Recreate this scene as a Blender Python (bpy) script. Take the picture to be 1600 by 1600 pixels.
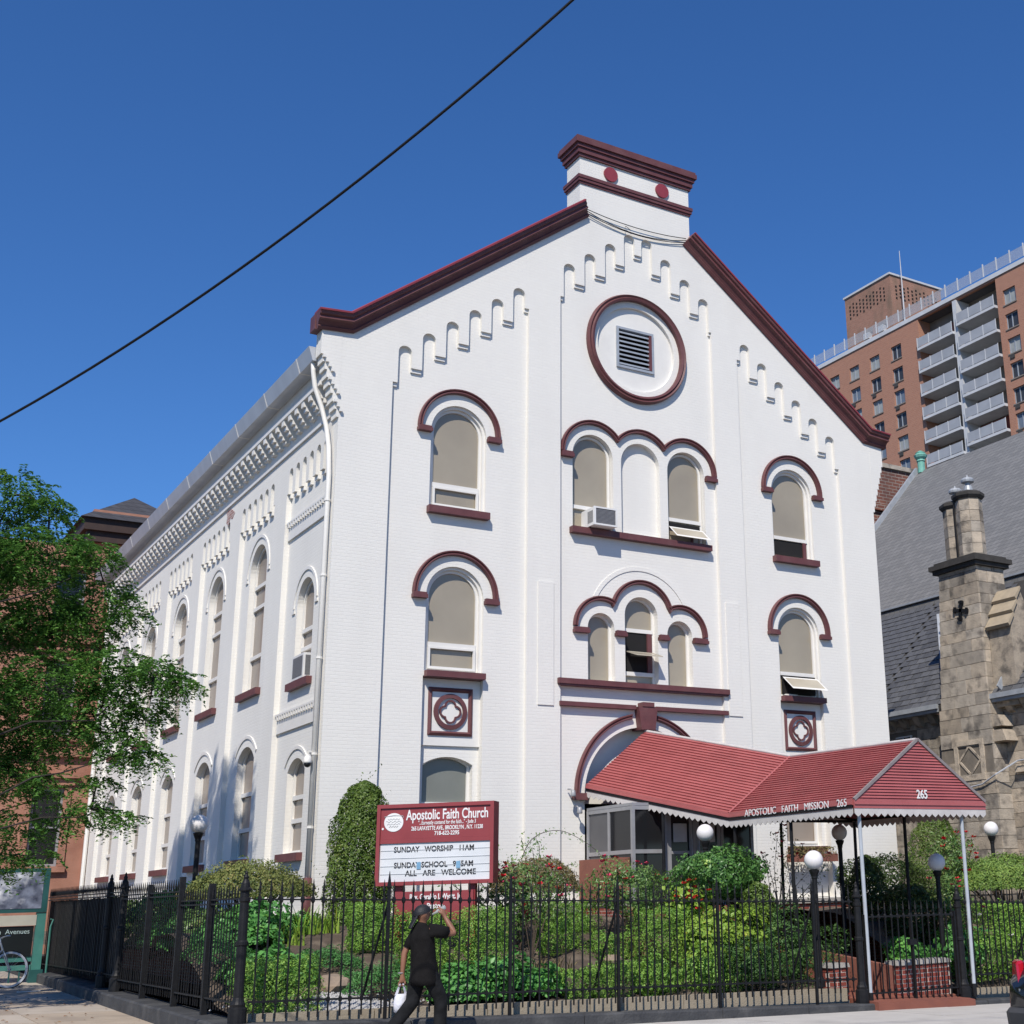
import bpy, bmesh, math, random
import numpy as np
from mathutils import Vector, Matrix
from mathutils.geometry import tessellate_polygon

for o in list(bpy.data.objects):
    bpy.data.objects.remove(o, do_unlink=True)
random.seed(7)
rng = np.random.default_rng(11)
SC = bpy.context.scene
COL = SC.collection
R = math.radians
PI = math.pi

# ---------------------------------------------------------------- camera
cam_d = bpy.data.cameras.new('camera')
cam_d.sensor_width = 36.0
cam_d.lens = 36.0 * 2035.97 / 1600.0
cam_d.shift_x = -0.17849
cam_d.shift_y = -0.00847
cam_d.clip_start = 0.1
cam_d.clip_end = 6000
cam = bpy.data.objects.new('camera', cam_d)
COL.objects.link(cam)
RIGHT = Vector((0.82676635, -0.56178955, -0.02915326))
DOWN = Vector((0.13727511, 0.25173764, -0.95801029))
FWD = Vector((0.54553914, 0.78804865, 0.28524793))
m = Matrix((RIGHT, -DOWN, -FWD)).transposed().to_4x4()
m.translation = Vector((-8.5275, -25.41, 1.62))
cam.matrix_world = m
SC.camera = cam
SC.render.resolution_x = 1024
SC.render.resolution_y = 1024

# ---------------------------------------------------------------- sky and sun
LDIR = Vector((0.82, 1.0, -1.36)).normalized()      # direction the sunlight travels
sun_el = math.asin(-LDIR.z)
wd = bpy.data.worlds.new('World')
SC.world = wd
wd.use_nodes = True
nt = wd.node_tree
nt.nodes.clear()
sky = nt.nodes.new('ShaderNodeTexSky')
sky.sky_type = 'NISHITA'
sky.sun_disc = False
sky.sun_elevation = sun_el
sky.sun_rotation = math.atan2(-LDIR.x, -LDIR.y)
sky.altitude = 0
sky.air_density = 1.0
sky.dust_density = 0.0
sky.ozone_density = 10.0
bg = nt.nodes.new('ShaderNodeBackground')
bg.inputs['Strength'].default_value = 0.136
wo = nt.nodes.new('ShaderNodeOutputWorld')
hsn = nt.nodes.new('ShaderNodeHueSaturation')
hsn.inputs['Saturation'].default_value = 1.11
hsn.inputs['Hue'].default_value = 0.505
nt.links.new(sky.outputs[0], hsn.inputs['Color'])
nt.links.new(hsn.outputs[0], bg.inputs[0])
nt.links.new(bg.outputs[0], wo.inputs[0])

sd = bpy.data.lights.new('sun', 'SUN')
sd.energy = 5.0
sd.angle = R(0.4)
sd.color = (1.0, 0.94, 0.86)
sun = bpy.data.objects.new('sun', sd)
COL.objects.link(sun)
sun.rotation_euler = LDIR.to_track_quat('-Z', 'Y').to_euler()
sun.location = (-10, -20, 40)

SC.render.engine = 'CYCLES'
SC.view_settings.view_transform = 'Standard'
SC.view_settings.look = 'None'
SC.view_settings.exposure = 0.0
SC.view_settings.gamma = 1.0
SC.view_settings.use_curve_mapping = False

# ---------------------------------------------------------------- materials
MATS = {}
def nd(t, typ, **k):
    n = t.nodes.new(typ)
    for a, b in k.items():
        setattr(n, a, b)
    return n

def pmat(name, col, col2=None, rough=0.7, scale=6.0, bump=0.0, bscale=60.0, metal=0.0,
         spec=0.4, col3=None, scale3=1.2, amt3=0.5, rand=0.0, streak=False, coat=0.0):
    """procedural material: two colours mixed by noise, optional stains of a third, bump"""
    if name in MATS:
        return MATS[name]
    mt = bpy.data.materials.new(name)
    mt.use_nodes = True
    t = mt.node_tree
    b = t.nodes['Principled BSDF']
    b.inputs['Roughness'].default_value = rough
    b.inputs['Metallic'].default_value = metal
    b.inputs['Specular IOR Level'].default_value = spec
    if coat:
        b.inputs['Coat Weight'].default_value = coat; b.inputs['Coat Roughness'].default_value = 0.04
    tc = nd(t, 'ShaderNodeTexCoord')
    col2 = col2 or tuple(c * 0.82 for c in col)
    n1 = nd(t, 'ShaderNodeTexNoise')
    n1.inputs['Scale'].default_value = scale
    n1.inputs['Detail'].default_value = 6
    src = tc.outputs['Object']
    if streak:
        mp = nd(t, 'ShaderNodeMapping')
        mp.inputs['Scale'].default_value = (1, 1, 0.12)
        t.links.new(src, mp.inputs[0]); src = mp.outputs[0]
    t.links.new(src, n1.inputs['Vector'])
    rp = nd(t, 'ShaderNodeMapRange')
    rp.inputs['From Min'].default_value = 0.3
    rp.inputs['From Max'].default_value = 0.7
    t.links.new(n1.outputs['Fac'], rp.inputs['Value'])
    mx = nd(t, 'ShaderNodeMix', data_type='RGBA')
    mx.inputs[6].default_value = (*col, 1)
    mx.inputs[7].default_value = (*col2, 1)
    t.links.new(rp.outputs[0], mx.inputs[0])
    out = mx.outputs[2]
    if col3:
        n3 = nd(t, 'ShaderNodeTexNoise')
        n3.inputs['Scale'].default_value = scale3
        n3.inputs['Detail'].default_value = 5
        t.links.new(src, n3.inputs['Vector'])
        r3 = nd(t, 'ShaderNodeMapRange')
        r3.inputs['From Min'].default_value = 0.5
        r3.inputs['From Max'].default_value = 0.68
        r3.inputs['To Max'].default_value = amt3
        t.links.new(n3.outputs['Fac'], r3.inputs['Value'])
        m3 = nd(t, 'ShaderNodeMix', data_type='RGBA')
        t.links.new(r3.outputs[0], m3.inputs[0])
        t.links.new(out, m3.inputs[6])
        m3.inputs[7].default_value = (*col3, 1)
        out = m3.outputs[2]
    if rand:
        oi = nd(t, 'ShaderNodeObjectInfo')
        rr = nd(t, 'ShaderNodeMapRange')
        rr.inputs['To Min'].default_value = 1 - rand
        rr.inputs['To Max'].default_value = 1 + rand
        t.links.new(oi.outputs['Random'], rr.inputs['Value'])
        hs = nd(t, 'ShaderNodeHueSaturation')
        t.links.new(rr.outputs[0], hs.inputs['Value'])
        t.links.new(out, hs.inputs['Color'])
        out = hs.outputs[0]
    t.links.new(out, b.inputs['Base Color'])
    if bump:
        n2 = nd(t, 'ShaderNodeTexNoise')
        n2.inputs['Scale'].default_value = bscale
        n2.inputs['Detail'].default_value = 4
        t.links.new(tc.outputs['Object'], n2.inputs['Vector'])
        bp = nd(t, 'ShaderNodeBump')
        bp.inputs['Strength'].default_value = bump
        bp.inputs['Distance'].default_value = 0.02
        t.links.new(n2.outputs['Fac'], bp.inputs['Height'])
        t.links.new(bp.outputs[0], b.inputs['Normal'])
    MATS[name] = mt
    return mt

def brick_mat(name, c1, c2, mortar, bw=0.215, bh=0.072, mw=0.009, bump=0.4, var=None, rough=0.8,
              stain=None, stain_amt=0.5, wash=None):
    """coursed masonry on u = x + y, v = z"""
    mt = bpy.data.materials.new(name)
    mt.use_nodes = True
    t = mt.node_tree
    b = t.nodes['Principled BSDF']
    b.inputs['Roughness'].default_value = rough
    b.inputs['Specular IOR Level'].default_value = 0.3
    tc = nd(t, 'ShaderNodeTexCoord')
    sp = nd(t, 'ShaderNodeSeparateXYZ')
    t.links.new(tc.outputs['Object'], sp.inputs[0])
    ad = nd(t, 'ShaderNodeMath', operation='ADD')
    t.links.new(sp.outputs[0], ad.inputs[0]); t.links.new(sp.outputs[1], ad.inputs[1])
    cb = nd(t, 'ShaderNodeCombineXYZ')
    t.links.new(ad.outputs[0], cb.inputs[0]); t.links.new(sp.outputs[2], cb.inputs[1])
    nw = nd(t, 'ShaderNodeTexNoise'); nw.inputs['Scale'].default_value = 1.7
    t.links.new(tc.outputs['Object'], nw.inputs['Vector'])
    sc = nd(t, 'ShaderNodeVectorMath', operation='SCALE'); sc.inputs['Scale'].default_value = 0.03
    t.links.new(nw.outputs['Color'], sc.inputs[0])
    va = nd(t, 'ShaderNodeVectorMath', operation='ADD')
    t.links.new(cb.outputs[0], va.inputs[0]); t.links.new(sc.outputs[0], va.inputs[1])
    br = nd(t, 'ShaderNodeTexBrick')
    br.inputs['Scale'].default_value = 1.0
    br.inputs['Brick Width'].default_value = bw
    br.inputs['Row Height'].default_value = bh
    br.inputs['Mortar Size'].default_value = mw
    br.inputs['Mortar Smooth'].default_value = 0.4
    br.inputs['Color1'].default_value = (*c1, 1)
    br.inputs['Color2'].default_value = (*c2, 1)
    br.inputs['Mortar'].default_value = (*mortar, 1)
    t.links.new(va.outputs[0], br.inputs['Vector'])
    out = br.outputs['Color']
    if stain:
        n3 = nd(t, 'ShaderNodeTexNoise'); n3.inputs['Scale'].default_value = 0.9; n3.inputs['Detail'].default_value = 8
        mp = nd(t, 'ShaderNodeMapping'); mp.inputs['Scale'].default_value = (1, 1, 0.35)
        t.links.new(tc.outputs['Object'], mp.inputs[0]); t.links.new(mp.outputs[0], n3.inputs['Vector'])
        r3 = nd(t, 'ShaderNodeMapRange')
        r3.inputs['From Min'].default_value = 0.45; r3.inputs['From Max'].default_value = 0.72
        r3.inputs['To Max'].default_value = stain_amt
        t.links.new(n3.outputs['Fac'], r3.inputs['Value'])
        m3 = nd(t, 'ShaderNodeMix', data_type='RGBA')
        t.links.new(r3.outputs[0], m3.inputs[0]); t.links.new(out, m3.inputs[6])
        m3.inputs[7].default_value = (*stain, 1)
        out = m3.outputs[2]
    t.links.new(out, b.inputs['Base Color'])
    n2 = nd(t, 'ShaderNodeTexNoise'); n2.inputs['Scale'].default_value = 25; n2.inputs['Detail'].default_value = 5
    t.links.new(tc.outputs['Object'], n2.inputs['Vector'])
    hm = nd(t, 'ShaderNodeMath', operation='MULTIPLY_ADD')
    hm.inputs[1].default_value = 0.5
    sb = nd(t, 'ShaderNodeMath', operation='SUBTRACT'); sb.inputs[0].default_value = 1.0
    t.links.new(br.outputs['Fac'], sb.inputs[1])
    t.links.new(n2.outputs['Fac'], hm.inputs[0]); t.links.new(sb.outputs[0], hm.inputs[2])
    bp = nd(t, 'ShaderNodeBump'); bp.inputs['Strength'].default_value = bump; bp.inputs['Distance'].default_value = 0.012
    t.links.new(hm.outputs[0], bp.inputs['Height']); t.links.new(bp.outputs[0], b.inputs['Normal'])
    MATS[name] = mt
    return mt

def leaf_mat(name, c1, c2, c3=None, rough=0.45, trans=0.25, spec=0.35):
    """leaf colour varies leaf by leaf (random per island) and clump by clump"""
    mt = bpy.data.materials.new(name)
    mt.use_nodes = True
    t = mt.node_tree
    b = t.nodes['Principled BSDF']
    b.inputs['Roughness'].default_value = rough
    b.inputs['Specular IOR Level'].default_value = spec
    ge = nd(t, 'ShaderNodeNewGeometry')
    cr = nd(t, 'ShaderNodeValToRGB')
    e = cr.color_ramp.elements
    e[0].color = (*c1, 1); e[1].color = (*c2, 1)
    e[0].position = 0.15; e[1].position = 0.8
    if c3:
        n = cr.color_ramp.elements.new(0.95); n.color = (*c3, 1)
    tc = nd(t, 'ShaderNodeTexCoord')
    n1 = nd(t, 'ShaderNodeTexNoise'); n1.inputs['Scale'].default_value = 3.0
    t.links.new(tc.outputs['Object'], n1.inputs['Vector'])
    ad = nd(t, 'ShaderNodeMath', operation='MULTIPLY_ADD')
    ad.inputs[1].default_value = 0.6
    sb = nd(t, 'ShaderNodeMath', operation='MULTIPLY_ADD'); sb.inputs[1].default_value = 0.9; sb.inputs[2].default_value = -0.25
    t.links.new(n1.outputs['Fac'], sb.inputs[0])
    t.links.new(ge.outputs['Random Per Island'], ad.inputs[0]); t.links.new(sb.outputs[0], ad.inputs[2])
    t.links.new(ad.outputs[0], cr.inputs[0])
    t.links.new(cr.outputs[0], b.inputs['Base Color'])
    tr = nd(t, 'ShaderNodeBsdfTranslucent')
    t.links.new(cr.outputs[0], tr.inputs[0])
    ms = nd(t, 'ShaderNodeMixShader'); ms.inputs[0].default_value = trans
    t.links.new(b.outputs[0], ms.inputs[1]); t.links.new(tr.outputs[0], ms.inputs[2])
    t.links.new(ms.outputs[0], t.nodes['Material Output'].inputs[0])
    MATS[name] = mt
    return mt

def glass_mat(name, col, rough=0.08):
    mt = bpy.data.materials.new(name); mt.use_nodes = True
    t = mt.node_tree
    b = t.nodes['Principled BSDF']
    tc = nd(t, 'ShaderNodeTexCoord'); n = nd(t, 'ShaderNodeTexNoise'); n.inputs['Scale'].default_value = 2.0
    t.links.new(tc.outputs['Object'], n.inputs['Vector'])
    mx = nd(t, 'ShaderNodeMix', data_type='RGBA')
    mx.inputs[6].default_value = (*col, 1); mx.inputs[7].default_value = (*[c * 0.7 for c in col], 1)
    t.links.new(n.outputs['Fac'], mx.inputs[0]); t.links.new(mx.outputs[2], b.inputs['Base Color'])
    b.inputs['Roughness'].default_value = rough
    b.inputs['Specular IOR Level'].default_value = 0.35
    MATS[name] = mt
    return mt

WHITE = brick_mat('white_painted_brick', (0.745, 0.722, 0.665), (0.73, 0.707, 0.652), (0.722, 0.70, 0.645), bump=0.30,
                  stain=(0.65, 0.63, 0.585), stain_amt=0.42, mw=0.007)
WTRIM = pmat('white_paint', (0.745, 0.722, 0.668), (0.695, 0.672, 0.623), rough=0.5, scale=3, bump=0.1, bscale=30)
MAROON = pmat('maroon_paint', (0.138, 0.050, 0.050), (0.108, 0.039, 0.040), rough=0.5, scale=4, bump=0.15, bscale=30, col3=(0.17, 0.085, 0.08), scale3=2.5, amt3=0.35)
REDCAP = pmat('red_metal_coping', (0.27, 0.045, 0.055), (0.22, 0.038, 0.047), rough=0.4, scale=3)
SHADE = pmat('tan_roller_shade', (0.345, 0.30, 0.222), (0.28, 0.242, 0.18), rough=0.35, scale=0.9, spec=0.4, coat=0.5)
SHADE2 = pmat('taupe_roller_shade', (0.30, 0.25, 0.20), (0.25, 0.205, 0.165), rough=0.35, scale=1.3, coat=0.25)
SHADE3 = pmat('grey_green_shade', (0.21, 0.215, 0.185), (0.17, 0.175, 0.15), rough=0.35, scale=1.3, coat=0.25)
DARKGL = glass_mat('dark_glass', (0.018, 0.019, 0.021))
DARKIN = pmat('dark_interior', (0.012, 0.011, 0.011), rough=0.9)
ALU = pmat('aluminium', (0.34, 0.34, 0.345), (0.29, 0.29, 0.30), rough=0.45, metal=0.2)
GALV = pmat('galvanised_gutter', (0.52, 0.54, 0.57), (0.43, 0.45, 0.48), rough=0.45, scale=2, metal=0.2, streak=True)
BLACK = pmat('black_iron', (0.008, 0.008, 0.009), (0.014, 0.014, 0.015), spec=0.22, rough=0.5, scale=12, bump=0.2, bscale=90)
REDBRICK = brick_mat('red_brick', (0.25, 0.06, 0.04), (0.20, 0.045, 0.035), (0.38, 0.33, 0.29), bump=0.6)
LOUV = pmat('grey_louver', (0.34, 0.37, 0.41), (0.27, 0.30, 0.34), rough=0.5, scale=5)
STONECAP = pmat('stone_coping', (0.36, 0.34, 0.31), (0.27, 0.255, 0.235), rough=0.85, scale=7, bump=0.5, bscale=40)

# ---------------------------------------------------------------- mesh helpers
FRONT = lambda u, v, d: (u, d, v)       # facade: u = x, v = z, d = y
SIDE = lambda u, v, d: (d, u, v)        # flank:  u = y, v = z, d = x

class MB:
    def __init__(s):
        s.v = []; s.f = []
    def add(s, vs, fs):
        o = len(s.v)
        s.v += [tuple(p) for p in vs]
        s.f += [tuple(i + o for i in f) for f in fs]
        return s
    def box(s, x0, x1, y0, y1, z0, z1):
        return s.add([(x0, y0, z0), (x1, y0, z0), (x1, y1, z0), (x0, y1, z0), (x0, y0, z1), (x1, y0, z1), (x1, y1, z1), (x0, y1, z1)],
                     [(0, 3, 2, 1), (4, 5, 6, 7), (0, 1, 5, 4), (1, 2, 6, 5), (2, 3, 7, 6), (3, 0, 4, 7)])
    def hexa(s, b4, t4):
        return s.add(list(b4) + list(t4), [(0, 3, 2, 1), (4, 5, 6, 7), (0, 1, 5, 4), (1, 2, 6, 5), (2, 3, 7, 6), (3, 0, 4, 7)])
    def bar(s, a, b, w, h=None, up=(0, 0, 1)):
        a = Vector(a); b = Vector(b); h = h or w
        d = (b - a).normalized(); up = Vector(up)
        if abs(d.dot(up)) > 0.99: up = Vector((1, 0, 0))
        sx = d.cross(up).normalized() * w / 2; sy = sx.cross(d).normalized() * h / 2
        return s.hexa([a - sx - sy, a + sx - sy, a + sx + sy, a - sx + sy], [b - sx - sy, b + sx - sy, b + sx + sy, b - sx + sy])
    def tube(s, pts, r, n=8, closed=False, cap=True):
        pts = [Vector(p) for p in pts]
        rs = r if isinstance(r, (list, tuple)) else [r] * len(pts)
        N = len(pts); rings = []
        ref = Vector((0, 0, 1))
        for i, p in enumerate(pts):
            if closed: d = pts[(i + 1) % N] - pts[i - 1]
            else: d = pts[min(i + 1, N - 1)] - pts[max(i - 1, 0)]
            d = d.normalized() if d.length > 1e-9 else Vector((0, 0, 1))
            rf = ref if abs(d.dot(ref)) < 0.95 else Vector((1, 0, 0))
            a = d.cross(rf).normalized(); b = d.cross(a).normalized()
            rings.append([p + (a * math.cos(2 * PI * k / n) + b * math.sin(2 * PI * k / n)) * rs[i] for k in range(n)])
        vs = [q for rr in rings for q in rr]; fs = []
        for i in range(N if closed else N - 1):
            j = (i + 1) % N
            for k in range(n):
                fs.append((i * n + k, i * n + (k + 1) % n, j * n + (k + 1) % n, j * n + k))
        if cap and not closed:
            fs.append(tuple(range(n))[::-1]); fs.append(tuple((N - 1) * n + k for k in range(n)))
        return s.add(vs, fs)
    def lathe(s, c, prof, n=16):
        vs = []; fs = []
        for r, z in prof:
            for k in range(n):
                vs.append((c[0] + r * math.cos(2 * PI * k / n), c[1] + r * math.sin(2 * PI * k / n), c[2] + z))
        m_ = len(prof)
        for i in range(m_ - 1):
            for k in range(n):
                fs.append((i * n + k, i * n + (k + 1) % n, (i + 1) * n + (k + 1) % n, (i + 1) * n + k))
        fs.append(tuple(range(n))[::-1]); fs.append(tuple((m_ - 1) * n + k for k in range(n)))
        return s.add(vs, fs)
    def prism(s, loops, d0, d1, mp=FRONT):
        flat = [p for l in loops for p in l]
        tris = tessellate_polygon([[Vector((p[0], p[1], 0)) for p in l] for l in loops])
        n = len(flat)
        vs = [mp(p[0], p[1], d0) for p in flat] + [mp(p[0], p[1], d1) for p in flat]
        fs = [tuple(t) for t in tris] + [tuple(i + n for i in t[::-1]) for t in tris]
        o = 0
        for l in loops:
            k = len(l)
            for i in range(k):
                j = (i + 1) % k
                fs.append((o + i, o + j, o + j + n, o + i + n))
            o += k
        return s.add(vs, fs)
    def sweep(s, path, prof, mp=FRONT, closed=False):
        """path of (u,v); prof of (offset to the left normal, depth)"""
        P = [Vector((p[0], p[1])) for p in path]; N = len(P); rings = []
        for i, p in enumerate(P):
            d0 = (p - P[i - 1]) if (i > 0 or closed) else None
            d1 = (P[(i + 1) % N] - p) if (i < N - 1 or closed) else None
            a = (d0 or d1).normalized(); b = (d1 or d0).normalized()
            na = Vector((-a.y, a.x)); nb = Vector((-b.y, b.x))
            nn = (na + nb)
            nn = nn / max(nn.length_squared, 0.35) * 2 if nn.length > 1e-6 else na
            rings.append([mp(p.x + nn.x * o, p.y + nn.y * o, dd) for o, dd in prof])
        k = len(prof); vs = [q for r_ in rings for q in r_]; fs = []
        for i in range(N if closed else N - 1):
            j = (i + 1) % N
            for c in range(k):
                fs.append((i * k + c, i * k + (c + 1) % k, j * k + (c + 1) % k, j * k + c))
        if not closed:
            fs.append(tuple(range(k))[::-1]); fs.append(tuple((N - 1) * k + c for c in range(k)))
        return s.add(vs, fs)
    def mesh(s, name, mat, smooth=False, recalc=True):
        me = bpy.data.meshes.new(name)
        me.from_pydata(s.v, [], s.f)
        if recalc:
            bm = bmesh.new(); bm.from_mesh(me)
            bmesh.ops.recalc_face_normals(bm, faces=bm.faces)
            bm.to_mesh(me); bm.free()
        if smooth:
            me.shade_smooth()
        if mat: me.materials.append(mat)
        return me
    def build(s, name, mat, parent=None, smooth=False, recalc=True):
        o = bpy.data.objects.new(name, s.mesh(name, mat, smooth, recalc))
        COL.objects.link(o); o.parent = parent
        return o

def tag(o, label=None, cat=None, group=None, kind=None):
    if label: o['label'] = label
    if cat: o['category'] = cat
    if group: o['group'] = group
    if kind: o['kind'] = kind
    return o

def empty(name, label, cat, loc=(0, 0, 0), rz=0.0, group=None):
    o = bpy.data.objects.new(name, None)
    o.empty_display_size = 0.3
    COL.objects.link(o)
    o.location = loc; o.rotation_euler = (0, 0, rz)
    return tag(o, label, cat, group)

def inst(name, me, parent=None, loc=(0, 0, 0), rot=(0, 0, 0), scale=(1, 1, 1)):
    o = bpy.data.objects.new(name, me)
    COL.objects.link(o); o.parent = parent
    o.location = loc; o.rotation_euler = rot; o.scale = scale
    return o

def arc(cx, cz, r, a0, a1, n=20):
    return [(cx + r * math.cos(R(a0 + (a1 - a0) * i / n)), cz + r * math.sin(R(a0 + (a1 - a0) * i / n))) for i in range(n + 1)]

def arch_loop(c, hw, z0, zs, n=20):
    """round headed opening, counter-clockwise"""
    return [(c - hw, z0), (c + hw, z0)] + arc(c, zs, hw, 0, 180, n)

def seg_loop(c, hw, z0, zs, rise, n=12):
    r = (hw * hw + rise * rise) / (2 * rise); a = math.degrees(math.asin(hw / r))
    return [(c - hw, z0), (c + hw, z0)] + arc(c, zs + rise - r, r, 90 - a, 90 + a, n)

def inset_loop(kind, c, hw, z0, zs, t, rise=0):
    if kind == 'round': return arch_loop(c, hw - t, z0 + t, zs)
    return seg_loop(c, hw - t, z0 + t, zs - t * 0.3, rise)

_fonts = {}
def text_mesh(body, size, thick=0.004, xs=1.0, align='CENTER', shear=0.0, bold=0.0, spacing=1.0):
    cu = bpy.data.curves.new('txt', 'FONT')
    cu.body = body; cu.size = size; cu.align_x = align; cu.align_y = 'CENTER'
    cu.extrude = thick; cu.shear = shear; cu.offset = bold; cu.space_character = spacing
    o = bpy.data.objects.new('txt', cu)
    COL.objects.link(o)
    dg = bpy.context.evaluated_depsgraph_get()
    me = bpy.data.meshes.new_from_object(o.evaluated_get(dg))
    bpy.data.objects.remove(o, do_unlink=True)
    bpy.data.curves.remove(cu)
    for v in me.vertices: v.co.x *= xs
    return me

def ground_z(x, y):
    """pavement level: falls gently along the front street, rises along the side street"""
    x = max(-40, min(40, x))
    return -0.07 - 0.031 * (x + 3.4) + 0.017 * max(0.0, min(y, 60) + 7.6)

def kerb_z(x):       # top of the stone kerb under the front fence
    return 0.19 - 0.0437 * (x + 3.45)
# ================================================================ the setting: ground
CONC = pmat('leaf_shade_concrete', (0.40, 0.35, 0.29), (0.33, 0.285, 0.235), rough=0.9, scale=2.2, bump=0.06, bscale=30, col3=(0.24, 0.20, 0.16), scale3=0.7, amt3=0.5)  # browner tone puts leaf shade into the side pavement's colour
CONC2 = pmat('pale_concrete', (0.50, 0.475, 0.43), (0.44, 0.415, 0.375), rough=0.9, scale=2.0, bump=0.06, bscale=30, col3=(0.28, 0.26, 0.24), scale3=1.3, amt3=0.4)
ASPH = pmat('asphalt', (0.055, 0.055, 0.057), (0.042, 0.042, 0.044), rough=0.9, scale=5, bump=0.5, bscale=120)
SOIL = pmat('garden_soil', (0.10, 0.075, 0.055), (0.065, 0.048, 0.036), rough=0.95, scale=6, bump=0.9, bscale=35, col3=(0.21, 0.165, 0.12), scale3=2.5, amt3=0.7)

def sheet(name, x0, x1, y0, y1, nx, ny, zf, mat, kind='structure', parent=None):
    vs = []; fs = []
    for j in range(ny + 1):
        for i in range(nx + 1):
            x = x0 + (x1 - x0) * i / nx; y = y0 + (y1 - y0) * j / ny
            vs.append((x, y, zf(x, y)))
    for j in range(ny):
        for i in range(nx):
            a = j * (nx + 1) + i
            fs.append((a, a + 1, a + nx + 2, a + nx + 1))
    mb = MB(); mb.add(vs, fs)
    o = mb.build(name, mat, parent, smooth=True, recalc=False)
    if not parent: o['kind'] = kind
    return o

gd = MB()
xs = [-2500, -300, -40, 40, 300, 2500]; ys = [-2500, -300, -100, -7.6, 60, 300, 2500]
gd.add([(x, y, ground_z(x, y) - 0.20) for y in ys for x in xs],
       [(j * 6 + i, j * 6 + i + 1, j * 6 + i + 7, j * 6 + i + 6) for j in range(6) for i in range(5)])
gd.build('ground', ASPH, None, recalc=False)['kind'] = 'structure'

# pavement along the front street, then its kerb stone and the road
sheet('front_pavement', -60, 60, -12.6, -7.72, 40, 4, lambda x, y: ground_z(x, -8), CONC2)
sheet('side_pavement', -9.4, -3.62, -7.716, 60, 8, 30, lambda x, y: ground_z(x, y) + 0.004 if y > -7.7 else ground_z(x, -8), CONC)
sheet('road', -80, 80, -23.6, -12.8, 30, 4, lambda x, y: ground_z(x, -8) - 0.14, ASPH)
sheet('far_pavement', -60, 60, -34, -23.8, 30, 2, lambda x, y: ground_z(x, -8), CONC2)
KERB = pmat('street_kerb', (0.30, 0.29, 0.27), (0.24, 0.23, 0.215), rough=0.9, scale=4, bump=0.4)
for nm, y0, y1 in (('street_kerb', -12.8, -12.59), ('street_kerb', -23.81, -23.6)):
    mb = MB()
    for i in range(40):
        x0 = -60 + 3 * i; x1 = x0 + 2.99
        z0 = ground_z(x0, -8) + 0.006; z1 = ground_z(x1, -8) + 0.006
        mb.hexa([(x0, y0, z0 - 0.3), (x1, y0, z1 - 0.3), (x1, y1, z1 - 0.3), (x0, y1, z0 - 0.3)], [(x0, y0, z0), (x1, y0, z1), (x1, y1, z1), (x0, y1, z0)])
    mb.build(nm, KERB)['kind'] = 'structure'

# paving slabs laid on the side pavement and along the front, each its own piece
side_pv = bpy.data.objects['side_pavement']; front_pv = bpy.data.objects['front_pavement']
def slab(x0, x1, y0, y1, mat, par):
    g = 0.012; mb = MB(); c = []
    zf = ground_z if par is side_pv else (lambda x, y: ground_z(x, -8))
    for x, y in ((x0 + g, y0 + g), (x1 - g, y0 + g), (x1 - g, y1 - g), (x0 + g, y1 - g)):
        c.append((x, y, zf(x, y)))
    dz = random.uniform(-0.003, 0.004)
    mb.hexa([(x, y, z - 0.05) for x, y, z in c], [(x, y, z + 0.016 + dz) for x, y, z in c])
    mb.build('paving_slab', mat, par)
SLABM = [pmat('slab_tone', (0.42, 0.345, 0.265), (0.34, 0.275, 0.21), rough=0.9, scale=2.2, bump=0.06, bscale=30, col3=(0.22, 0.18, 0.145), scale3=0.9, amt3=0.6),  # brown slab tones carry the same leaf shade in their colour
         pmat('slab_tone_pale', (0.45, 0.39, 0.32), (0.38, 0.325, 0.265), rough=0.9, scale=2.2, bump=0.06, bscale=30, col3=(0.26, 0.22, 0.18), scale3=0.9, amt3=0.5)]
for j in range(11):
    for i in range(4):
        slab(-9.4 + 1.44 * i, -9.4 + 1.44 * (i + 1), -7.7 + 1.5 * j, -7.7 + 1.5 * (j + 1), SLABM[random.random() < 0.35], side_pv)
for i in range(16):
    for j in range(3):
        slab(-9.4 + 1.5 * i, -9.4 + 1.5 * (i + 1), -12.55 + 1.61 * j, -12.55 + 1.61 * (j + 1), CONC2 if i > 5 else SLABM[1], front_pv)

# raised garden bed round the church
def bed_z(x, y):
    b = 0.22 - 0.030 * (x + 3.3)
    t = max(0.0, min(1.0, (y + 7.1) / 4.3))
    t = t * t * (3 - 2 * t)
    z = b * (1 - t) + 1.18 * t
    z += 0.035 * math.sin(x * 2.3 + y * 1.1) + 0.025 * math.sin(x * 5.1 - y * 3.7)
    if x < 0 and y > -2: z = min(z, 1.0)
    return z
bedf = sheet('garden_bed', -3.3, 7.0, -7.18, 0.3, 60, 46, bed_z, SOIL)
sheet('garden_bed', 10.0, 19.4, -7.18, 0.3, 50, 40, lambda x, y: bed_z(x, y) - 0.05, SOIL)
sheet('garden_bed', -3.3, 0.3, 0.3, 24, 8, 40, lambda x, y: 0.95 + 0.05 * math.sin(x * 3 + y), SOIL)

# ================================================================ the white church
CH = empty('church', 'white painted brick church with gabled front, maroon trim and round arched windows', 'church', (0, 0, 0))
ZB = 1.38

def arcade(x0, xk, zt, xe, zend, zbase_l, zbase_r, hw):
    """panel outline (counter-clockwise) whose head is a row of small arches; xk list of (centre, apex), zt list of tooth bottoms"""
    pts = [(x0, zbase_l), (xe, zbase_r)]
    top = []
    top.append((x0, zt[0]))
    for k, (c, ap) in enumerate(xk):
        top.append((c - hw, zt[k]))
        top += [p for p in arc(c, ap - hw, hw, 180, 0, 10)]
        top.append((c + hw, zt[k + 1]))
    top.append((xe, zt[-1]))
    return pts + top[::-1]

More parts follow.
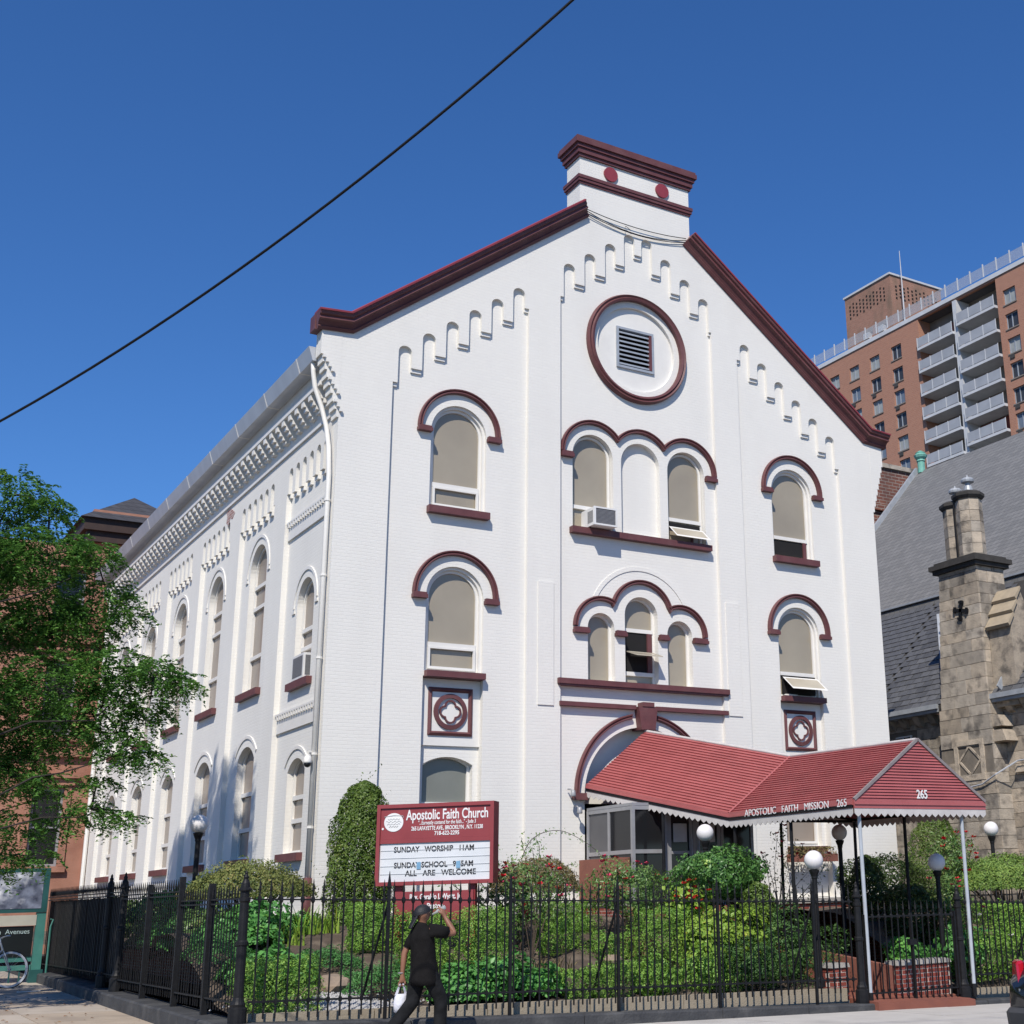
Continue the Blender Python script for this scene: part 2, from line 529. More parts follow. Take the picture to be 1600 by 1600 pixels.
lk = [(1.425 + 0.554 * k, 13.36 + 0.418 * k) for k in range(6)]
lt = [12.46] + [12.86 + 0.42 * k for k in range(5)] + [14.97]
panelL = arcade(1.16, lk, lt, 4.46, 0, ZB + 0.02, ZB + 0.02, 0.155)
panelR = [(15 - x, z) for x, z in panelL][::-1]
ck = [(5.55, 16.44), (6.13, 16.86), (6.72, 17.30), (7.28, 17.71), (7.80, 17.71), (8.37, 17.29), (8.95, 16.87), (9.52, 16.46)]
ct = [15.52, 15.95, 16.34, 16.78, 17.19, 16.78, 16.39, 15.97, 15.56]
panelC = arcade(5.30, ck, ct, 9.75, 0, ZB + 0.02, ZB + 0.02, 0.16)

def outline(ins=0.0, zb=ZB):
    e = ins
    return [(0 + e, zb), (15 - e, zb), (15 - e, 13.36), (14.85, 13.42), (9.2 - e, 17.74), (9.2 - e, 18.0), (5.8 + e, 18.0), (5.8 + e, 17.74), (0.15, 13.42), (0 + e, 13.36)]

mb = MB(); mb.prism([outline(), panelL, panelC, panelR], 0.0, 0.10)
wallA = mb.build('wall', WHITE, CH)
tag(wallA, 'white painted brick gable wall with stepped corbel tables')

LW = 2.785; RW = 15 - LW
bayL = [(2.10, ZB + 0.02), (3.47, ZB + 0.02), (3.47, 6.10), (2.10, 6.10)]
bayR = [(15 - x, z) for x, z in bayL][::-1]
holes = []
for c in (LW, RW):
    holes.append(arch_loop(c, 0.665, 9.79, 11.55))
    holes.append(arch_loop(c, 0.665, 6.21, 7.84))
holes += [bayL, bayR]
T3 = (6.22, 7.55, 8.88)
for c in T3: holes.append(arch_loop(c, 0.55, 9.78, 11.59))
holes.append(arch_loop(6.41, 0.355, 6.24, 7.47)); holes.append(arch_loop(7.50, 0.455, 6.24, 7.85)); holes.append(arch_loop(8.575, 0.355, 6.24, 7.47))
holes.append(arc(7.5, 14.62, 1.12, 0, 360, 48)[:-1])
holes.append([(5.95, ZB + 0.02), (9.05, ZB + 0.02)] + arc(7.5, 3.70, 1.55, 0, 180, 30))
mb = MB(); mb.prism([outline(0.05)] + holes, 0.09, 0.62)
mb.build('panel_wall', WHITE, CH)
# closing wall behind (keeps daylight out of the body) and filled recesses
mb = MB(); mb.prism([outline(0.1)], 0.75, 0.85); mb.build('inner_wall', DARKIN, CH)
for c, s in ((LW, 1), (RW, 1)):
    mb = MB()
    mb.box(c - 0.684, c + 0.684, 0.22, 0.5, 4.68, 6.07)
    mb.build('quatrefoil_panel', WTRIM, CH)
    mb = MB()
    mb.prism([[(c - 0.684, ZB + 0.03), (c + 0.684, ZB + 0.03), (c + 0.684, 4.679), (c - 0.684, 4.679)], seg_loop(c, 0.56, 2.60, 4.30, 0.16)], 0.27, 0.6)
    mb.build('bay_wall', WHITE, CH)
mb = MB(); mb.prism([arch_loop(T3[1], 0.56, 9.76, 11.59)], 0.24, 0.55); mb.build('blind_arch', WHITE, CH)
mb = MB(); mb.prism([arc(7.5, 14.62, 1.13, 0, 360, 48)[:-1], [(6.98, 14.11), (8.0, 14.11), (8.0, 15.14), (6.98, 15.14)]], 0.17, 0.5); mb.build('gable_disc', WTRIM, CH)
# little stepped bricks under every corbel tooth
def teeth_steps(ks, zt, hw, x0, xe, mp, d0, d1, d2):
    xs_ = [x0] + sum([[c - hw, c + hw] for c, _ in ks], []) + [xe]
    for i in range(len(zt)):
        a, b = xs_[2 * i], xs_[2 * i + 1]
        mb = MB(); mb.prism([[(a, zt[i] - 0.085), (b, zt[i] - 0.085), (b, zt[i] - 0.002), (a, zt[i] - 0.002)]], d0, (d1 + d2) / 2, mp)
        mb.build('corbel', WTRIM, CH)
teeth_steps(lk, lt, 0.155, 1.163, 4.457, FRONT, 0.088, 0.03, 0.06)
teeth_steps([(15 - c, a) for c, a in lk][::-1], lt[::-1], 0.155, 10.543, 13.837, FRONT, 0.088, 0.03, 0.06)
teeth_steps(ck, ct, 0.16, 5.303, 9.747, FRONT, 0.088, 0.03, 0.06)
# raised slabs on the piers
for x0, x1 in ((4.73, 5.12), (9.88, 10.27)):
    mb = MB(); mb.box(x0, x1, -0.025, 0.02, 5.62, 8.39); mb.build('raised_slab', WHITE, CH)
# corbelled corner stacks that carry the eaves
for sgn in (0, 1):
    mb = MB()
    for i in range(9):
        w = 0.05 * (i + 1); z0 = 11.42 + 0.17 * i
        e = 0.002
        x0, x1 = (-w, e) if sgn == 0 else (15 - e, 15 + w)
        mb.box(x0, x1, -0.004, 0.34, z0, z0 + 0.17 if i < 8 else 13.36)
    mb.build('corner_corbel', WHITE, CH)
    for zc, nn in (((12.72, 4), (12.24, 4), (11.76, 3)) if sgn == 0 else ()):  # small bricks added to cast tooth shaped shadows on the front corner
        for q in range(nn):
            zz = zc - 0.095 * q; ed = -max(0.0, min(0.45, 0.05 * ((zz - 11.42) / 0.17 + 1)))
            xx = ed + 0.05 + 0.034 * q
            if sgn: xx = 15 - xx
            m2 = MB(); m2.box(xx - 0.028, xx + 0.028, -0.075, 0.02, zz - 0.035, zz + 0.035); m2.build('shadow_caster_brick', WHITE, CH)

# ---- hood moulds and trim
HP = [(-0.055, 0.10), (-0.055, 0.035), (-0.038, -0.005), (-0.012, 0.0), (0.0, 0.015), (0.018, -0.02), (0.042, -0.025), (0.055, 0.02), (0.055, 0.10)]
def block(mb, x0, x1, z0, z1, y0=-0.04, y1=0.1):
    mb.box(x0, x1, y0, y1, z0, z1)
def hood_single(c, zs, par):
    mb = MB()
    mb.sweep(arc(c, zs, 0.935, 180, 0, 32), HP)
    for a, b in ((c - 1.0, c - 0.67), (c + 0.67, c + 1.0)):
        block(mb, a, b, zs - 0.13, zs - 0.05); block(mb, a + 0.015, b - 0.015, zs - 0.048, zs - 0.002, -0.015)
    return mb.build('hood_mould', MAROON, par)

def ybox(name, x0, x1, z0, z1, y0, y1, mat, par):
    mb = MB(); mb.box(x0, x1, y0, y1, z0, z1); return mb.build(name, mat, par)

def window(c, hw, z0, zs, kind='round', y=0.23, par=None, shade=SHADE, rail=None, sash=True, rise=0.16, mp=FRONT, bot=None, frame=WTRIM, extra=()):
    """shade filled pane with a white frame; rail is the height of the meeting rail"""
    sgn = 1
    full = arch_loop(c, hw + 0.004, z0 - 0.004, zs) if kind == 'round' else seg_loop(c, hw + 0.004, z0 - 0.004, zs, rise)
    mb = MB(); mb.prism([full], y + 0.045, y + 0.06, mp)
    w = mb.build('window', shade, par or CH)
    inner = inset_loop(kind, c, hw, z0, zs, 0.055, rise)
    mb = MB(); mb.prism([full, inner], y, y + 0.044, mp)
    for r in ([rail] if rail else []) + list(extra):
        mb.prism([[(c - hw + 0.05, r - 0.045), (c + hw - 0.05, r - 0.045), (c + hw - 0.05, r + 0.045), (c - hw + 0.05, r + 0.045)]], y - 0.02, y + 0.043, mp)
    if rail and sash:
        a, b = c - hw + 0.056, c + hw - 0.056
        o = [(a, z0 + 0.056), (b, z0 + 0.056), (b, rail - 0.047), (a, rail - 0.047)]
        i = [(a + 0.05, z0 + 0.11), (b - 0.05, z0 + 0.11), (b - 0.05, rail - 0.09), (a + 0.05, rail - 0.09)]
        mb.prism([o, i], y - 0.035, y + 0.02, mp)
    mb.build('frame', frame, w)
    return w

def sill(x0, x1, z0, z1, par, y0=-0.07):
    ybox('sill', x0, x1, z0, z1, y0, 0.45, MAROON, par)

# inner order of the deep reveals (a second step in the jamb)
def inner_order(c, hw, z0, zs, y0=0.16, y1=0.40, t=0.06):
    mb = MB(); mb.prism([arch_loop(c, hw + 0.002, z0 - 0.01, zs), arch_loop(c, hw - t, z0 + 0.004, zs)], y0, y1)
    mb.build('inner_order', WTRIM, CH)

# third storey single windows
for c, side in ((LW, 0), (RW, 1)):
    inner_order(c, 0.665, 9.79, 11.55)
    w = window(c, 0.60, 9.80, 11.55, rail=10.34, sash=(side == 0))
    hood_single(c, 11.60, w); sill(c - 0.72, c + 0.72, 9.63, 9.785, w)
    if side == 1:   # lower sash raised: dark opening with a fringe of shade
        mb = MB(); mb.box(c - 0.52, c + 0.50, 0.24, 0.268, 9.90, 10.28); mb.build('open_sash', DARKIN, w)
        mb = MB(); mb.box(c + 0.40, c + 0.50, 0.20, 0.238, 9.86, 10.29); mb.build('sash_stile', MAROON, w)
    inner_order(c, 0.665, 6.21, 7.84)
    w = window(c, 0.60, 6.22, 7.84, rail=6.80, sash=(side == 0))
    hood_single(c, 7.86, w); sill(c - 0.66, c + 0.68, 6.075, 6.205, w)
    # first storey
    w = window(c, 0.555, 2.61, 4.30, 'seg', y=0.42, shade=SHADE3 if side == 0 else SHADE2, rail=3.42 if side else 3.50)
    sill(c - 0.62, c + 0.62, 2.46, 2.595, w, 0.14)
    # quatrefoil ornament
    q = MB()
    cz = 5.39
    sq = [(c - 0.45, cz - 0.45), (c + 0.45, cz - 0.45), (c + 0.45, cz + 0.45), (c - 0.45, cz + 0.45)]
    q.sweep(sq, [(-0.05, 0.23), (-0.05, 0.19), (0.0, 0.165), (0.04, 0.21), (0.04, 0.23)], closed=True)
    qq = q.build('quatrefoil', MAROON, CH)
    q = MB(); q.sweep(arc(c, cz, 0.33, 0, 360, 40)[:-1], [(-0.045, 0.23), (-0.045, 0.18), (0.045, 0.17), (0.045, 0.23)], closed=True)
    q.build('ring', MAROON, qq)
    pts = []
    for k in range(4):
        a = 90 * k
        ccx, ccz = c + 0.115 * math.cos(R(a)), cz + 0.115 * math.sin(R(a))
        pts += arc(ccx, ccz, 0.115, a - 88, a + 88, 12)
    q = MB(); q.sweep(pts, [(-0.018, 0.23), (-0.018, 0.185), (0.018, 0.185), (0.018, 0.23)], closed=True)
    q.build('four_lobed_band', MAROON, qq)

# third storey triple window under one three-lobed hood
path = arc(T3[0], 11.6, 0.835, 180, 37.3, 22) + arc(T3[1], 11.6, 0.835, 142.7, 37.3, 18) + arc(T3[2], 11.6, 0.835, 142.7, 0, 22)
mb = MB(); mb.sweep(path, HP)
for a, b in ((5.33, 5.66), (9.44, 9.77)):
    block(mb, a, b, 11.46, 11.545); block(mb, a + 0.015, b - 0.015, 11.547, 11.60, -0.015)
tag(mb.build('triple_hood_mould', MAROON, CH), 'maroon three-lobed hood with equal arches')
w = window(T3[0], 0.53, 9.785, 11.59, rail=10.33, sash=False)
w = window(T3[2], 0.53, 9.785, 11.59, rail=10.38, sash=False)
mb = MB(); mb.box(T3[2] - 0.47, T3[2] + 0.47, 0.235, 0.27, 10.16, 10.30); mb.build('open_gap', DARKIN, w)
mb = MB(); mb.box(5.58, 9.50, -0.08, 0.45, 9.63, 9.775); tag(mb.build('long_sill', MAROON, CH), 'long maroon sill under the triple window')

def hopper(c, hw, z, L, ang, y, par, fr=WTRIM, pane=SHADE, t=0.04):
    """top hung sash pushed open"""
    mb = MB(); dy = -math.sin(ang); dz = -math.cos(ang)
    def P(u, s, o=0.0): return (u, y + dy * s - dz * o * -1, z + dz * s + dy * o)
    def bar(u0, u1, s0, s1):
        mb.hexa([P(u0, s0, 0), P(u1, s0, 0), P(u1, s1, 0), P(u0, s1, 0)], [P(u0, s0, .03), P(u1, s0, .03), P(u1, s1, .03), P(u0, s1, .03)])
    bar(c - hw, c + hw, 0, t); bar(c - hw, c + hw, L - t, L); bar(c - hw, c - hw + t, t, L - t); bar(c + hw - t, c + hw, t, L - t)
    s = mb.build('hopper_sash', fr, par)
    mb = MB()
    mb.hexa([P(c - hw + t, t, .01), P(c + hw - t, t, .01), P(c + hw - t, L - t, .01), P(c - hw + t, L - t, .01)],
            [P(c - hw + t, t, .02), P(c + hw - t, t, .02), P(c + hw - t, L - t, .02), P(c - hw + t, L - t, .02)])
    mb.build('pane', pane, s)
    return s
HOPP = pmat('hopper_shade', (0.42, 0.37, 0.285), (0.38, 0.335, 0.25), rough=0.3, scale=2, coat=0.3)
hopper(T3[2], 0.50, 10.18, 0.44, R(48), 0.15, w, pane=HOPP)
mb = MB(); mb.box(T3[2] + 0.18, T3[2] + 0.25, 0.20, 0.228, 9.80, 9.98); mb.build('sash_stile', MAROON, w)
# second storey right window hopper
w2 = [o for o in CH.children if o.name.startswith('window')]
mb = MB(); mb.box(RW - 0.52, RW + 0.52, 0.16, 0.225, 6.29, 6.74); gp = mb.build('open_gap', DARKIN, CH)
hopper(RW, 0.56, 6.70, 0.50, R(50), 0.12, CH, pane=HOPP)
mb = MB(); mb.box(RW - 0.5, RW - 0.12, 0.10, 0.155, 6.215, 6.27); mb.build('bottom_rail', WTRIM, CH)

# second storey stepped triple window
p1 = arc(6.41, 7.47, 0.69, 180, 57, 20); p2 = arc(7.5, 7.85, 0.805, 166, 14, 26); p3 = arc(8.59, 7.47, 0.69, 123, 0, 20)
mb = MB(); mb.sweep(p1[:-1] + p2 + p3[1:], HP)
for a, b in ((5.66, 6.055), (6.765, 7.045), (7.955, 8.22), (8.93, 9.34)):
    block(mb, a, b, 7.31, 7.385); block(mb, a + 0.015, b - 0.015, 7.387, 7.44, -0.015)
tag(mb.build('triple_hood_mould', MAROON, CH), 'maroon three-lobed hood with a taller middle arch')
window(6.41, 0.352, 6.245, 7.47, y=0.26); window(8.575, 0.352, 6.245, 7.47, y=0.26)
w = window(7.5, 0.45, 6.245, 7.85, y=0.26, extra=(7.52, 6.50))
mb = MB(); mb.box(7.12, 7.88, 0.265, 0.30, 6.55, 7.47); mb.build('open_gap', DARKIN, w)
mb = MB(); mb.box(7.74, 7.86, 0.22, 0.264, 6.55, 7.47); mb.build('sash_stile', MAROON, w)
hopper(7.5, 0.36, 7.02, 0.46, R(72), 0.19, w, fr=HOPP, pane=HOPP, t=0.02)
mb = MB(); mb.box(5.22, 9.86, -0.10, 0.3, 6.115, 6.235); mb.box(5.24, 9.84, -0.075, 0.3, 6.08, 6.113); tag(mb.build('band_course', MAROON, CH), 'upper maroon band over the entrance')
mb = MB(); mb.box(5.27, 7.24, -0.05, 0.3, 5.635, 5.73); mb.box(7.78, 9.84, -0.05, 0.3, 5.635, 5.73); tag(mb.build('band_course', MAROON, CH), 'lower maroon band broken by the keystone')
mb = MB(); mb.hexa([(7.33, -0.12, 5.18), (7.70, -0.12, 5.18), (7.70, 0.3, 5.18), (7.33, 0.3, 5.18)], [(7.26, -0.12, 5.70), (7.77, -0.12, 5.70), (7.77, 0.3, 5.70), (7.26, 0.3, 5.70)])
mb.box(7.36, 7.67, -0.14, 0.3, 5.702, 5.80); mb.build('keystone', MAROON, CH)
mb = MB(); mb.sweep(arc(7.5, 3.75, 1.76, 180, 101, 26), HP); mb.sweep(arc(7.5, 3.75, 1.76, 79, 0, 26), HP)
for a, b in ((5.62, 5.98), (9.02, 9.38)):
    block(mb, a, b, 3.60, 3.745, -0.06)
mb.build('entrance_arch', MAROON, CH)
# shallow relieving arch over the stepped triple window
mb = MB(); mb.sweep(arc(7.5, 7.6, 1.38, 155, 25, 30), [(-0.05, 0.092), (-0.05, 0.072), (0.05, 0.072), (0.05, 0.092)]); mb.build('relieving_arch', WHITE, CH)
# tympanum behind the entrance arch
mb = MB(); mb.prism([[(5.96, 3.55), (9.04, 3.55)] + arc(7.5, 3.70, 1.54, 0, 180, 30)], 0.40, 0.5); mb.build('tympanum', WTRIM, CH)

# gable ring and louver
mb = MB(); mb.sweep(arc(7.5, 14.62, 1.36, 0, 360, 72)[:-1], [(-0.085, 0.10), (-0.085, 0.02), (-0.05, -0.04), (0.0, -0.01), (0.03, -0.05), (0.085, -0.03), (0.085, 0.10)], closed=True)
ring = mb.build('gable_ring', MAROON, CH)
mb = MB(); mb.sweep([(6.98, 14.11), (8.0, 14.11), (8.0, 15.14), (6.98, 15.14)], [(-0.03, 0.25), (-0.03, 0.12), (0.03, 0.12), (0.03, 0.25)], closed=True)
mb.box(7.945, 7.975, 0.125, 0.3, 14.15, 15.10)
lv = mb.build('louver', LOUV, CH)
mb = MB(); mb.box(7.90, 7.968, 0.112, 0.2, 14.15, 15.10); mb.build('side_flashing', MAROON, lv)
mb = MB(); mb.box(7.0, 7.98, 0.34, 0.38, 14.12, 15.12); mb.build('backing', DARKIN, lv)
for k in range(8):
    z = 14.17 + 0.119 * k
    mb = MB(); mb.hexa([(7.012, 0.14, z), (7.898, 0.14, z), (7.898, 0.27, z + 0.085), (7.012, 0.27, z + 0.085)], [(7.012, 0.14, z + 0.045), (7.898, 0.14, z + 0.045), (7.898, 0.27, z + 0.103), (7.012, 0.27, z + 0.103)])
    mb.build('slat', LOUV, lv)

# rake cornices with a red metal coping
CP = [(-0.19, 0.05), (-0.19, -0.05), (-0.14, -0.09), (-0.11, -0.07), (-0.03, -0.13), (0.0, -0.21), (0.06, -0.20), (0.09, -0.25), (0.16, -0.27), (0.17, 0.05)]
pl = [(-0.58, 13.50), (0.16, 13.56), (5.97, 18.02)]
pr = [(15 - x, z) for x, z in pl][::-1]
for p_ in (pl, pr):
    mb = MB(); mb.sweep(p_, CP); rc = mb.build('rake_cornice', MAROON, CH)
    mb = MB(); mb.sweep(p_, [(0.172, 0.12), (0.172, -0.27), (0.155, -0.272), (0.155, -0.295), (0.19, -0.30), (0.215, -0.26), (0.215, 0.12)]); mb.build('coping', REDCAP, rc)
# eaves return on the flank
for x0, x1 in ((-0.60, -0.44), (15.44, 15.6)):
    mb = MB(); mb.box(x0, x1, 0.052, 0.36, 13.33, 13.68); mb.build('cornice_return', MAROON, CH)

# gable top block
mb = MB(); mb.box(5.85, 9.15, 0.0, 0.66, 18.0, 19.85); tb = mb.build('gable_block', WHITE, CH)
def ringbox(mb, z0, z1, o, yb=0.66):
    mb.box(5.85 - o, 9.15 + o, -o, yb + o, z0, z1)
mb = MB(); ringbox(mb, 18.76, 18.82, 0.03); ringbox(mb, 18.822, 18.90, 0.06); ringbox(mb, 18.902, 18.99, 0.08); mb.build('string_course', MAROON, tb)
mb = MB(); ringbox(mb, 19.52, 19.60, 0.05); ringbox(mb, 19.602, 19.74, 0.09); ringbox(mb, 19.742, 19.84, 0.13); ringbox(mb, 19.842, 19.97, 0.18); ringbox(mb, 19.972, 20.04, 0.155); mb.build('cap_cornice', MAROON, tb)
for cx in (6.74, 8.30):
    mb = MB()
    n = 24; mb.prism([arc(cx, 19.26, 0.2, 0, 360, n)[:-1]], -0.05, 0.05); mb.build('roundel', REDCAP, tb)
# loose wires strung across the gable block
mb = MB()
for dz, sag in ((0, 0.12), (-0.05, 0.25), (-0.12, 0.2)):
    mb.tube([(6.0 + 3.0 * i / 12, -0.06, 18.05 + dz - sag * 4 * (i / 12) * (1 - i / 12)) for i in range(13)], 0.011, 5)
mb.tube([(7.3, -0.05, 17.82), (7.15, -0.05, 17.9), (7.12, -0.05, 17.75)], 0.008, 5)
wr = mb.build('wall_cable', BLACK, None); tag(wr, 'thin loose wires strung across the gable below the chimney block', 'cable')

# ---------------------------------------------------------------- flank wall
DL = 23.3
bays = [1.88 + 3.73 * k for k in range(6)]
sholes = []; swin = []; allk = []
for k, yc in enumerate(bays):
    ks = [(yc - 1.175 + 0.47 * i, 11.16) for i in range(6)]
    zt = [10.58] + [10.52] * 5 + [10.58]
    sholes.append(arcade(yc - 1.41, ks, zt, yc + 1.41, 0, ZB + 0.02, ZB + 0.02, 0.135))
    allk.append((ks, zt, yc))
mb = MB(); mb.prism([[(0.1, ZB), (DL, ZB), (DL, 12.75), (0.1, 12.75)]] + sholes, 0.0, 0.13, SIDE)
mb.build('flank_wall', WHITE, CH)
h2 = []
for k, yc in enumerate(bays):
    if k == 0:
        h2 += [arch_loop(yc, 0.56, 6.13, 7.80), seg_loop(yc, 0.56, 2.60, 4.25, 0.26)]
    else:
        h2 += [arch_loop(yc, 0.68, 6.40, 9.28), seg_loop(yc, 0.66, 2.60, 4.82, 0.30)]
mb = MB(); mb.prism([[(0.12, ZB), (DL - 0.1, ZB), (DL - 0.1, 12.7), (0.12, 12.7)]] + h2, 0.12, 0.60, SIDE)
mb.build('flank_panel_wall', WHITE, CH)
for ks, zt, yc in allk:
    teeth_steps(ks, zt, 0.135, yc - 1.407, yc + 1.407, SIDE, 0.118, 0.035, 0.075)
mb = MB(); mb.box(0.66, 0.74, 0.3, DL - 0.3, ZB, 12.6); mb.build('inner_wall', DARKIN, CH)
def side_window(yc, hw, z0, zs, kind, rails, rise=0.3, arch_r=None):
    w = window(yc, hw - 0.03, z0 + 0.005, zs, kind, y=0.25, shade=SHADE2, rail=None, extra=rails, rise=rise, mp=SIDE)
    mb = MB(); mb.box(-0.0, 0.45, yc - hw - 0.14, yc + hw + 0.14, z0 - 0.16, z0 - 0.005); mb.build('sill', MAROON, w)
    mb = MB()
    if kind == 'round':
        mb.sweep(arc(yc, zs, hw + 0.20, 180, 0, 24), [(-0.035, 0.122), (-0.035, 0.095), (0.035, 0.095), (0.035, 0.122)], SIDE)
        for a in (yc - hw - 0.28, yc + hw + 0.1): mb.box(0.09, 0.122, a, a + 0.18, zs - 0.12, zs - 0.05)
    else:
        r = (hw * hw + rise * rise) / (2 * rise); a = math.degrees(math.asin(hw / r))
        mb.sweep(arc(yc, zs + rise - r, r + 0.22, 90 + a, 90 - a, 18), [(-0.035, 0.122), (-0.035, 0.095), (0.035, 0.095), (0.035, 0.122)], SIDE)
    mb.build('arch_band', WTRIM, w)
    return w
for k, yc in enumerate(bays):
    if k == 0:
        side_window(yc, 0.56, 6.13, 7.80, 'round', (6.85, 7.25)); side_window(yc, 0.56, 2.60, 4.25, 'seg', (3.25, 3.72), 0.26)
    else:
        side_window(yc, 0.68, 6.40, 9.28, 'round', (7.25, 8.45, 8.98)); side_window(yc, 0.66, 2.60, 4.82, 'seg', (3.25, 4.05))
# brick fringe bands in the first bay
for z in (9.78, 5.44):
    mb = MB(); mb.box(0.075, 0.125, 0.50, 3.27, z - 0.30, z)
    d = mb.build('fringe_band', WTRIM, CH)
    mb = MB()
    for i in range(17):
        y0 = 0.54 + 0.16 * i
        mb.box(0.03, 0.118, y0, y0 + 0.085, z - 0.015, z + 0.075)
    mb.box(0.03, 0.118, 0.50, 3.27, z + 0.077, z + 0.12)
    mb.build('fringe_course', WTRIM, d)
# eaves cornice of the flank: ledge, toothed brackets, fascia, gutter
mb = MB(); mb.box(-0.045, 0.05, 0.36, DL, 11.54, 11.61); ec = mb.build('eaves_ledge', WTRIM, CH)
dm = MB()
dm.box(-0.10, 0.02, -0.12, 0.12, -0.40, -0.33); dm.box(-0.17, 0.02, -0.105, 0.105, -0.328, -0.24); dm.box(-0.24, 0.02, -0.095, 0.095, -0.238, -0.14)
dm.box(-0.30, 0.02, -0.085, 0.085, -0.138, 0.0)
dme = dm.mesh('bracket', WTRIM)
for k in range(49):
    inst('bracket', dme, CH, (0, 0.62 + 0.465 * k, 12.22))
mb = MB(); mb.box(-0.315, 0.05, 0.36, DL, 12.222, 12.30); mb.box(-0.26, 0.05, 0.36, DL, 12.302, 12.40); mb.box(-0.20, 0.05, 0.36, DL, 12.402, 12.80); mb.build('fascia', WTRIM, CH)
mb = MB(); mb.hexa([(-0.50, 0.37, 12.74), (-0.202, 0.37, 12.74), (-0.202, DL + 0.1, 12.60), (-0.50, DL + 0.1, 12.60)], [(-0.60, 0.37, 13.05), (-0.202, 0.37, 13.05), (-0.202, DL + 0.1, 12.93), (-0.60, DL + 0.1, 12.93)])
gt = mb.build('gutter', GALV, CH)
for k in range(10):
    y = 1.2 + 2.35 * k; dz = -0.0055 * (y - 0.37)
    mb = MB(); mb.hexa([(-0.507, y, 12.735 + dz), (-0.23, y, 12.735 + dz), (-0.23, y + 0.05, 12.735 + dz), (-0.507, y + 0.05, 12.735 + dz)], [(-0.607, y, 13.056 + dz), (-0.23, y, 13.056 + dz), (-0.23, y + 0.05, 13.056 + dz), (-0.607, y + 0.05, 13.056 + dz)])
    mb.build('gutter_strap', WTRIM, gt)
# roof
ROOFM = pmat('dark_roofing', (0.07, 0.07, 0.075), (0.05, 0.05, 0.055), rough=0.85, scale=4, bump=0.4)
mb = MB()
mb.add([(-0.5, 0.5, 12.95), (-0.5, DL, 12.95), (7.5, DL, 18.2), (7.5, 0.5, 18.2), (15.5, 0.5, 12.95), (15.5, DL, 12.95),
        (-0.5, 0.5, 12.86), (-0.5, DL, 12.86), (7.5, DL, 18.05), (7.5, 0.5, 18.05), (15.5, 0.5, 12.86), (15.5, DL, 12.86)],
       [(0, 1, 2, 3), (3, 2, 5, 4), (7, 6, 9, 8), (8, 9, 10, 11), (0, 3, 9, 6), (3, 4, 10, 9), (1, 7, 8, 2), (2, 8, 11, 5), (0, 6, 7, 1), (4, 5, 11, 10)])
mb.build('roof', ROOFM, CH)
# other flank and back, closing the body
mb = MB(); mb.box(14.5, 15.0, 0.1, DL, ZB, 12.9); mb.build('flank_wall', WHITE, CH)
mb = MB(); mb.prism([[(0.13, ZB), (14.5, ZB), (14.5, 12.9), (7.5, 17.5), (0.13, 12.8)]], DL - 0.3, DL - 0.05); mb.build('rear_wall', WHITE, CH)
# stone water table and brick base
mb = MB(); mb.box(-0.10, 15.1, -0.12, -0.002, 1.27, ZB - 0.002); mb.box(-0.10, 15.1, -0.002, 0.4, 1.27, 1.378); mb.box(-0.10, 0.4, 0.4, DL, 1.27, 1.378); mb.build('water_table', STONECAP, CH)
mb = MB(); mb.box(-0.06, 15.06, -0.06, 0.4, -0.7, 1.268); mb.box(-0.06, 0.4, 0.4, DL, -0.5, 1.268); mb.box(14.6, 15.06, 0.4, DL, -0.7, 1.378); mb.build('brick_base', REDBRICK, CH)
mb = MB()
for i in range(3): mb.box(0.2 + 0.0, 1.1, -0.30 + 0.03 * i, -0.121, 1.20 + 0.07 * i, 1.268 + 0.07 * i)
mb.build('corner_plinth', STONECAP, CH)

# downpipes
def downpipe(x, y):
    mb = MB()
    mb.tube([(-0.44, y + 0.34, 12.78), (-0.43, y + 0.34, 12.55), (-0.38, y + 0.33, 12.2), (-0.22, y + 0.30, 11.75), (-0.12, y + 0.22, 11.3), (x, y + 0.1, 10.8), (x, y, 10.2), (x, y, 2.05)], 0.052, 10)
    d = mb.build('downpipe', WTRIM, CH, smooth=True)
    for z in (9.6, 8.0, 6.3, 4.4, 3.0):
        mb = MB(); mb.tube([(x, y, z), (x, y, z + 0.04)], 0.066, 10); mb.build('pipe_clip', WTRIM, d)
    mb = MB(); mb.tube([(x, y, 2.08), (x, y, 1.0)], 0.085, 10); mb.build('pipe_boot', MAROON, d, smooth=True)
downpipe(-0.085, 0.17)
mb = MB(); mb.tube([(-0.09, DL - 0.4, 12.6), (-0.09, DL - 0.4, 1.2)], 0.065, 8); mb.build('downpipe', WTRIM, CH)
# patch where the paint has come away under the eaves
PATCH = brick_mat('bare_brick_patch', (0.28, 0.12, 0.09), (0.42, 0.30, 0.27), (0.6, 0.58, 0.56), bump=0.5)
mb = MB(); mb.prism([[(7.62, 11.28), (7.85, 11.16), (8.06, 11.22), (8.2, 11.05), (8.42, 11.18), (8.36, 11.36), (8.5, 11.5), (8.1, 11.5), (7.9, 11.42)]], -0.006, 0.02, SIDE); mb.build('bare_brick_patch', PATCH, CH)

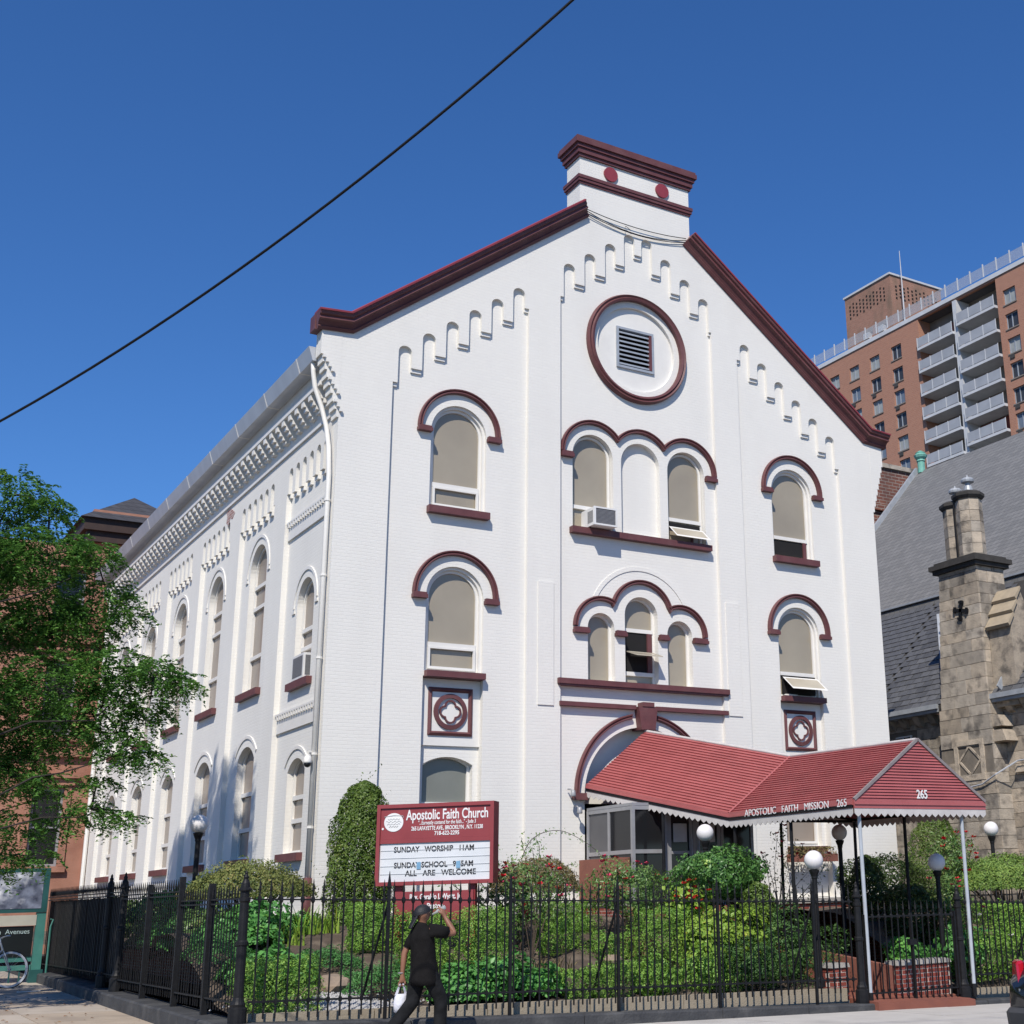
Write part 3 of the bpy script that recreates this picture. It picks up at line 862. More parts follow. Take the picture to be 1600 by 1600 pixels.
# ---- entrance: glazed vestibule with doors
VE = MB()
def vbar(x0, x1, y0, y1, z0, z1): VE.box(x0, x1, y0, y1, z0, z1)
VX0, VX1, VY = 5.95, 9.05, -1.88
for y in (-0.06, -0.95, VY):
    vbar(VX0, VX0 + 0.07, y, y + 0.07, 1.45, 3.36); vbar(VX1 - 0.07, VX1, y, y + 0.07, 1.45, 3.36)
for x in (6.75, 7.46, 8.18):
    vbar(x, x + 0.07, VY, VY + 0.07, 1.30, 3.36)
for z in (2.40, 3.28):
    vbar(VX0 + 0.005, VX0 + 0.065, VY + 0.07, -0.06, z, z + 0.08); vbar(VX1 - 0.065, VX1 - 0.005, VY + 0.07, -0.06, z, z + 0.08)
vbar(VX0 + 0.07, VX1 - 0.07, VY + 0.005, VY + 0.065, 3.28, 3.36); vbar(VX0 + 0.07, 6.75, VY + 0.005, VY + 0.065, 2.40, 2.48); vbar(8.25, VX1 - 0.07, VY + 0.005, VY + 0.065, 2.40, 2.48)
ve = VE.build('vestibule', ALU, CH)
tag(ve, 'aluminium framed glass vestibule at the entrance')
VGL = pmat('painted_reflection_glass', (0.11, 0.11, 0.115), (0.085, 0.085, 0.09), rough=0.3, scale=1.5, spec=0.3)  # grey base colour paints in the white reflected by this pane
for y0, y1, mt_ in ((-0.88, -0.06, VGL), (VY + 0.07, -0.95, DARKGL)):
    for x in (VX0 + 0.03, VX1 - 0.04):
        mb = MB(); mb.box(x, x + 0.01, y0, y1, 1.45, 3.28); mb.build('side_pane', mt_, ve)
for x0, x1, z0 in ((6.02, 6.75, 1.4), (8.25, 8.98, 1.4)):
    mb = MB(); mb.box(x0, x1, VY + 0.03, VY + 0.04, z0, 3.28); mb.build('front_pane', DARKGL, ve)
for x0, x1, hx in ((6.83, 7.45, 7.40), (7.54, 8.17, 7.58)):
    mb = MB(); mb.prism([[(x0, 1.36), (x1, 1.36), (x1, 3.26), (x0, 3.26)], [(x0 + 0.08, 1.60), (x1 - 0.08, 1.60), (x1 - 0.08, 3.18), (x0 + 0.08, 3.18)]], VY + 0.01, VY + 0.05)
    mb.box(x0 + 0.082, x1 - 0.082, VY + 0.012, VY + 0.048, 2.38, 2.44)
    dr = mb.build('door', ALU, ve)
    mb = MB(); mb.box(x0 + 0.08, x1 - 0.08, VY + 0.025, VY + 0.035, 1.60, 3.18); mb.build('pane', DARKGL, dr)
    mb = MB(); mb.tube([(hx, VY - 0.05, 2.2), (hx, VY - 0.05, 2.7)], 0.016, 6); mb.build('handle', ALU, dr)
    mb = MB(); mb.box(x0 + 0.14, x1 - 0.14, VY + 0.016, VY + 0.022, 2.62, 3.0); mb.build('notice', pmat('paper', (0.55, 0.55, 0.54), rough=0.8), dr)
mb = MB(); mb.box(VX0, VX1, VY, -0.003, 3.362, 3.42); mb.build('vestibule_roof', ALU, ve)
# stoop with terracotta cheek walls and steps
TERR = pmat('terracotta_render', (0.24, 0.095, 0.065), (0.195, 0.075, 0.052), rough=0.8, scale=2.5, bump=0.3, bscale=30, col3=(0.15, 0.06, 0.045), scale3=1.2, amt3=0.5)
REDPAINT = pmat('red_paint_step', (0.24, 0.085, 0.055), (0.19, 0.066, 0.045), rough=0.75, scale=3, bump=0.3, col3=(0.14, 0.06, 0.05), scale3=1.5, amt3=0.4)
ST = empty('stoop', 'terracotta stoop with cheek walls and steps under the red canopy', 'steps', (7.5, -1.5, 1.2))
def stp(name, mb, mat):
    o = mb.build(name, mat, ST); o.matrix_parent_inverse = Matrix.Translation((-7.5, 1.5, -1.2)); return o
for x0, x1 in ((5.72, 5.94), (9.06, 9.28)):
    mb = MB(); mb.box(x0, x1, -1.78, -0.065, 1.45, 2.33); stp('cheek_wall', mb, TERR)
    mb = MB(); mb.box(x0 - 0.03, x1 + 0.03, -1.81, -0.066, 1.385, 1.448); stp('cheek_ledge', mb, STONECAP)
    mb = MB(); mb.box(x0 + 0.001, x1 - 0.001, -1.78, -0.067, 0.2, 1.384); stp('cheek_base', mb, REDBRICK)
mb = MB(); mb.box(5.95, 9.05, -2.6, -0.068, 0.3, 1.33); stp('landing', mb, REDPAINT)
for k in range(8):
    mb = MB(); y1 = -2.601 - 0.30 * k; z1 = 1.16 - 0.165 * k
    cx = 7.5 + 1.0 * (-y1 - 2.6) / 2.4
    mb.box(cx - 1.45, cx + 1.35, y1 - 0.30, y1, -0.5, z1); stp('step', mb, REDPAINT)
# front path from the gate
mb = MB(); mb.hexa([(7.02, -7.9, -0.6), (9.28, -7.9, -0.65), (9.9, -5.0, -0.6), (7.04, -5.0, -0.6)], [(7.02, -7.9, -0.248), (9.28, -7.9, -0.345), (9.9, -5.0, -0.10), (7.04, -5.0, -0.10)])
mb.build('entrance_path', REDPAINT)['kind'] = 'structure'
# ================================================================ canopy
AWN = pmat('red_awning_metal', (0.39, 0.112, 0.108), (0.335, 0.092, 0.089), rough=0.42, scale=2.5, spec=0.45, rand=0.05)
FRW = pmat('awning_fringe', (0.55, 0.52, 0.49), (0.47, 0.44, 0.42), rough=0.6, scale=5)
POLEW = pmat('grey_canopy_pole', (0.42, 0.45, 0.48), (0.34, 0.37, 0.40), rough=0.5, scale=5)
LETW = pmat('white_letters', (0.80, 0.79, 0.77), rough=0.5)
CAN = empty('entrance_canopy', 'long red metal awning on poles running from the church door to the gate', 'canopy', (8.5, -4.0, -0.2))
CI = Matrix.Translation((-8.5, 4.0, 0.2))
def cpart(name, mb, mat, par=CAN):
    o = mb.build(name, mat, par)
    if par is CAN: o.matrix_parent_inverse = CI
    return o
V = Vector
rid = [V((7.47, -0.03, 5.14)), V((8.50, -4.0, 4.22)), V((8.52, -7.70, 4.16))]
eL = [V((5.93, -0.03, 3.92)), V((6.90, -4.0, 3.06)), V((6.90, -7.70, 3.06))]
eR = [V((9.00, -0.03, 3.92)), V((10.13, -4.0, 3.06)), V((10.14, -7.70, 3.06))]
def slats(r0, r1, e0, e1, n, flip, step=0.028):
    nr = (r1 - r0).cross(e0 - r0).normalized()
    if nr.z < 0: nr = -nr
    for k in range(n):
        a, b = k / n, (k + 1) / n
        A0 = r0.lerp(e0, a); A1 = r1.lerp(e1, a); B0 = r0.lerp(e0, b); B1 = r1.lerp(e1, b)
        mb = MB()
        mb.hexa([A0 - nr * 0.012, A1 - nr * 0.012, B1 - nr * 0.012, B0 - nr * 0.012], [A0, A1, B1 + nr * step, B0 + nr * step])
        cpart('slat', mb, AWN)
for i in range(2):
    slats(rid[i], rid[i + 1], eL[i], eL[i + 1], 24, False)
    slats(rid[i], rid[i + 1], eR[i], eR[i + 1], 24, True)
# gable front made of lapped boards
pk = rid[2]; n = 21
for k in range(n):
    z0 = 3.06 + (pk.z - 3.06) * k / n; z1 = 3.06 + (pk.z - 3.06) * (k + 1) / n
    def xr(z): t = (z - 3.06) / (pk.z - 3.06); return (6.90 + (8.52 - 6.90) * t, 10.14 + (8.52 - 10.14) * t)
    a0, a1 = xr(z0); b0, b1 = xr(min(z1, pk.z - 0.002))
    mb = MB(); mb.hexa([(a0, -7.74, z0), (a1, -7.74, z0), (a1, -7.705, z0), (a0, -7.705, z0)], [(b0, -7.715, z1), (b1, -7.715, z1), (b1, -7.703, z1), (b0, -7.703, z1)])
    cpart('gable_slat', mb, AWN)
# metal edge trims, ridge and valley caps
mb = MB()
for a, b in ((eL[2], rid[2]), (rid[2], eR[2])):
    mb.bar(V(a) + V((0, -0.03, 0.02)), V(b) + V((0, -0.03, 0.02)), 0.05, 0.05)
cpart('gable_trim', mb, pmat('awning_trim', (0.25, 0.22, 0.21), (0.2, 0.17, 0.165), rough=0.5))
mb = MB()
for i in range(2): mb.tube([rid[i] + V((0, 0, 0.02)), rid[i + 1] + V((0, 0, 0.02))], 0.03, 8)
cpart('ridge_cap', mb, FRW)
mb = MB()
mb.tube([rid[1] + V((0, 0, 0.015)), eL[1] + V((-0.02, 0, 0.025))], 0.022, 6); mb.tube([rid[1] + V((0, 0, 0.015)), eR[1] + V((0.02, 0, 0.025))], 0.022, 6)
cpart('valley_cap', mb, AWN)
# fascia and scalloped fringe
def fascia(a, b, out):
    a = V(a); b = V(b); o = V(out)
    mb = MB()
    mb.hexa([a + V((0, 0, -0.13)) + o * 0.02, b + V((0, 0, -0.13)) + o * 0.02, b + V((0, 0, -0.13)) - o * 0.01, a + V((0, 0, -0.13)) - o * 0.01],
            [a + V((0, 0, 0.03)) + o * 0.02, b + V((0, 0, 0.03)) + o * 0.02, b + V((0, 0, 0.03)) - o * 0.01, a + V((0, 0, 0.03)) - o * 0.01])
    mb.bar(a + V((0, 0, -0.05)) + o * 0.03, b + V((0, 0, -0.05)) + o * 0.03, 0.02, 0.03)
    fs = cpart('fascia', mb, AWN)
    L = (b - a).length; nt_ = int(L / 0.15); mb = MB()
    m_ = nt_ * 6
    vs = []; f2 = []
    for i in range(m_ + 1):
        t = i / m_; p = a.lerp(b, t)
        ph = (i % 6) / 6.0
        zz = -0.215 - 0.06 * (1 - abs(2 * ph - 1)) ** 0.8
        for d in (0.012, 0.004):
            vs.append(p + V((0, 0, -0.128)) + o * d); vs.append(p + V((0, 0, zz)) + o * d)
    for i in range(m_):
        q = 4 * i
        f2 += [(q, q + 1, q + 5, q + 4), (q + 2, q + 6, q + 7, q + 3), (q + 1, q + 3, q + 7, q + 5), (q, q + 4, q + 6, q + 2)]
    mb.add(vs, f2)
    cpart('fringe', mb, FRW)
    return fs
def perp(a, b):
    d = (V(b) - V(a)); d.z = 0; d.normalize(); return V((d.y, -d.x, 0))
for i in range(2):
    p_ = perp(eL[i], eL[i + 1]); p_ = p_ if p_.x < 0 else -p_
    fascia(eL[i], eL[i + 1], p_)
    p_ = perp(eR[i], eR[i + 1]); p_ = p_ if p_.x > 0 else -p_
    fascia(eR[i], eR[i + 1], p_)
fascia(eL[2] + V((0, -0.02, 0)), eR[2] + V((0, -0.02, 0)), (0, -1, 0))
# lettering
me = text_mesh('APOSTOLIC   FAITH   MISSION    265', 0.185, 0.004, 1.0, bold=0.0)
me.materials.append(LETW)
xs_ = [v.co.x for v in me.vertices]; wid = max(xs_) - min(xs_)
for v in me.vertices: v.co.x *= 3.02 / wid
t = inst('lettering', me, CAN)
t.matrix_parent_inverse = CI
t.matrix_world = Matrix(((0, 0, -1, 6.862), (-1, 0, 0, -6.07), (0, 1, 0, 3.03), (0, 0, 0, 1)))
me = text_mesh('265', 0.215, 0.004, 0.85, bold=0.004); me.materials.append(LETW)
t = inst('lettering', me, CAN); t.matrix_parent_inverse = CI
t.matrix_world = Matrix(((1, 0, 0, 8.52), (0, 0, -1, -7.75), (0, 1, 0, 3.18), (0, 0, 0, 1)))
# frame and poles
mb = MB()
for i in range(2):
    for e in (eL, eR): mb.bar(e[i] + V((0, 0, -0.10)), e[i + 1] + V((0, 0, -0.10)), 0.05, 0.05)
for y, xa, xb, z in ((-7.62, 7.0, 10.05, 2.93), (-4.0, 7.0, 10.05, 2.93), (-1.9, 6.5, 9.5, 3.3)):
    mb.bar((xa, y, z), (xb, y, z), 0.05, 0.05)
cpart('under_frame', mb, BLACK)
for x0, x1, y, z1, mat_ in ((7.10, 7.09, -7.62, 2.92, POLEW), (9.56, 9.60, -7.62, 2.92, POLEW), (7.0, 7.0, -5.8, 2.92, BLACK), (10.02, 10.05, -5.6, 2.92, BLACK), (6.98, 6.98, -4.05, 2.92, BLACK), (10.05, 10.08, -4.05, 2.92, BLACK), (6.5, 6.5, -2.2, 3.3, BLACK), (9.55, 9.58, -2.2, 3.3, BLACK)):
    zb_ = -0.33 if y < -7 else (bed_z(x0, y) - 0.1)
    mb = MB(); mb.tube([(x0, y, zb_), (x1, y, z1)], 0.034, 10)
    p = cpart('pole', mb, mat_)
    if mat_ is POLEW and y < -7:
        mb = MB(); mb.tube([(x0, y, zb_), (x0, y, zb_ + 0.22)], 0.045, 10); mb.build('pole_foot', BLACK, p)

# ================================================================ kerb and iron fences
KST = pmat('dark_kerb_stone', (0.035, 0.036, 0.039), (0.055, 0.056, 0.058), rough=0.75, scale=3, bump=0.6, bscale=25, col3=(0.16, 0.155, 0.145), scale3=2.2, amt3=0.35)
mb = MB(); mb.box(0, 1, 0, 1, 0, 1)
kb = bpy.data.objects.new('fence_kerb', None); COL.objects.link(kb); kb['kind'] = 'structure'
def kerb_block(x0, x1, y0, y1, za, zb_, along='x'):
    mb = MB(); j = random.uniform(-0.012, 0.012)
    g0 = min(ground_z(x0, y0), ground_z(x1, y1)) - 0.3
    b = 0.025
    if along == 'x': zt = [za, zb_, zb_, za]
    else: zt = [za, za, zb_, zb_]
    bot = [(x0, y0, g0), (x1, y0, g0), (x1, y1, g0), (x0, y1, g0)]
    mid = [(x, y, z - b + j) for (x, y, _), z in zip(bot, zt)]
    cx, cy = (x0 + x1) / 2, (y0 + y1) / 2
    top = [(x + (b if x < cx else -b), y + (b if y < cy else -b), z + j) for (x, y, _), z in zip(bot, zt)]
    mb.add(bot + mid + top, [(0, 3, 2, 1), (0, 1, 5, 4), (1, 2, 6, 5), (2, 3, 7, 6), (3, 0, 4, 7), (4, 5, 9, 8), (5, 6, 10, 9), (6, 7, 11, 10), (7, 4, 8, 11), (8, 9, 10, 11)])
    mb.build('kerb_stone', KST, kb)
xk = [-3.66, -1.2, 1.45, 3.9, 5.6, 7.9, 9.7, 12.5, 15.5]
for i in range(len(xk) - 1):
    kerb_block(xk[i] + 0.006, xk[i + 1] - 0.006, -7.80, -7.42, kerb_z(xk[i]), kerb_z(xk[i + 1]))
yk = [-7.42, -5.6, -4.1, -1.0, 2.0, 4.6, 7.3]
def skz(y): return 0.19 + 0.0136 * (y + 7.6)
for i in range(len(yk) - 1):
    kerb_block(-3.68, -3.26, yk[i] + 0.006, yk[i + 1] - 0.006, skz(yk[i]), skz(yk[i + 1]), 'y')

# picket: square bar with knuckle and spear head, origin at rail height
pkm = MB()
pkm.box(-0.009, 0.009, -0.009, 0.009, -1.46, 0.10)
pkm.lathe((0, 0, 0), [(0.010, -0.05), (0.027, -0.025), (0.030, 0.0), (0.027, 0.025), (0.010, 0.05)], 6)
pkm.lathe((0, 0, 0.10), [(0.010, 0.0), (0.019, 0.02), (0.015, 0.06), (0.002, 0.17)], 4)
pkm.box(-0.018, 0.018, -0.018, 0.018, -1.28, -1.22)
PICK = pkm.mesh('picket', BLACK)
def frz(x): return 1.69 - 0.0309 * (x + 3.45)
def post_mesh(h):
    m_ = MB()
    m_.lathe((0, 0, 0), [(0.115, 0.0), (0.115, 0.20), (0.09, 0.22), (0.095, 0.25), (0.078, 0.28), (0.066, 0.33), (0.064, 0.95), (0.078, 0.96), (0.078, 1.0), (0.060, 1.02), (0.057, h - 0.40),
                         (0.072, h - 0.38), (0.072, h - 0.34), (0.055, h - 0.33), (0.055, h - 0.26), (0.085, h - 0.25), (0.085, h - 0.23), (0.06, h - 0.21), (0.055, h - 0.16), (0.03, h - 0.11), (0.035, h - 0.08), (0.018, h - 0.05), (0.022, h - 0.03), (0.004, h)], 14)
    return m_.mesh('post', BLACK, smooth=False)
def fence_x(x0, x1, label, posts, first):
    F = empty('iron_fence', label, 'fence', (x0, -7.6, kerb_z(x0)), group=None)
    inv = F.location.copy()
    def put(name, me_, loc): return inst(name, me_, F, (loc[0] - inv.x, loc[1] - inv.y, loc[2] - inv.z))
    n_ = int(round((x1 - x0) / 0.141))
    for i in range(n_):
        x = x0 + (i + 0.5) * (x1 - x0) / n_
        if any(abs(x - p) < 0.05 for p in posts): continue
        o = put('picket', PICK, (x, -7.6, frz(x))); o.rotation_euler = (random.gauss(0, 0.006), random.gauss(0, 0.006), 0)
    for nm, dz, hh in (('top_rail', 0.0, 0.02), ('bottom_rail', -1.25, 0.025)):
        mb = MB(); mb.bar((x0, -7.6, frz(x0) + dz), (x1, -7.6, frz(x1) + dz), 0.035, hh)
        o = mb.build(nm, BLACK, F); o.matrix_parent_inverse = Matrix.Translation(-inv)
    for p in posts:
        mb = MB(); mb.box(p - 0.02, p + 0.02, -7.62, -7.58, kerb_z(p) - 0.05, frz(p) + 0.14)
        mb.lathe((p, -7.6, frz(p) + 0.14), [(0.02, 0), (0.034, 0.03), (0.026, 0.08), (0.003, 0.24)], 6)
        o = mb.build('post', BLACK, F); o.matrix_parent_inverse = Matrix.Translation(-inv)
    for p in posts[::2]:
        mb = MB(); mb.bar((p, -7.58, frz(p) - 0.05), (p - 0.1, -7.0, kerb_z(p) + 0.25), 0.025)
        o = mb.build('brace', BLACK, F); o.matrix_parent_inverse = Matrix.Translation(-inv)
    return F
FL = fence_x(-3.33, 6.82, 'long black iron spear fence between the corner post and the canopy gate', [-1.5, 0.35, 2.15, 4.0, 5.95], True)
FR_ = fence_x(9.45, 15.5, 'black iron spear fence past the canopy gate towards the black car', [11.3, 13.1], False)
big = post_mesh(1.88)
def cast_post(x, y, z, label, s=1.0, group=None):
    o = inst('fence_post', big, None, (x, y, z), (0, 0, 0), (1, 1, s)); return tag(o, label, 'post', group)
cast_post(-3.45, -7.6, 0.17, 'cast iron corner post with pointed finial where the two fences meet')
cast_post(6.93, -7.6, -0.27, 'cast iron gate post beside the grey pole and left brick pier', 1.05)
cast_post(9.33, -7.6, -0.37, 'cast iron gate post beside the wide low brick wall', 1.05)
# gate
G = empty('iron_gate', 'black iron picket gate under the red canopy front', 'gate', (8.13, -7.6, -0.25))
for i in range(15):
    x = 7.12 + i * (9.16 - 7.12) / 14
    inst('picket', PICK, G, (x - 8.13, 0, 1.36 - 0.02 * i * 0.1 + 0.0), (0, 0, 0), (1, 1, 0.97))
for dz in (1.36, 0.12):
    mb = MB(); mb.bar((-1.05, 0, dz), (1.07, 0, dz - 0.02), 0.035, 0.025); mb.build('rail', BLACK, G)
for x in (-1.06, 0.02, 1.08):
    mb = MB(); mb.box(x - 0.018, x + 0.018, -0.03, 0.03, -0.02, 1.40); mb.build('stile', BLACK, G)
mb = MB(); mb.box(-0.07, 0.09, -0.05, 0.03, 0.86, 0.96); mb.build('latch', BLACK, G)

# side street fence in three stretches
SPI = MB()
SPI.box(-0.007, 0.007, -0.006, 0.006, -1.40, 0.02); SPI.lathe((0, 0, 0.02), [(0.010, 0.0), (0.014, 0.05), (0.003, 0.15)], 4)
SPICK = SPI.mesh('picket', BLACK)
def fence_y(y0, y1, zr, label, h=1.40, sp=0.135, dz1=0.0):
    F = empty('iron_fence', label, 'fence', (-3.45, y0, skz(y0)))
    inv = F.location.copy()
    n_ = int(round((y1 - y0) / sp))
    for i in range(n_):
        y = y0 + (i + 0.5) * (y1 - y0) / n_
        o = inst('picket', SPICK, F, (0, y - inv.y, zr + dz1 * (y - y0) - inv.z), (random.gauss(0, 0.01), 0, 0), (1, 1, h / 1.40))
    for dz in (0.0, -0.06, -h + 0.13):
        mb = MB(); mb.bar((-3.45, y0, zr + dz), (-3.45, y1, zr + dz + dz1 * (y1 - y0)), 0.045, 0.02)
        o = mb.build('rail', BLACK, F); o.matrix_parent_inverse = Matrix.Translation(-inv)
    return F, inv
F1, i1 = fence_y(-7.48, -4.38, 1.70, 'lower stretch of the side iron fence next to the corner post')
F2, i2 = fence_y(-4.28, -0.45, 1.84, 'raised stretch of the side iron fence before the boarded part', 1.5)
F3, i3 = fence_y(-0.22, 7.2, 1.90, 'boarded stretch of the side iron fence beside the green subway entrance', 1.5, 0.14)
for y, z1, F, iv in ((-6.0, 1.92, F1, i1), (-4.33, 2.05, F2, i2), (-2.3, 1.98, F2, i2)):
    mb = MB(); mb.box(-3.49, -3.41, y - 0.035, y + 0.035, skz(y) - 0.05, z1); o = mb.build('post', BLACK, F); o.matrix_parent_inverse = Matrix.Translation(-iv)
cast_post(-3.45, -0.35, 0.27, 'taller cast iron post at the start of the boarded fence', 1.04)
cast_post(-3.45, 0.82, 0.29, 'cast iron post standing within the boarded fence', 1.03)
BOARD = pmat('black_fence_board', (0.016, 0.016, 0.017), (0.032, 0.031, 0.03), rough=0.7, scale=5, bump=0.4, bscale=30, streak=True, rand=0.35, col3=(0.07, 0.062, 0.05), scale3=6, amt3=0.3)
for i in range(46):
    y = -0.16 + 0.16 * i
    mb = MB(); mb.box(-3.425 + random.uniform(0, 0.012), -3.405, y + 0.004, y + 0.152, 0.44 + random.uniform(0, 0.04), 1.82 + random.uniform(-0.01, 0.01))
    o = mb.build('board', BOARD, F3); o.matrix_parent_inverse = Matrix.Translation(-i3)

# stone edging of the beds behind the fence
EDGE = pmat('tan_edging', (0.34, 0.29, 0.215), (0.27, 0.225, 0.165), rough=0.85, scale=4, bump=0.4, bscale=40)
for i in range(6):
    x0 = -3.2 + 1.68 * i; x1 = x0 + 1.665
    mb = MB(); za, zb_ = bed_z(x0, -7.18) * 0 + 0.27 - 0.03 * (x0 + 3.3), 0.27 - 0.03 * (x1 + 3.3)
    mb.hexa([(x0, -7.30, -0.5), (x1, -7.30, -0.5), (x1, -7.16, -0.5), (x0, -7.16, -0.5)], [(x0, -7.30, za), (x1, -7.30, zb_), (x1, -7.16, zb_), (x0, -7.16, za)])
    tag(mb.build('bed_edging', EDGE), 'tan timber edging board along the flower bed behind the fence', 'edging', 'edging boards of the front bed')
for i in range(3):
    x0 = 9.9 + 1.9 * i; x1 = x0 + 1.88
    mb = MB(); za, zb_ = 0.17 - 0.03 * (x0 + 3.3), 0.17 - 0.03 * (x1 + 3.3)
    mb.hexa([(x0, -7.30, -0.7), (x1, -7.30, -0.7), (x1, -7.16, -0.7), (x0, -7.16, -0.7)], [(x0, -7.30, za), (x1, -7.30, zb_), (x1, -7.16, zb_), (x0, -7.16, za)])
    tag(mb.build('bed_edging', EDGE), 'tan edging board along the bed past the canopy gate', 'edging', 'edging boards of the bed past the gate')

# brick gate walls, brick by brick
BRK = pmat('gate_brick', (0.27, 0.062, 0.042), (0.21, 0.045, 0.034), rough=0.8, scale=12, bump=0.5, bscale=60, rand=0.22)
MORT = pmat('mortar', (0.60, 0.54, 0.47), (0.52, 0.46, 0.40), rough=0.9, scale=10, bump=0.4)
def brick_wall(x0, x1, y0, y1, z0, courses, label, bw=0.205, bh=0.075, cap=0.07):
    Wl = empty('brick_wall', label, 'wall', ((x0 + x1) / 2, (y0 + y1) / 2, z0))
    iv = Matrix.Translation(-Wl.location)
    mb = MB(); mb.box(x0 + 0.008, x1 - 0.008, y0 + 0.008, y1 - 0.008, z0 - 0.3, z0 + courses * bh); o = mb.build('mortar', MORT, Wl); o.matrix_parent_inverse = iv
    for c in range(courses):
        x = x0 - (bw / 2 if c % 2 else 0); z = z0 + c * bh
        while x < x1 - 0.02:
            a, b = max(x, x0), min(x + bw - 0.02, x1)
            if b - a > 0.03:
                mb = MB(); e = random.uniform(0, 0.004)
                mb.box(a, b, y0 - e, y0 + 0.09, z + 0.009, z + bh - 0.009); o = mb.build('brick', BRK, Wl); o.matrix_parent_inverse = iv
            x += bw
        # flank bricks
        y = y0 + 0.10 + (0.1 if c % 2 else 0)
        while y < y1 - 0.05:
            mb = MB(); mb.box(x0 - 0.003, x0 + 0.08, y, min(y + bw - 0.012, y1), z + 0.006, z + bh - 0.006); o = mb.build('brick', BRK, Wl); o.matrix_parent_inverse = iv
            y += bw
    mb = MB(); zt = z0 + courses * bh
    k = max(1, int((x1 - x0) / 0.33))
    for i in range(k):
        a = x0 - 0.03 + (x1 - x0 + 0.06) * i / k; b = x0 - 0.03 + (x1 - x0 + 0.06) * (i + 1) / k - 0.008
        mb = MB(); mb.hexa([(a, y0 - 0.03, zt + 0.002), (b, y0 - 0.03, zt + 0.002), (b, y1 + 0.03, zt + 0.002), (a, y1 + 0.03, zt + 0.002)], [(a + 0.015, y0 - 0.015, zt + cap), (b - 0.015, y0 - 0.015, zt + cap), (b - 0.015, y1 + 0.015, zt + cap + 0.01), (a + 0.015, y1 + 0.015, zt + cap + 0.01)])
        o = mb.build('coping_stone', STONECAP, Wl); o.matrix_parent_inverse = iv
    return Wl
brick_wall(8.10, 9.36, -7.25, -6.95, -0.27, 7, 'wide low red brick wall with pale stone coping behind the gate')
brick_wall(6.60, 6.95, -7.25, -6.9, -0.23, 7, 'narrow red brick pier with stone cap beside the rounded shrub')
mb = MB(); mb.hexa([(7.98, -7.15, -0.3), (8.09, -7.15, -0.3), (8.09, -5.0, -0.3), (7.98, -5.0, -0.3)], [(7.98, -7.15, 0.26), (8.09, -7.15, 0.26), (8.09, -5.0, 0.5), (7.98, -5.0, 0.5)])
tag(mb.build('ramp_wall', TERR), 'terracotta rendered side wall of the entrance path behind the gate', 'wall')

# ================================================================ globe lamps
GLOBE = pmat('opal_globe', (0.74, 0.71, 0.69), (0.70, 0.67, 0.65), rough=0.45, scale=2, spec=0.3)
def lamp_meshes(h):
    p = MB(); p.lathe((0, 0, 0), [(0.09, 0), (0.09, 0.12), (0.055, 0.16), (0.045, h - 0.32), (0.055, h - 0.30), (0.055, h - 0.27), (0.085, h - 0.20), (0.095, h - 0.165), (0.05, h - 0.15)], 12)
    return p.mesh('lamp_post', BLACK)
gm = MB(); gm.lathe((0, 0, 0), [(0.165 * math.sin(PI * (0.03 + 0.94 * i / 18)), -0.165 * math.cos(PI * (0.03 + 0.94 * i / 18))) for i in range(19)], 24)
GLM = gm.mesh('globe', GLOBE, smooth=True)
for x, y, zg, zb_, lab in ((-2.2, 0.0, 3.07, 0.85, 'globe lamp beside the flank wall of the church by the flat topped yew'),
                           (6.30, -4.0, 2.70, 0.6, 'globe lamp behind the round glossy bush near the entrance doors'),
                           (6.42, -7.12, 2.08, 0.0, 'globe lamp behind the spear fence beside the narrow brick pier'),
                           (9.95, -3.7, 2.72, 0.3, 'shaded globe lamp seen under the canopy beside the window with flower box'),
                           (9.97, -6.5, 2.02, -0.1, 'shaded globe lamp between the gate and the red roses'),
                           (14.2, -4.0, 2.78, 0.5, 'globe lamp rising over the domed yew near the stone church')):
    L = empty('globe_lamp', lab, 'lamp post', (x, y, zb_), group='globe lamps in the church garden')
    inst('lamp_post', lamp_meshes(zg - zb_), L)
    inst('globe', GLM, L, (0, 0, zg - zb_))

# ================================================================ air conditioners, cameras, floodlights
ACW = pmat('ac_casing', (0.72, 0.71, 0.69), (0.64, 0.63, 0.61), rough=0.5, scale=4)
ACG = pmat('ac_grille', (0.16, 0.16, 0.165), (0.12, 0.12, 0.125), rough=0.6, scale=30)
A = empty('air_conditioner', 'white box air conditioner jutting from the left of the triple window', 'air conditioner', (6.30, -0.05, 9.79))
mb = MB(); mb.prism([[(-0.31, 0.0), (0.31, 0.0), (0.31, 0.44), (-0.31, 0.44)], [(-0.26, 0.04), (0.27, 0.04), (0.27, 0.40), (-0.26, 0.40)]], -0.30, -0.26); mb.box(-0.30, 0.30, -0.259, 0.50, 0.005, 0.435); mb.build('casing', ACW, A)
mb = MB(); mb.box(-0.255, 0.265, -0.285, -0.262, 0.045, 0.395); gr = mb.build('grille', ACG, A)
for k in range(11):
    mb = MB(); mb.box(-0.25, 0.26, -0.292, -0.286, 0.06 + 0.03 * k, 0.072 + 0.03 * k); mb.build('grille_bar', pmat('ac_bar', (0.22, 0.22, 0.23)), gr)
for k in range(5):
    mb = MB(); mb.box(-0.306, -0.301, -0.22 + 0.05 * k, -0.19 + 0.05 * k, 0.08, 0.36); mb.build('vent_slot', ACG, A)
A = empty('air_conditioner', 'small air conditioner in the upper flank window nearest the corner pipe', 'air conditioner', (0.2, 1.9, 6.14))
mb = MB(); mb.box(-0.18, 0.22, -0.42, 0.32, 0, 0.52); mb.build('casing', ACW, A)
mb = MB(); mb.box(-0.186, -0.181, -0.36, 0.26, 0.05, 0.47); mb.build('grille', ACG, A)
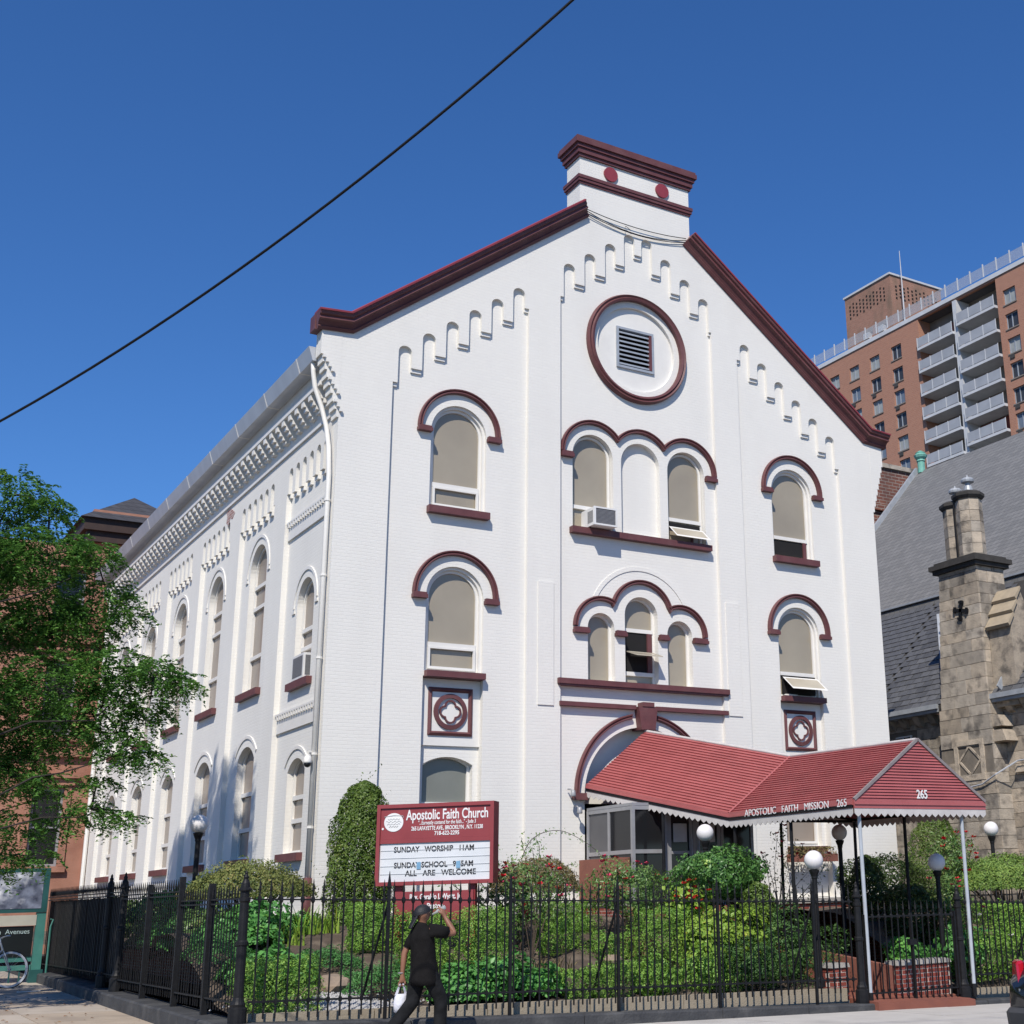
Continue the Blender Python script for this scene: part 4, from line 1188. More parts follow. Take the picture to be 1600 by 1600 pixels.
mb = MB(); mb.box(-0.14, 0.1, -0.426, -0.421, 0.05, 0.47); mb.build('side_vent', ACG, A)
C_ = empty('security_camera', 'white dome security camera on an arm at the church corner', 'camera', (-0.02, 0.3, 4.42))
mb = MB(); mb.tube([(0.02, 0, 0), (-0.12, -0.12, 0.03), (-0.20, -0.20, 0.02), (-0.21, -0.21, -0.04)], 0.028, 8); mb.build('arm', WTRIM, C_)
mb = MB(); mb.lathe((-0.21, -0.21, -0.04), [(0.03, 0.0), (0.07, -0.03), (0.078, -0.12), (0.078, -0.15)], 14); mb.build('housing', WTRIM, C_, smooth=True)
mb = MB(); mb.lathe((-0.21, -0.21, -0.191), [(0.074, 0.0), (0.070, -0.03), (0.05, -0.065), (0.01, -0.082)], 14); mb.build('dome', DARKGL, C_, smooth=True)
for x, z, lab in ((5.50, 3.78, 'small grey floodlight above the end block of the entrance arch'), (5.66, 3.42, 'small grey floodlight hanging under the end block of the entrance arch')):
    F_ = empty('floodlight', lab, 'floodlight', (x, -0.03, z))
    mb = MB(); mb.tube([(0, 0.06, 0.05), (0, -0.06, 0.04), (0.02, -0.12, -0.02)], 0.016, 6); mb.build('bracket', ALU, F_)
    mb = MB(); mb.lathe((0.02, -0.14, -0.12), [(0.03, 0.14), (0.05, 0.11), (0.06, 0.02), (0.055, 0.0)], 12); mb.build('lamp_head', ALU, F_, smooth=True)

# ================================================================ sign board
SIGNR = pmat('sign_red', (0.27, 0.048, 0.052), (0.235, 0.041, 0.045), rough=0.45, scale=3)
SIGND = pmat('sign_red_dark', (0.24, 0.028, 0.033), rough=0.45)
BOARDW = pmat('letter_board', (0.68, 0.69, 0.70), (0.60, 0.61, 0.62), rough=0.35, scale=2.5, col3=(0.5, 0.52, 0.53), scale3=1.5, amt3=0.3)
BLKL = pmat('black_letters', (0.02, 0.02, 0.025), rough=0.5)
BLUE = pmat('blue_tape', (0.20, 0.38, 0.55), rough=0.4)
GREYL = pmat('logo_grey', (0.35, 0.36, 0.36), rough=0.6)
S = empty('church_sign', 'red church notice board with white letter panel facing the street corner', 'sign', (0.48, -4.62, 0.55), R(-42))
def sp(name, mb, mat, par=S): return mb.build(name, mat, par)
Z0, Z1, HW = 1.30, 2.60, 1.0
mb = MB(); mb.prism([[(-HW, Z0), (HW, Z0), (HW, Z1), (-HW, Z1)], [(-HW + 0.06, Z0 + 0.06), (HW - 0.06, Z0 + 0.06), (HW - 0.06, Z1 - 0.06), (-HW + 0.06, Z1 - 0.06)]], -0.15, 0.15); sp('cabinet', mb, SIGNR)
mb = MB(); mb.box(-HW + 0.061, HW - 0.061, -0.12, 0.12, Z1 - 0.56, Z1 - 0.061); sp('header', mb, SIGNR)
mb = MB(); mb.box(-HW + 0.061, HW - 0.061, -0.125, 0.12, Z1 - 0.63, Z1 - 0.561); sp('divider', mb, SIGNR)
mb = MB(); mb.box(-HW + 0.061, HW - 0.061, -0.10, 0.12, Z0 + 0.061, Z1 - 0.631); bd = sp('letter_panel', mb, BOARDW)
for k in range(1, 5):
    z = Z0 + 0.06 + k * 0.125
    mb = MB(); mb.box(-HW + 0.07, HW - 0.07, -0.108, -0.101, z - 0.006, z); mb.build('letter_track', pmat('track_grey', (0.52, 0.53, 0.54)), bd)
def txt(body, size, x, z, mat, xsc=1.0, width=None, y=-0.124, par=S, align='CENTER', shear=0, bold=0.0):
    me = text_mesh(body, size, 0.003, xsc, align, shear, bold); me.materials.append(mat)
    if width:
        q = [v.co.x for v in me.vertices]; s_ = width / (max(q) - min(q))
        for v in me.vertices: v.co.x *= s_
    return inst('lettering', me, par, (x, y, z), (R(90), 0, 0))
txt('Apostolic Faith Church', 0.23, 0.20, Z1 - 0.19, LETW, width=1.40, bold=0.004)
txt('"...Earnestly contend for the faith..." - Jude 3', 0.088, 0.20, Z1 - 0.315, LETW, width=0.98, bold=0.001)
txt('265 LAFAYETTE AVE., BROOKLYN , N.Y. 11238', 0.09, 0.20, Z1 - 0.405, LETW, width=1.22, bold=0.002)
txt('718-622-2295', 0.09, 0.20, Z1 - 0.49, LETW, width=0.42, bold=0.002)
# oval emblem
mb = MB(); mb.prism([[(-0.715 + 0.165 * math.cos(2 * PI * i / 32), Z1 - 0.29 + 0.15 * math.sin(2 * PI * i / 32)) for i in range(32)]], -0.128, -0.119); lg = sp('emblem', mb, LETW)
mb = MB()
for dz, w_ in ((0.05, 0.1), (0.01, 0.13), (-0.03, 0.11), (-0.07, 0.08)):
    mb.tube([(-0.715 - w_ + 2 * w_ * i / 14, -0.13, Z1 - 0.29 + dz + 0.012 * math.sin(i * 1.7 + dz * 40)) for i in range(15)], 0.004, 4)
mb.tube([(-0.88, -0.125, Z1 - 0.20), (-0.72, -0.13, Z1 - 0.18), (-0.56, -0.125, Z1 - 0.19), (-0.55, -0.125, Z1 - 0.22)], 0.007, 4)
mb.build('emblem_lines', GREYL, lg)
mb = MB(); mb.prism([arc(-0.90, Z1 - 0.39, 0.018, 0, 360, 12)[:-1]], -0.128, -0.119); mb.build('emblem_dot', LETW, lg)
txt('SUNDAY   WORSHIP   11AM', 0.125, -0.02, Z1 - 0.735, BLKL, width=1.36, y=-0.104, bold=0.002)
txt('SUNDAY SCHOOL   9:45AM', 0.125, -0.02, Z1 - 0.985, BLKL, width=1.34, y=-0.104, bold=0.002)
txt('ALL   ARE   WELCOME', 0.125, 0.10, Z1 - 1.115, BLKL, width=1.20, y=-0.104, bold=0.002)
for x in (-0.27, 0.40):
    mb = MB(); mb.box(x - 0.035, x + 0.035, -0.112, -0.109, Z1 - 1.05, Z1 - 0.94); mb.build('blue_tape', BLUE, bd)
for x in (-0.62, 0.62):
    mb = MB(); mb.box(x - 0.06, x + 0.06, -0.06, 0.06, -0.2, Z0 - 0.001); sp('post', mb, SIGND)
mb = MB(); mb.box(-0.66, 0.66, -0.10, -0.061, 0.74, Z0 - 0.10); sp('lower_panel', mb, SIGNR)
txt('Rev. Geraldo J. Wyatt, Jr', 0.12, 0.02, 1.11, LETW, width=0.86, y=-0.104, bold=0.003)
txt('Pastor', 0.12, 0.02, 0.965, LETW, width=0.27, y=-0.104, bold=0.003)
# ================================================================ stone church to the right
STN = pmat('weathered_sandstone', (0.385, 0.335, 0.27), (0.26, 0.23, 0.19), rough=0.9, scale=3.5, bump=0.7, bscale=22, col3=(0.085, 0.075, 0.065), scale3=2.6, amt3=0.85, rand=0.25)
STN2 = pmat('weathered_sandstone_warm', (0.45, 0.375, 0.285), (0.30, 0.255, 0.20), rough=0.9, scale=3.5, bump=0.7, bscale=22, col3=(0.10, 0.088, 0.075), scale3=3.2, amt3=0.8, rand=0.25)
STNJ = pmat('stone_joint', (0.21, 0.18, 0.145), (0.15, 0.13, 0.105), rough=0.95, scale=6, bump=0.4)
STND = pmat('dark_stone', (0.035, 0.033, 0.03), (0.055, 0.05, 0.045), rough=0.85, scale=5, bump=0.4)
SLATE = pmat('roof_slate', (0.105, 0.106, 0.11), (0.078, 0.079, 0.083), rough=0.55, scale=5, bump=0.3, bscale=30, rand=0.25)
SLATEF = brick_mat('far_slate', (0.205, 0.20, 0.19), (0.16, 0.157, 0.15), (0.10, 0.10, 0.097), bw=0.25, bh=0.17, mw=0.012, bump=0.5, rough=0.6)
LEAD = pmat('lead_flashing', (0.40, 0.42, 0.44), (0.30, 0.32, 0.34), rough=0.5, scale=4, metal=0.2)
COPPER = pmat('verdigris', (0.20, 0.46, 0.37), (0.14, 0.36, 0.28), rough=0.7, scale=6)
SCH = empty('stone_church', 'weathered sandstone church with slate roofs and an octagonal chimney', 'church', (22, 3, 0))
SI = Matrix.Translation((-22, -3, 0))
def sc_(name, mb, mat, par=None):
    o = mb.build(name, mat, par or SCH)
    if par is None: o.matrix_parent_inverse = SI
    return o
XW = 20.0
mb = MB(); mb.box(XW + 0.03, XW + 0.5, -9, 14, -1, 6.55); mb.box(XW + 0.5, 40, -9, -8.5, -1, 6.5); sc_('wall', mb, STNJ)
def block_face(x_or_y, u0, u1, z0, z1, ch, bl, face, mat_list, name='stone', holes=()):
    """face 'x': wall facing -x at x; face 'y': wall facing -y at y"""
    z = z0; row = 0
    while z < z1 - 0.05:
        h = min(ch * random.uniform(0.85, 1.2), z1 - z)
        u = u0 - (bl * 0.5 if row % 2 else 0) * random.uniform(0.7, 1.1)
        while u < u1 - 0.02:
            L = bl * random.uniform(0.65, 1.35)
            a, b = max(u, u0), min(u + L, u1)
            if u1 - b < 0.12: b = u1
            if b - a > 0.05:
                skip = any(a < hb and b > ha and z < hz1 and z + h > hz0 for ha, hb, hz0, hz1 in holes)
                if not skip:
                    g = 0.006; e = random.uniform(0.0, 0.018); mb = MB()
                    if face == 'x': mb.box(x_or_y - e, x_or_y + 0.1, a + g, b - g, z + g, z + h - g)
                    else: mb.box(a + g, b - g, x_or_y - e, x_or_y + 0.1, z + g, z + h - g)
                    sc_(name, mb, random.choice(mat_list))
            u = b if b == u1 else u + L
        z += h; row += 1
block_face(XW, -1.6, 5.6, 1.4, 6.35, 0.34, 0.72, 'x', [STN, STN2, STN2], holes=((4.35, 5.15, 5.2, 6.1),))
# eaves: corbel blocks, gutter
mb = MB(); mb.box(XW - 0.02, XW + 0.5, -9, 14, 6.36, 6.54); sc_('eaves_course', mb, STN2)
for k in range(22):
    y = -2.4 + 0.62 * k
    mb = MB(); mb.hexa([(XW - 0.12, y, 6.28), (XW + 0.05, y, 6.2), (XW + 0.05, y + 0.24, 6.2), (XW - 0.12, y + 0.24, 6.28)], [(XW - 0.30, y, 6.54), (XW + 0.05, y, 6.54), (XW + 0.05, y + 0.24, 6.54), (XW - 0.30, y + 0.24, 6.54)])
    sc_('eaves_bracket', mb, STN2)
mb = MB()
for a, b in ((-9, 0.6), (2.75, 14)):
    mb.box(XW - 0.42, XW - 0.05, a, b, 6.545, 6.64); mb.box(XW - 0.50, XW - 0.36, a, b, 6.642, 6.78)
sc_('gutter', mb, LEAD)
# aisle roof: slates laid in courses on a boarded slope
P0 = Vector((XW - 0.40, 0, 6.74)); P1 = Vector((23.0, 0, 10.9))
sl = (P1 - P0); slen = sl.length; sd_ = sl.normalized(); sn = Vector((-sd_.z, 0, sd_.x))
mb = MB(); mb.hexa([(P0.x, -9, P0.z - 0.2), (P0.x, 14, P0.z - 0.2), (P1.x, 14, P1.z - 0.2), (P1.x, -9, P1.z - 0.2)], [(P0.x, -9, P0.z - 0.02), (P0.x, 14, P0.z - 0.02), (P1.x, 14, P1.z - 0.02), (P1.x, -9, P1.z - 0.02)])
ar = sc_('aisle_roof', mb, STND)
slm = MB(); slm.box(-0.185, 0.185, 0.0, 0.36, 0.0, 0.014)      # u along y, v up the slope, w normal
def slate_obj(y, s, k):
    mb = MB(); w_ = 0.19 + random.uniform(-0.01, 0.0); j = random.uniform(-0.012, 0.012); t0 = 0.006 + random.uniform(0, 0.008)
    def Q(a, b, c): p = P0 + sd_ * b + sn * c; return (p.x, a, p.z)
    mb.hexa([Q(y - w_, s + j, 0.004), Q(y + w_, s + j, 0.004), Q(y + w_, s + 0.36, -0.005), Q(y - w_, s + 0.36, -0.005)],
            [Q(y - w_, s + j, 0.026 + t0), Q(y + w_, s + j, 0.026 + t0), Q(y + w_, s + 0.36, 0.006), Q(y - w_, s + 0.36, 0.006)])
    return mb
cnt = 0
for r in range(int(slen / 0.235)):
    s = 0.02 + 0.235 * r
    for (a, b) in ((-1.1, 0.65), (2.2, 5.6)):
        y = a + (0.195 if r % 2 else 0.0)
        while y < b:
            if cnt < 298:
                o = slate_obj(y, s, cnt).build('slate', SLATE, ar); cnt += 1
            y += 0.392
mb = MB()
for r in range(int(slen / 0.235)):
    s = 0.02 + 0.235 * r
    for a, b in ((-9, -1.3), (5.85, 14)):
        y = a + (0.195 if r % 2 else 0)
        while y < b:
            q = slate_obj(y, s, 0); mb.add(q.v, q.f); y += 0.392
tag(mb.build('slate_courses', SLATE, ar), kind='stuff')
# nave roof, smooth with fine far slates, lead verge and copper finial
mb = MB(); mb.add([(22.9, -9, 10.88), (22.9, 13.2, 10.88), (30, 13.2, 18.7), (30, -9, 18.7), (37, 13.2, 10.9), (37, -9, 10.9), (22.9, -9, 10.6), (22.9, 13.2, 10.6), (30, 13.2, 18.4), (30, -9, 18.4), (37, 13.2, 10.6), (37, -9, 10.6)],
                  [(0, 3, 2, 1), (3, 5, 4, 2), (6, 7, 8, 9), (9, 8, 10, 11), (1, 2, 8, 7), (2, 4, 10, 8), (0, 6, 9, 3), (3, 9, 11, 5), (0, 1, 7, 6), (4, 5, 11, 10)])
nr_ = sc_('nave_roof', mb, SLATEF)
mb = MB(); mb.bar((22.9, 13.25, 10.95), (30.0, 13.25, 18.78), 0.28, 0.12, up=(0, 1, 0)); mb.build('verge_flashing', LEAD, nr_)
mb = MB(); mb.bar((22.95, -9, 11.0), (22.95, 13.2, 11.0), 0.22, 0.06); mb.build('step_flashing', LEAD, nr_)
mb = MB(); mb.lathe((30.0, 13.0, 18.6), [(0.16, 0), (0.16, 0.5), (0.2, 0.52), (0.17, 0.6), (0.26, 0.68), (0.3, 0.78), (0.2, 0.86), (0.22, 0.9), (0.05, 1.0)], 10); mb.build('copper_finial', COPPER, nr_)
# lead flashings either side of the chimney
mb = MB(); mb.bar((XW + 0.15, 3.0, 7.5), (22.3, 5.1, 10.2), 0.12, 0.05); mb.bar((XW - 0.30, 0.30, 6.85), (21.2, 0.30, 8.75), 0.05, 0.42); sc_('roof_flashing', mb, LEAD)
# chimney buttress
def chimney_core():
    mb = MB()
    mb.hexa([(19.40, 0.50, 0), (21.0, 0.50, 0), (21.0, 2.90, 0), (19.40, 2.90, 0)], [(19.45, 0.62, 6.4), (20.75, 0.62, 6.4), (20.75, 2.55, 6.4), (19.45, 2.55, 6.4)])
    mb.hexa([(19.46, 0.63, 6.401), (20.74, 0.63, 6.401), (20.74, 2.5, 6.401), (19.46, 2.5, 6.401)], [(19.53, 0.68, 10.6), (20.66, 0.68, 10.6), (20.66, 2.18, 10.6), (19.53, 2.18, 10.6)])
    return sc_('chimney', mb, STNJ)
chc = chimney_core()
# facing stones follow the batter of the stack
z = 1.3; row = 0
while z < 10.55:
    h = min(random.choice((0.30, 0.36, 0.42)), 10.6 - z); t = (z + h / 2)
    if t < 6.4: k = t / 6.4; x0, y0, y1, x1 = 19.40 + 0.05 * k, 0.50 + 0.12 * k, 2.90 - 0.35 * k, 21.0 - 0.25 * k
    else: k = (t - 6.4) / 4.2; x0, y0, y1, x1 = 19.46 + 0.07 * k, 0.63 + 0.05 * k, 2.5 - 0.32 * k, 20.74 - 0.08 * k
    for face in 'xy':
        a0, a1 = (y0, y1) if face == 'x' else (x0 + 0.0, x1)
        nb = 3 if face == 'x' else 2
        cuts = [a0] + sorted(a0 + (a1 - a0) * ((i + random.uniform(-0.22, 0.22) + (0.25 if row % 2 else -0.1)) / nb) for i in range(1, nb)) + [a1]
        for i in range(len(cuts) - 1):
            a, b = cuts[i], cuts[i + 1]; g = 0.007; e = random.uniform(0.02, 0.04)
            if face == 'x' and 4.5 < t < 5.5 and a < 2.0 and b > 1.0: continue
            mb = MB()
            if face == 'x': mb.box(x0 - e, x0 + 0.05, a + g - (0.04 if i == 0 else 0), b - g, z + g, z + h - g)
            else: mb.box(a + g - 0.0, b - g, y0 - e, y0 + 0.04, z + g, z + h - g)
            mb.build('stone', random.choice([STN, STN, STN2]), chc)
    z += h; row += 1
# square sunk panel with a diamond
mb = MB(); mb.prism([[(0.90, 4.42), (2.06, 4.42), (2.06, 5.56), (0.90, 5.56)], [(1.05, 4.55), (1.92, 4.55), (1.92, 5.42), (1.05, 5.42)]], 19.385, 19.6, SIDE); mb.build('panel_frame', STN2, chc)
mb = MB(); mb.sweep([(1.485, 4.58), (1.90, 4.985), (1.485, 5.39), (1.07, 4.985)], [(-0.03, 19.6), (-0.03, 19.41), (0.03, 19.41), (0.03, 19.6)], SIDE, closed=True); mb.build('diamond', STN2, chc)
mb = MB(); mb.prism([[(1.485, 4.68), (1.80, 4.985), (1.485, 5.29), (1.17, 4.985)]], 19.46, 19.6, SIDE); mb.build('diamond_field', STN, chc)
mb = MB(); mb.box(19.30, 20.88, 0.46, 2.4, 10.72, 10.86); mb.box(19.38, 20.80, 0.54, 2.32, 10.60, 10.718); mb.box(19.42, 20.76, 0.58, 2.28, 10.862, 10.95); mb.build('cap_course', STND, chc)
for cx, cy, zt in ((19.92, 1.10, 12.95), (19.98, 1.70, 12.78)):
    mb = MB(); mb.lathe((cx, cy, 10.95), [(0.42, 0), (0.40, 0.12), (0.385, zt - 11.2), (0.385, zt - 11.15)], 8); fl = mb.build('flue', STN, chc)
    z = 11.0; r_ = 0
    while z < zt - 0.3:
        h = 0.34; n_ = 8
        mb2 = None
        for k in range(n_):
            a0 = 2 * PI * k / n_; a1 = 2 * PI * (k + 1) / n_; r1 = 0.405; g = 0.012
            p = [(cx + r1 * math.cos(a0 + g), cy + r1 * math.sin(a0 + g)), (cx + r1 * math.cos(a1 - g), cy + r1 * math.sin(a1 - g)), (cx + 0.36 * math.cos(a1), cy + 0.36 * math.sin(a1)), (cx + 0.36 * math.cos(a0), cy + 0.36 * math.sin(a0))]
            if math.sin((a0 + a1) / 2) < 0.75:
                mb = MB(); mb.hexa([(q[0], q[1], z + 0.007) for q in p], [(q[0], q[1], z + h - 0.007) for q in p]); mb.build('stone', random.choice([STN, STN2, STN2]), fl)
        z += h
    mb = MB(); mb.lathe((cx, cy, zt - 0.2), [(0.43, 0), (0.50, 0.08), (0.50, 0.17), (0.38, 0.24)], 8); mb.build('flue_cap', STND, fl)
    mb = MB(); mb.lathe((cx + 0.05, cy, zt + 0.04), [(0.17, 0), (0.12, 0.22), (0.08, 0.25), (0.08, 0.32), (0.20, 0.34), (0.21, 0.40), (0.16, 0.47), (0.03, 0.5), (0.02, 0.57)], 12); mb.build('flue_cowl', LEAD, fl)
mb = MB(); mb.tube([(19.62, 1.43, 10.9), (19.62, 1.43, 12.7)], 0.03, 6); mb.build('pipe', BLACK, chc)
# iron tie plate shaped like a cross
mb = MB()
for a in range(4):
    c, s = math.cos(PI / 2 * a + 0.2), math.sin(PI / 2 * a + 0.2)
    mb.bar((19.44, 1.35, 9.35), (19.44, 1.35 + 0.3 * c, 9.35 + 0.3 * s), 0.05, 0.10); mb.bar((19.43, 1.35 + 0.24 * c - 0.09 * s, 9.35 + 0.24 * s + 0.09 * c), (19.43, 1.35 + 0.24 * c + 0.09 * s, 9.35 + 0.24 * s - 0.09 * c), 0.05, 0.07)
mb.build('tie_plate', BLACK, chc)
# gabled offset of the buttress with sloping weathering
mb = MB(); mb.prism([[(19.75, 6.4), (20.75, 6.4), (20.75, 8.7), (20.25, 9.75), (19.75, 8.7)]], -0.25, 0.6); of_ = mb.build('gabled_offset', STN2, chc)
mb = MB()
for k in range(3):
    t0, t1 = k / 3, (k + 1) / 3 - 0.02
    a = Vector((19.68, 0, 8.6)).lerp(Vector((20.25, 0, 9.8)), t0); b = Vector((19.68, 0, 8.6)).lerp(Vector((20.25, 0, 9.8)), t1)
    mb.hexa([(a.x - 0.05, -0.32, a.z + 0.02), (a.x - 0.05, 0.58, a.z + 0.02), (b.x, 0.58, b.z), (b.x, -0.32, b.z)], [(a.x - 0.12, -0.32, a.z + 0.10), (a.x - 0.12, 0.58, a.z + 0.10), (b.x - 0.03, 0.58, b.z + 0.06), (b.x - 0.03, -0.32, b.z + 0.06)])
mb.build('weathering_stones', pmat('pale_weathering', (0.40, 0.325, 0.225), (0.31, 0.255, 0.18), rough=0.9, scale=4, bump=0.4), of_)
mb = MB()
for k in range(2):
    z = 5.95 - 0.42 * k; y = 0.35 - 0.12 * k
    mb.hexa([(19.5, y - 0.12, z - 0.1), (20.6, y - 0.12, z - 0.1), (20.6, 0.62, z - 0.1), (19.5, 0.62, z - 0.1)], [(19.5, y, z + 0.22), (20.6, y, z + 0.22), (20.6, 0.62, z + 0.22), (19.5, 0.62, z + 0.22)])
mb.build('buttress_steps', STN2, chc)
# small wall window under the eaves and a dripstone
mb = MB(); mb.box(XW - 0.02, XW + 0.06, 4.4, 5.1, 5.25, 6.05); wn = sc_('window', mb, WTRIM)
for k in range(2):
    mb = MB(); mb.box(XW - 0.03, XW - 0.021, 4.45 + 0.33 * k, 4.74 + 0.33 * k, 5.3, 6.0); mb.build('pane', DARKGL, wn)
mb = MB(); mb.box(XW - 0.16, XW + 0.03, -1.6, 0.2, 4.55, 4.72); sc_('dripstone', mb, STN2)
mb = MB(); mb.tube([(19.35, 2.2, 4.3), (19.33, 1.6, 4.22), (19.33, 1.0, 4.28), (19.3, 0.45, 4.5), (19.75, 0.0, 4.85), (19.8, -1.5, 4.9)], 0.022, 5)
tag(mb.build('wall_cable', GALV), 'grey cable sagging along the stone buttress wall', 'cable')

# red brick wall end rising behind the slate roof
mb = MB(); mb.box(26.5, 31.7, 15.0, 16.0, 0, 19.35)
RBW = empty('brick_building', 'plain red brick wall end between the white church and the slate roof', 'building', (29, 15.5, 0)); RI = Matrix.Translation((-29, -15.5, 0))
RB2 = brick_mat('old_red_brick', (0.22, 0.085, 0.055), (0.15, 0.06, 0.045), (0.30, 0.25, 0.21), bw=0.42, bh=0.15, mw=0.02, bump=0.4, stain=(0.07, 0.05, 0.045), stain_amt=0.6)
o = mb.build('wall', RB2, RBW); o.matrix_parent_inverse = RI
mb = MB(); mb.box(26.4, 31.85, 14.9, 16.1, 19.351, 19.55); o = mb.build('coping', STN, RBW); o.matrix_parent_inverse = RI
mb = MB(); mb.box(26.4, 31.8, 14.86, 14.99, 17.3, 17.6); o = mb.build('band', RB2, RBW); o.matrix_parent_inverse = RI

# ================================================================ brick apartment block
APB = brick_mat('apartment_brick', (0.38, 0.175, 0.11), (0.33, 0.15, 0.095), (0.40, 0.26, 0.19), bw=0.4, bh=0.14, mw=0.02, bump=0.2)
APB2 = brick_mat('bulkhead_brick', (0.33, 0.165, 0.11), (0.27, 0.13, 0.085), (0.34, 0.23, 0.18), bw=0.4, bh=0.14, mw=0.02, bump=0.2, stain=(0.14, 0.11, 0.075), stain_amt=0.6)
APC = pmat('apartment_concrete', (0.55, 0.56, 0.57), (0.47, 0.48, 0.49), rough=0.8, scale=1)
APG = pmat('balcony_glass', (0.30, 0.31, 0.325), (0.37, 0.38, 0.395), rough=0.3, scale=0.6)
BAL = pmat('balcony_recess', (0.17, 0.145, 0.125), (0.22, 0.19, 0.165), rough=0.9, scale=0.6)
BALR = pmat('red_balcony_wall', (0.20, 0.045, 0.035), rough=0.8)
AP = empty('apartment_building', 'tall red brick apartment block with white balconies and roof bulkhead', 'building', (95, 70, 0)); AI = Matrix.Translation((-95, -70, 0))
def ap(name, mb, mat, par=None):
    o = mb.build(name, mat, par or AP)
    if par is None: o.matrix_parent_inverse = AI
    return o
XA = 90.0
fl_h = 2.76
zw = [60.35 - fl_h * k for k in range(9)]
wy = [(86.2, 0), (82.6, 0), (79.0, 0), (75.3, 0), (58.0, 0), (54.6, 0)]
hl = []
for y, _ in wy:
    for z in zw: hl.append([(y - 0.85, z - 0.85), (y + 0.85, z - 0.85), (y + 0.85, z + 0.85), (y - 0.85, z + 0.85)])
bal = [(59.7, 71.5, 41.0, 62.8)]
hl.append([(59.7, 36.0), (71.5, 36.0), (71.5, 62.9), (59.7, 62.9)])
mb = MB(); mb.prism([[(40, 0), (110, 0), (110, 63.1), (40, 63.1)]] + hl, XA, XA + 0.5, SIDE); ap('wall', mb, APB)
mb = MB(); mb.box(XA + 0.5, XA + 16, 110, 110.5, 0, 63); mb.box(XA + 0.5, XA + 16, 39.6, 40, 0, 63); ap('end_wall', mb, APB)
mb = MB(); mb.box(XA - 0.12, XA + 0.55, 39.8, 110.2, 63.101, 63.6); ap('parapet', mb, APC)
mb = MB(); mb.box(XA + 0.4, XA + 16, 40, 110, 62.9, 63.1); ap('roof', mb, ROOFM)
GLC = [glass_mat('apt_glass_dark', (0.05, 0.055, 0.062), 0.15), glass_mat('apt_glass_blue', (0.16, 0.20, 0.25), 0.15), pmat('apt_curtain', (0.33, 0.35, 0.34), (0.26, 0.28, 0.27), rough=0.4, scale=1.2)]
for y, _ in wy:
    for z in zw:
        if z < 42: continue
        mb = MB(); mb.box(XA + 0.28, XA + 0.34, y - 0.84, y + 0.84, z - 0.84, z + 0.84)
        mb2 = MB(); mb2.prism([[(y - 0.84, z - 0.84), (y + 0.84, z - 0.84), (y + 0.84, z + 0.84), (y - 0.84, z + 0.84)], [(y - 0.76, z - 0.76), (y + 0.76, z - 0.76), (y + 0.76, z + 0.76), (y - 0.76, z + 0.76)]], XA + 0.2, XA + 0.279, SIDE)
        mb2.box(XA + 0.2, XA + 0.278, y - 0.05 + 0.1, y + 0.05 + 0.1, z - 0.76, z + 0.76)
        w = ap('window', mb, random.choice(GLC)); mb2.build('frame', LOUV, w)
        mb = MB(); mb.box(XA - 0.08, XA + 0.3, y - 0.92, y + 0.92, z - 0.98, z - 0.853); mb.build('sill', BAL, w)
        if random.random() < 0.45:
            mb = MB(); mb.box(XA - 0.1, XA + 0.1, y + 0.1, y + 0.7, z - 1.42, z - 1.02); mb.build('air_vent', pmat('vent_dark', (0.06, 0.055, 0.05)), w)
# balconies
mb = MB(); mb.box(XA + 1.9, XA + 2.1, 59.7, 71.5, 36, 62.9); ap('recess_back', mb, BAL)
mb = MB(); mb.box(XA + 0.5, XA + 2.1, 59.3, 59.69, 36, 62.9); mb.box(XA + 0.5, XA + 2.1, 71.51, 71.9, 36, 62.9); ap('recess_side', mb, APB)
mb = MB(); mb.box(XA + 2.2, XA + 15.5, 40.2, 109.8, 0, 62.85); ap('body', mb, BAL)
mb = MB(); mb.box(XA - 0.15, XA + 1.9, 65.4, 65.95, 36, 62.85); ap('party_wall', mb, APC)
for k in range(9):
    z = 59.55 - fl_h * k
    if z < 38: continue
    for s, (y0, y1) in enumerate(((59.75, 65.39), (65.96, 71.48))):
        zz = z + (0.35 if s == 0 else -0.25)
        mb = MB(); mb.box(XA - 0.45, XA + 1.9, y0, y1, zz - 0.30, zz); b_ = ap('balcony', mb, APC)
        mb = MB(); mb.box(XA - 0.42, XA - 0.38, y0 + 0.1, y1 - 0.1, zz + 0.08, zz + 1.15); mb.build('glass_guard', APG, b_)
        for q in range(4):
            y = y0 + 0.05 + (y1 - y0 - 0.15) * q / 3
            mb = MB(); mb.box(XA - 0.46, XA - 0.425, y, y + 0.1, zz + 0.002, zz + 1.2); mb.build('guard_post', APC, b_)
        if (k, s) in ((0, 1), (5, 0)):
            mb = MB(); mb.box(XA + 1.8, XA + 1.89, y0 + 0.1, y1 - 0.1, zz + 0.1, zz + 2.3); mb.build('painted_wall', BALR, b_)
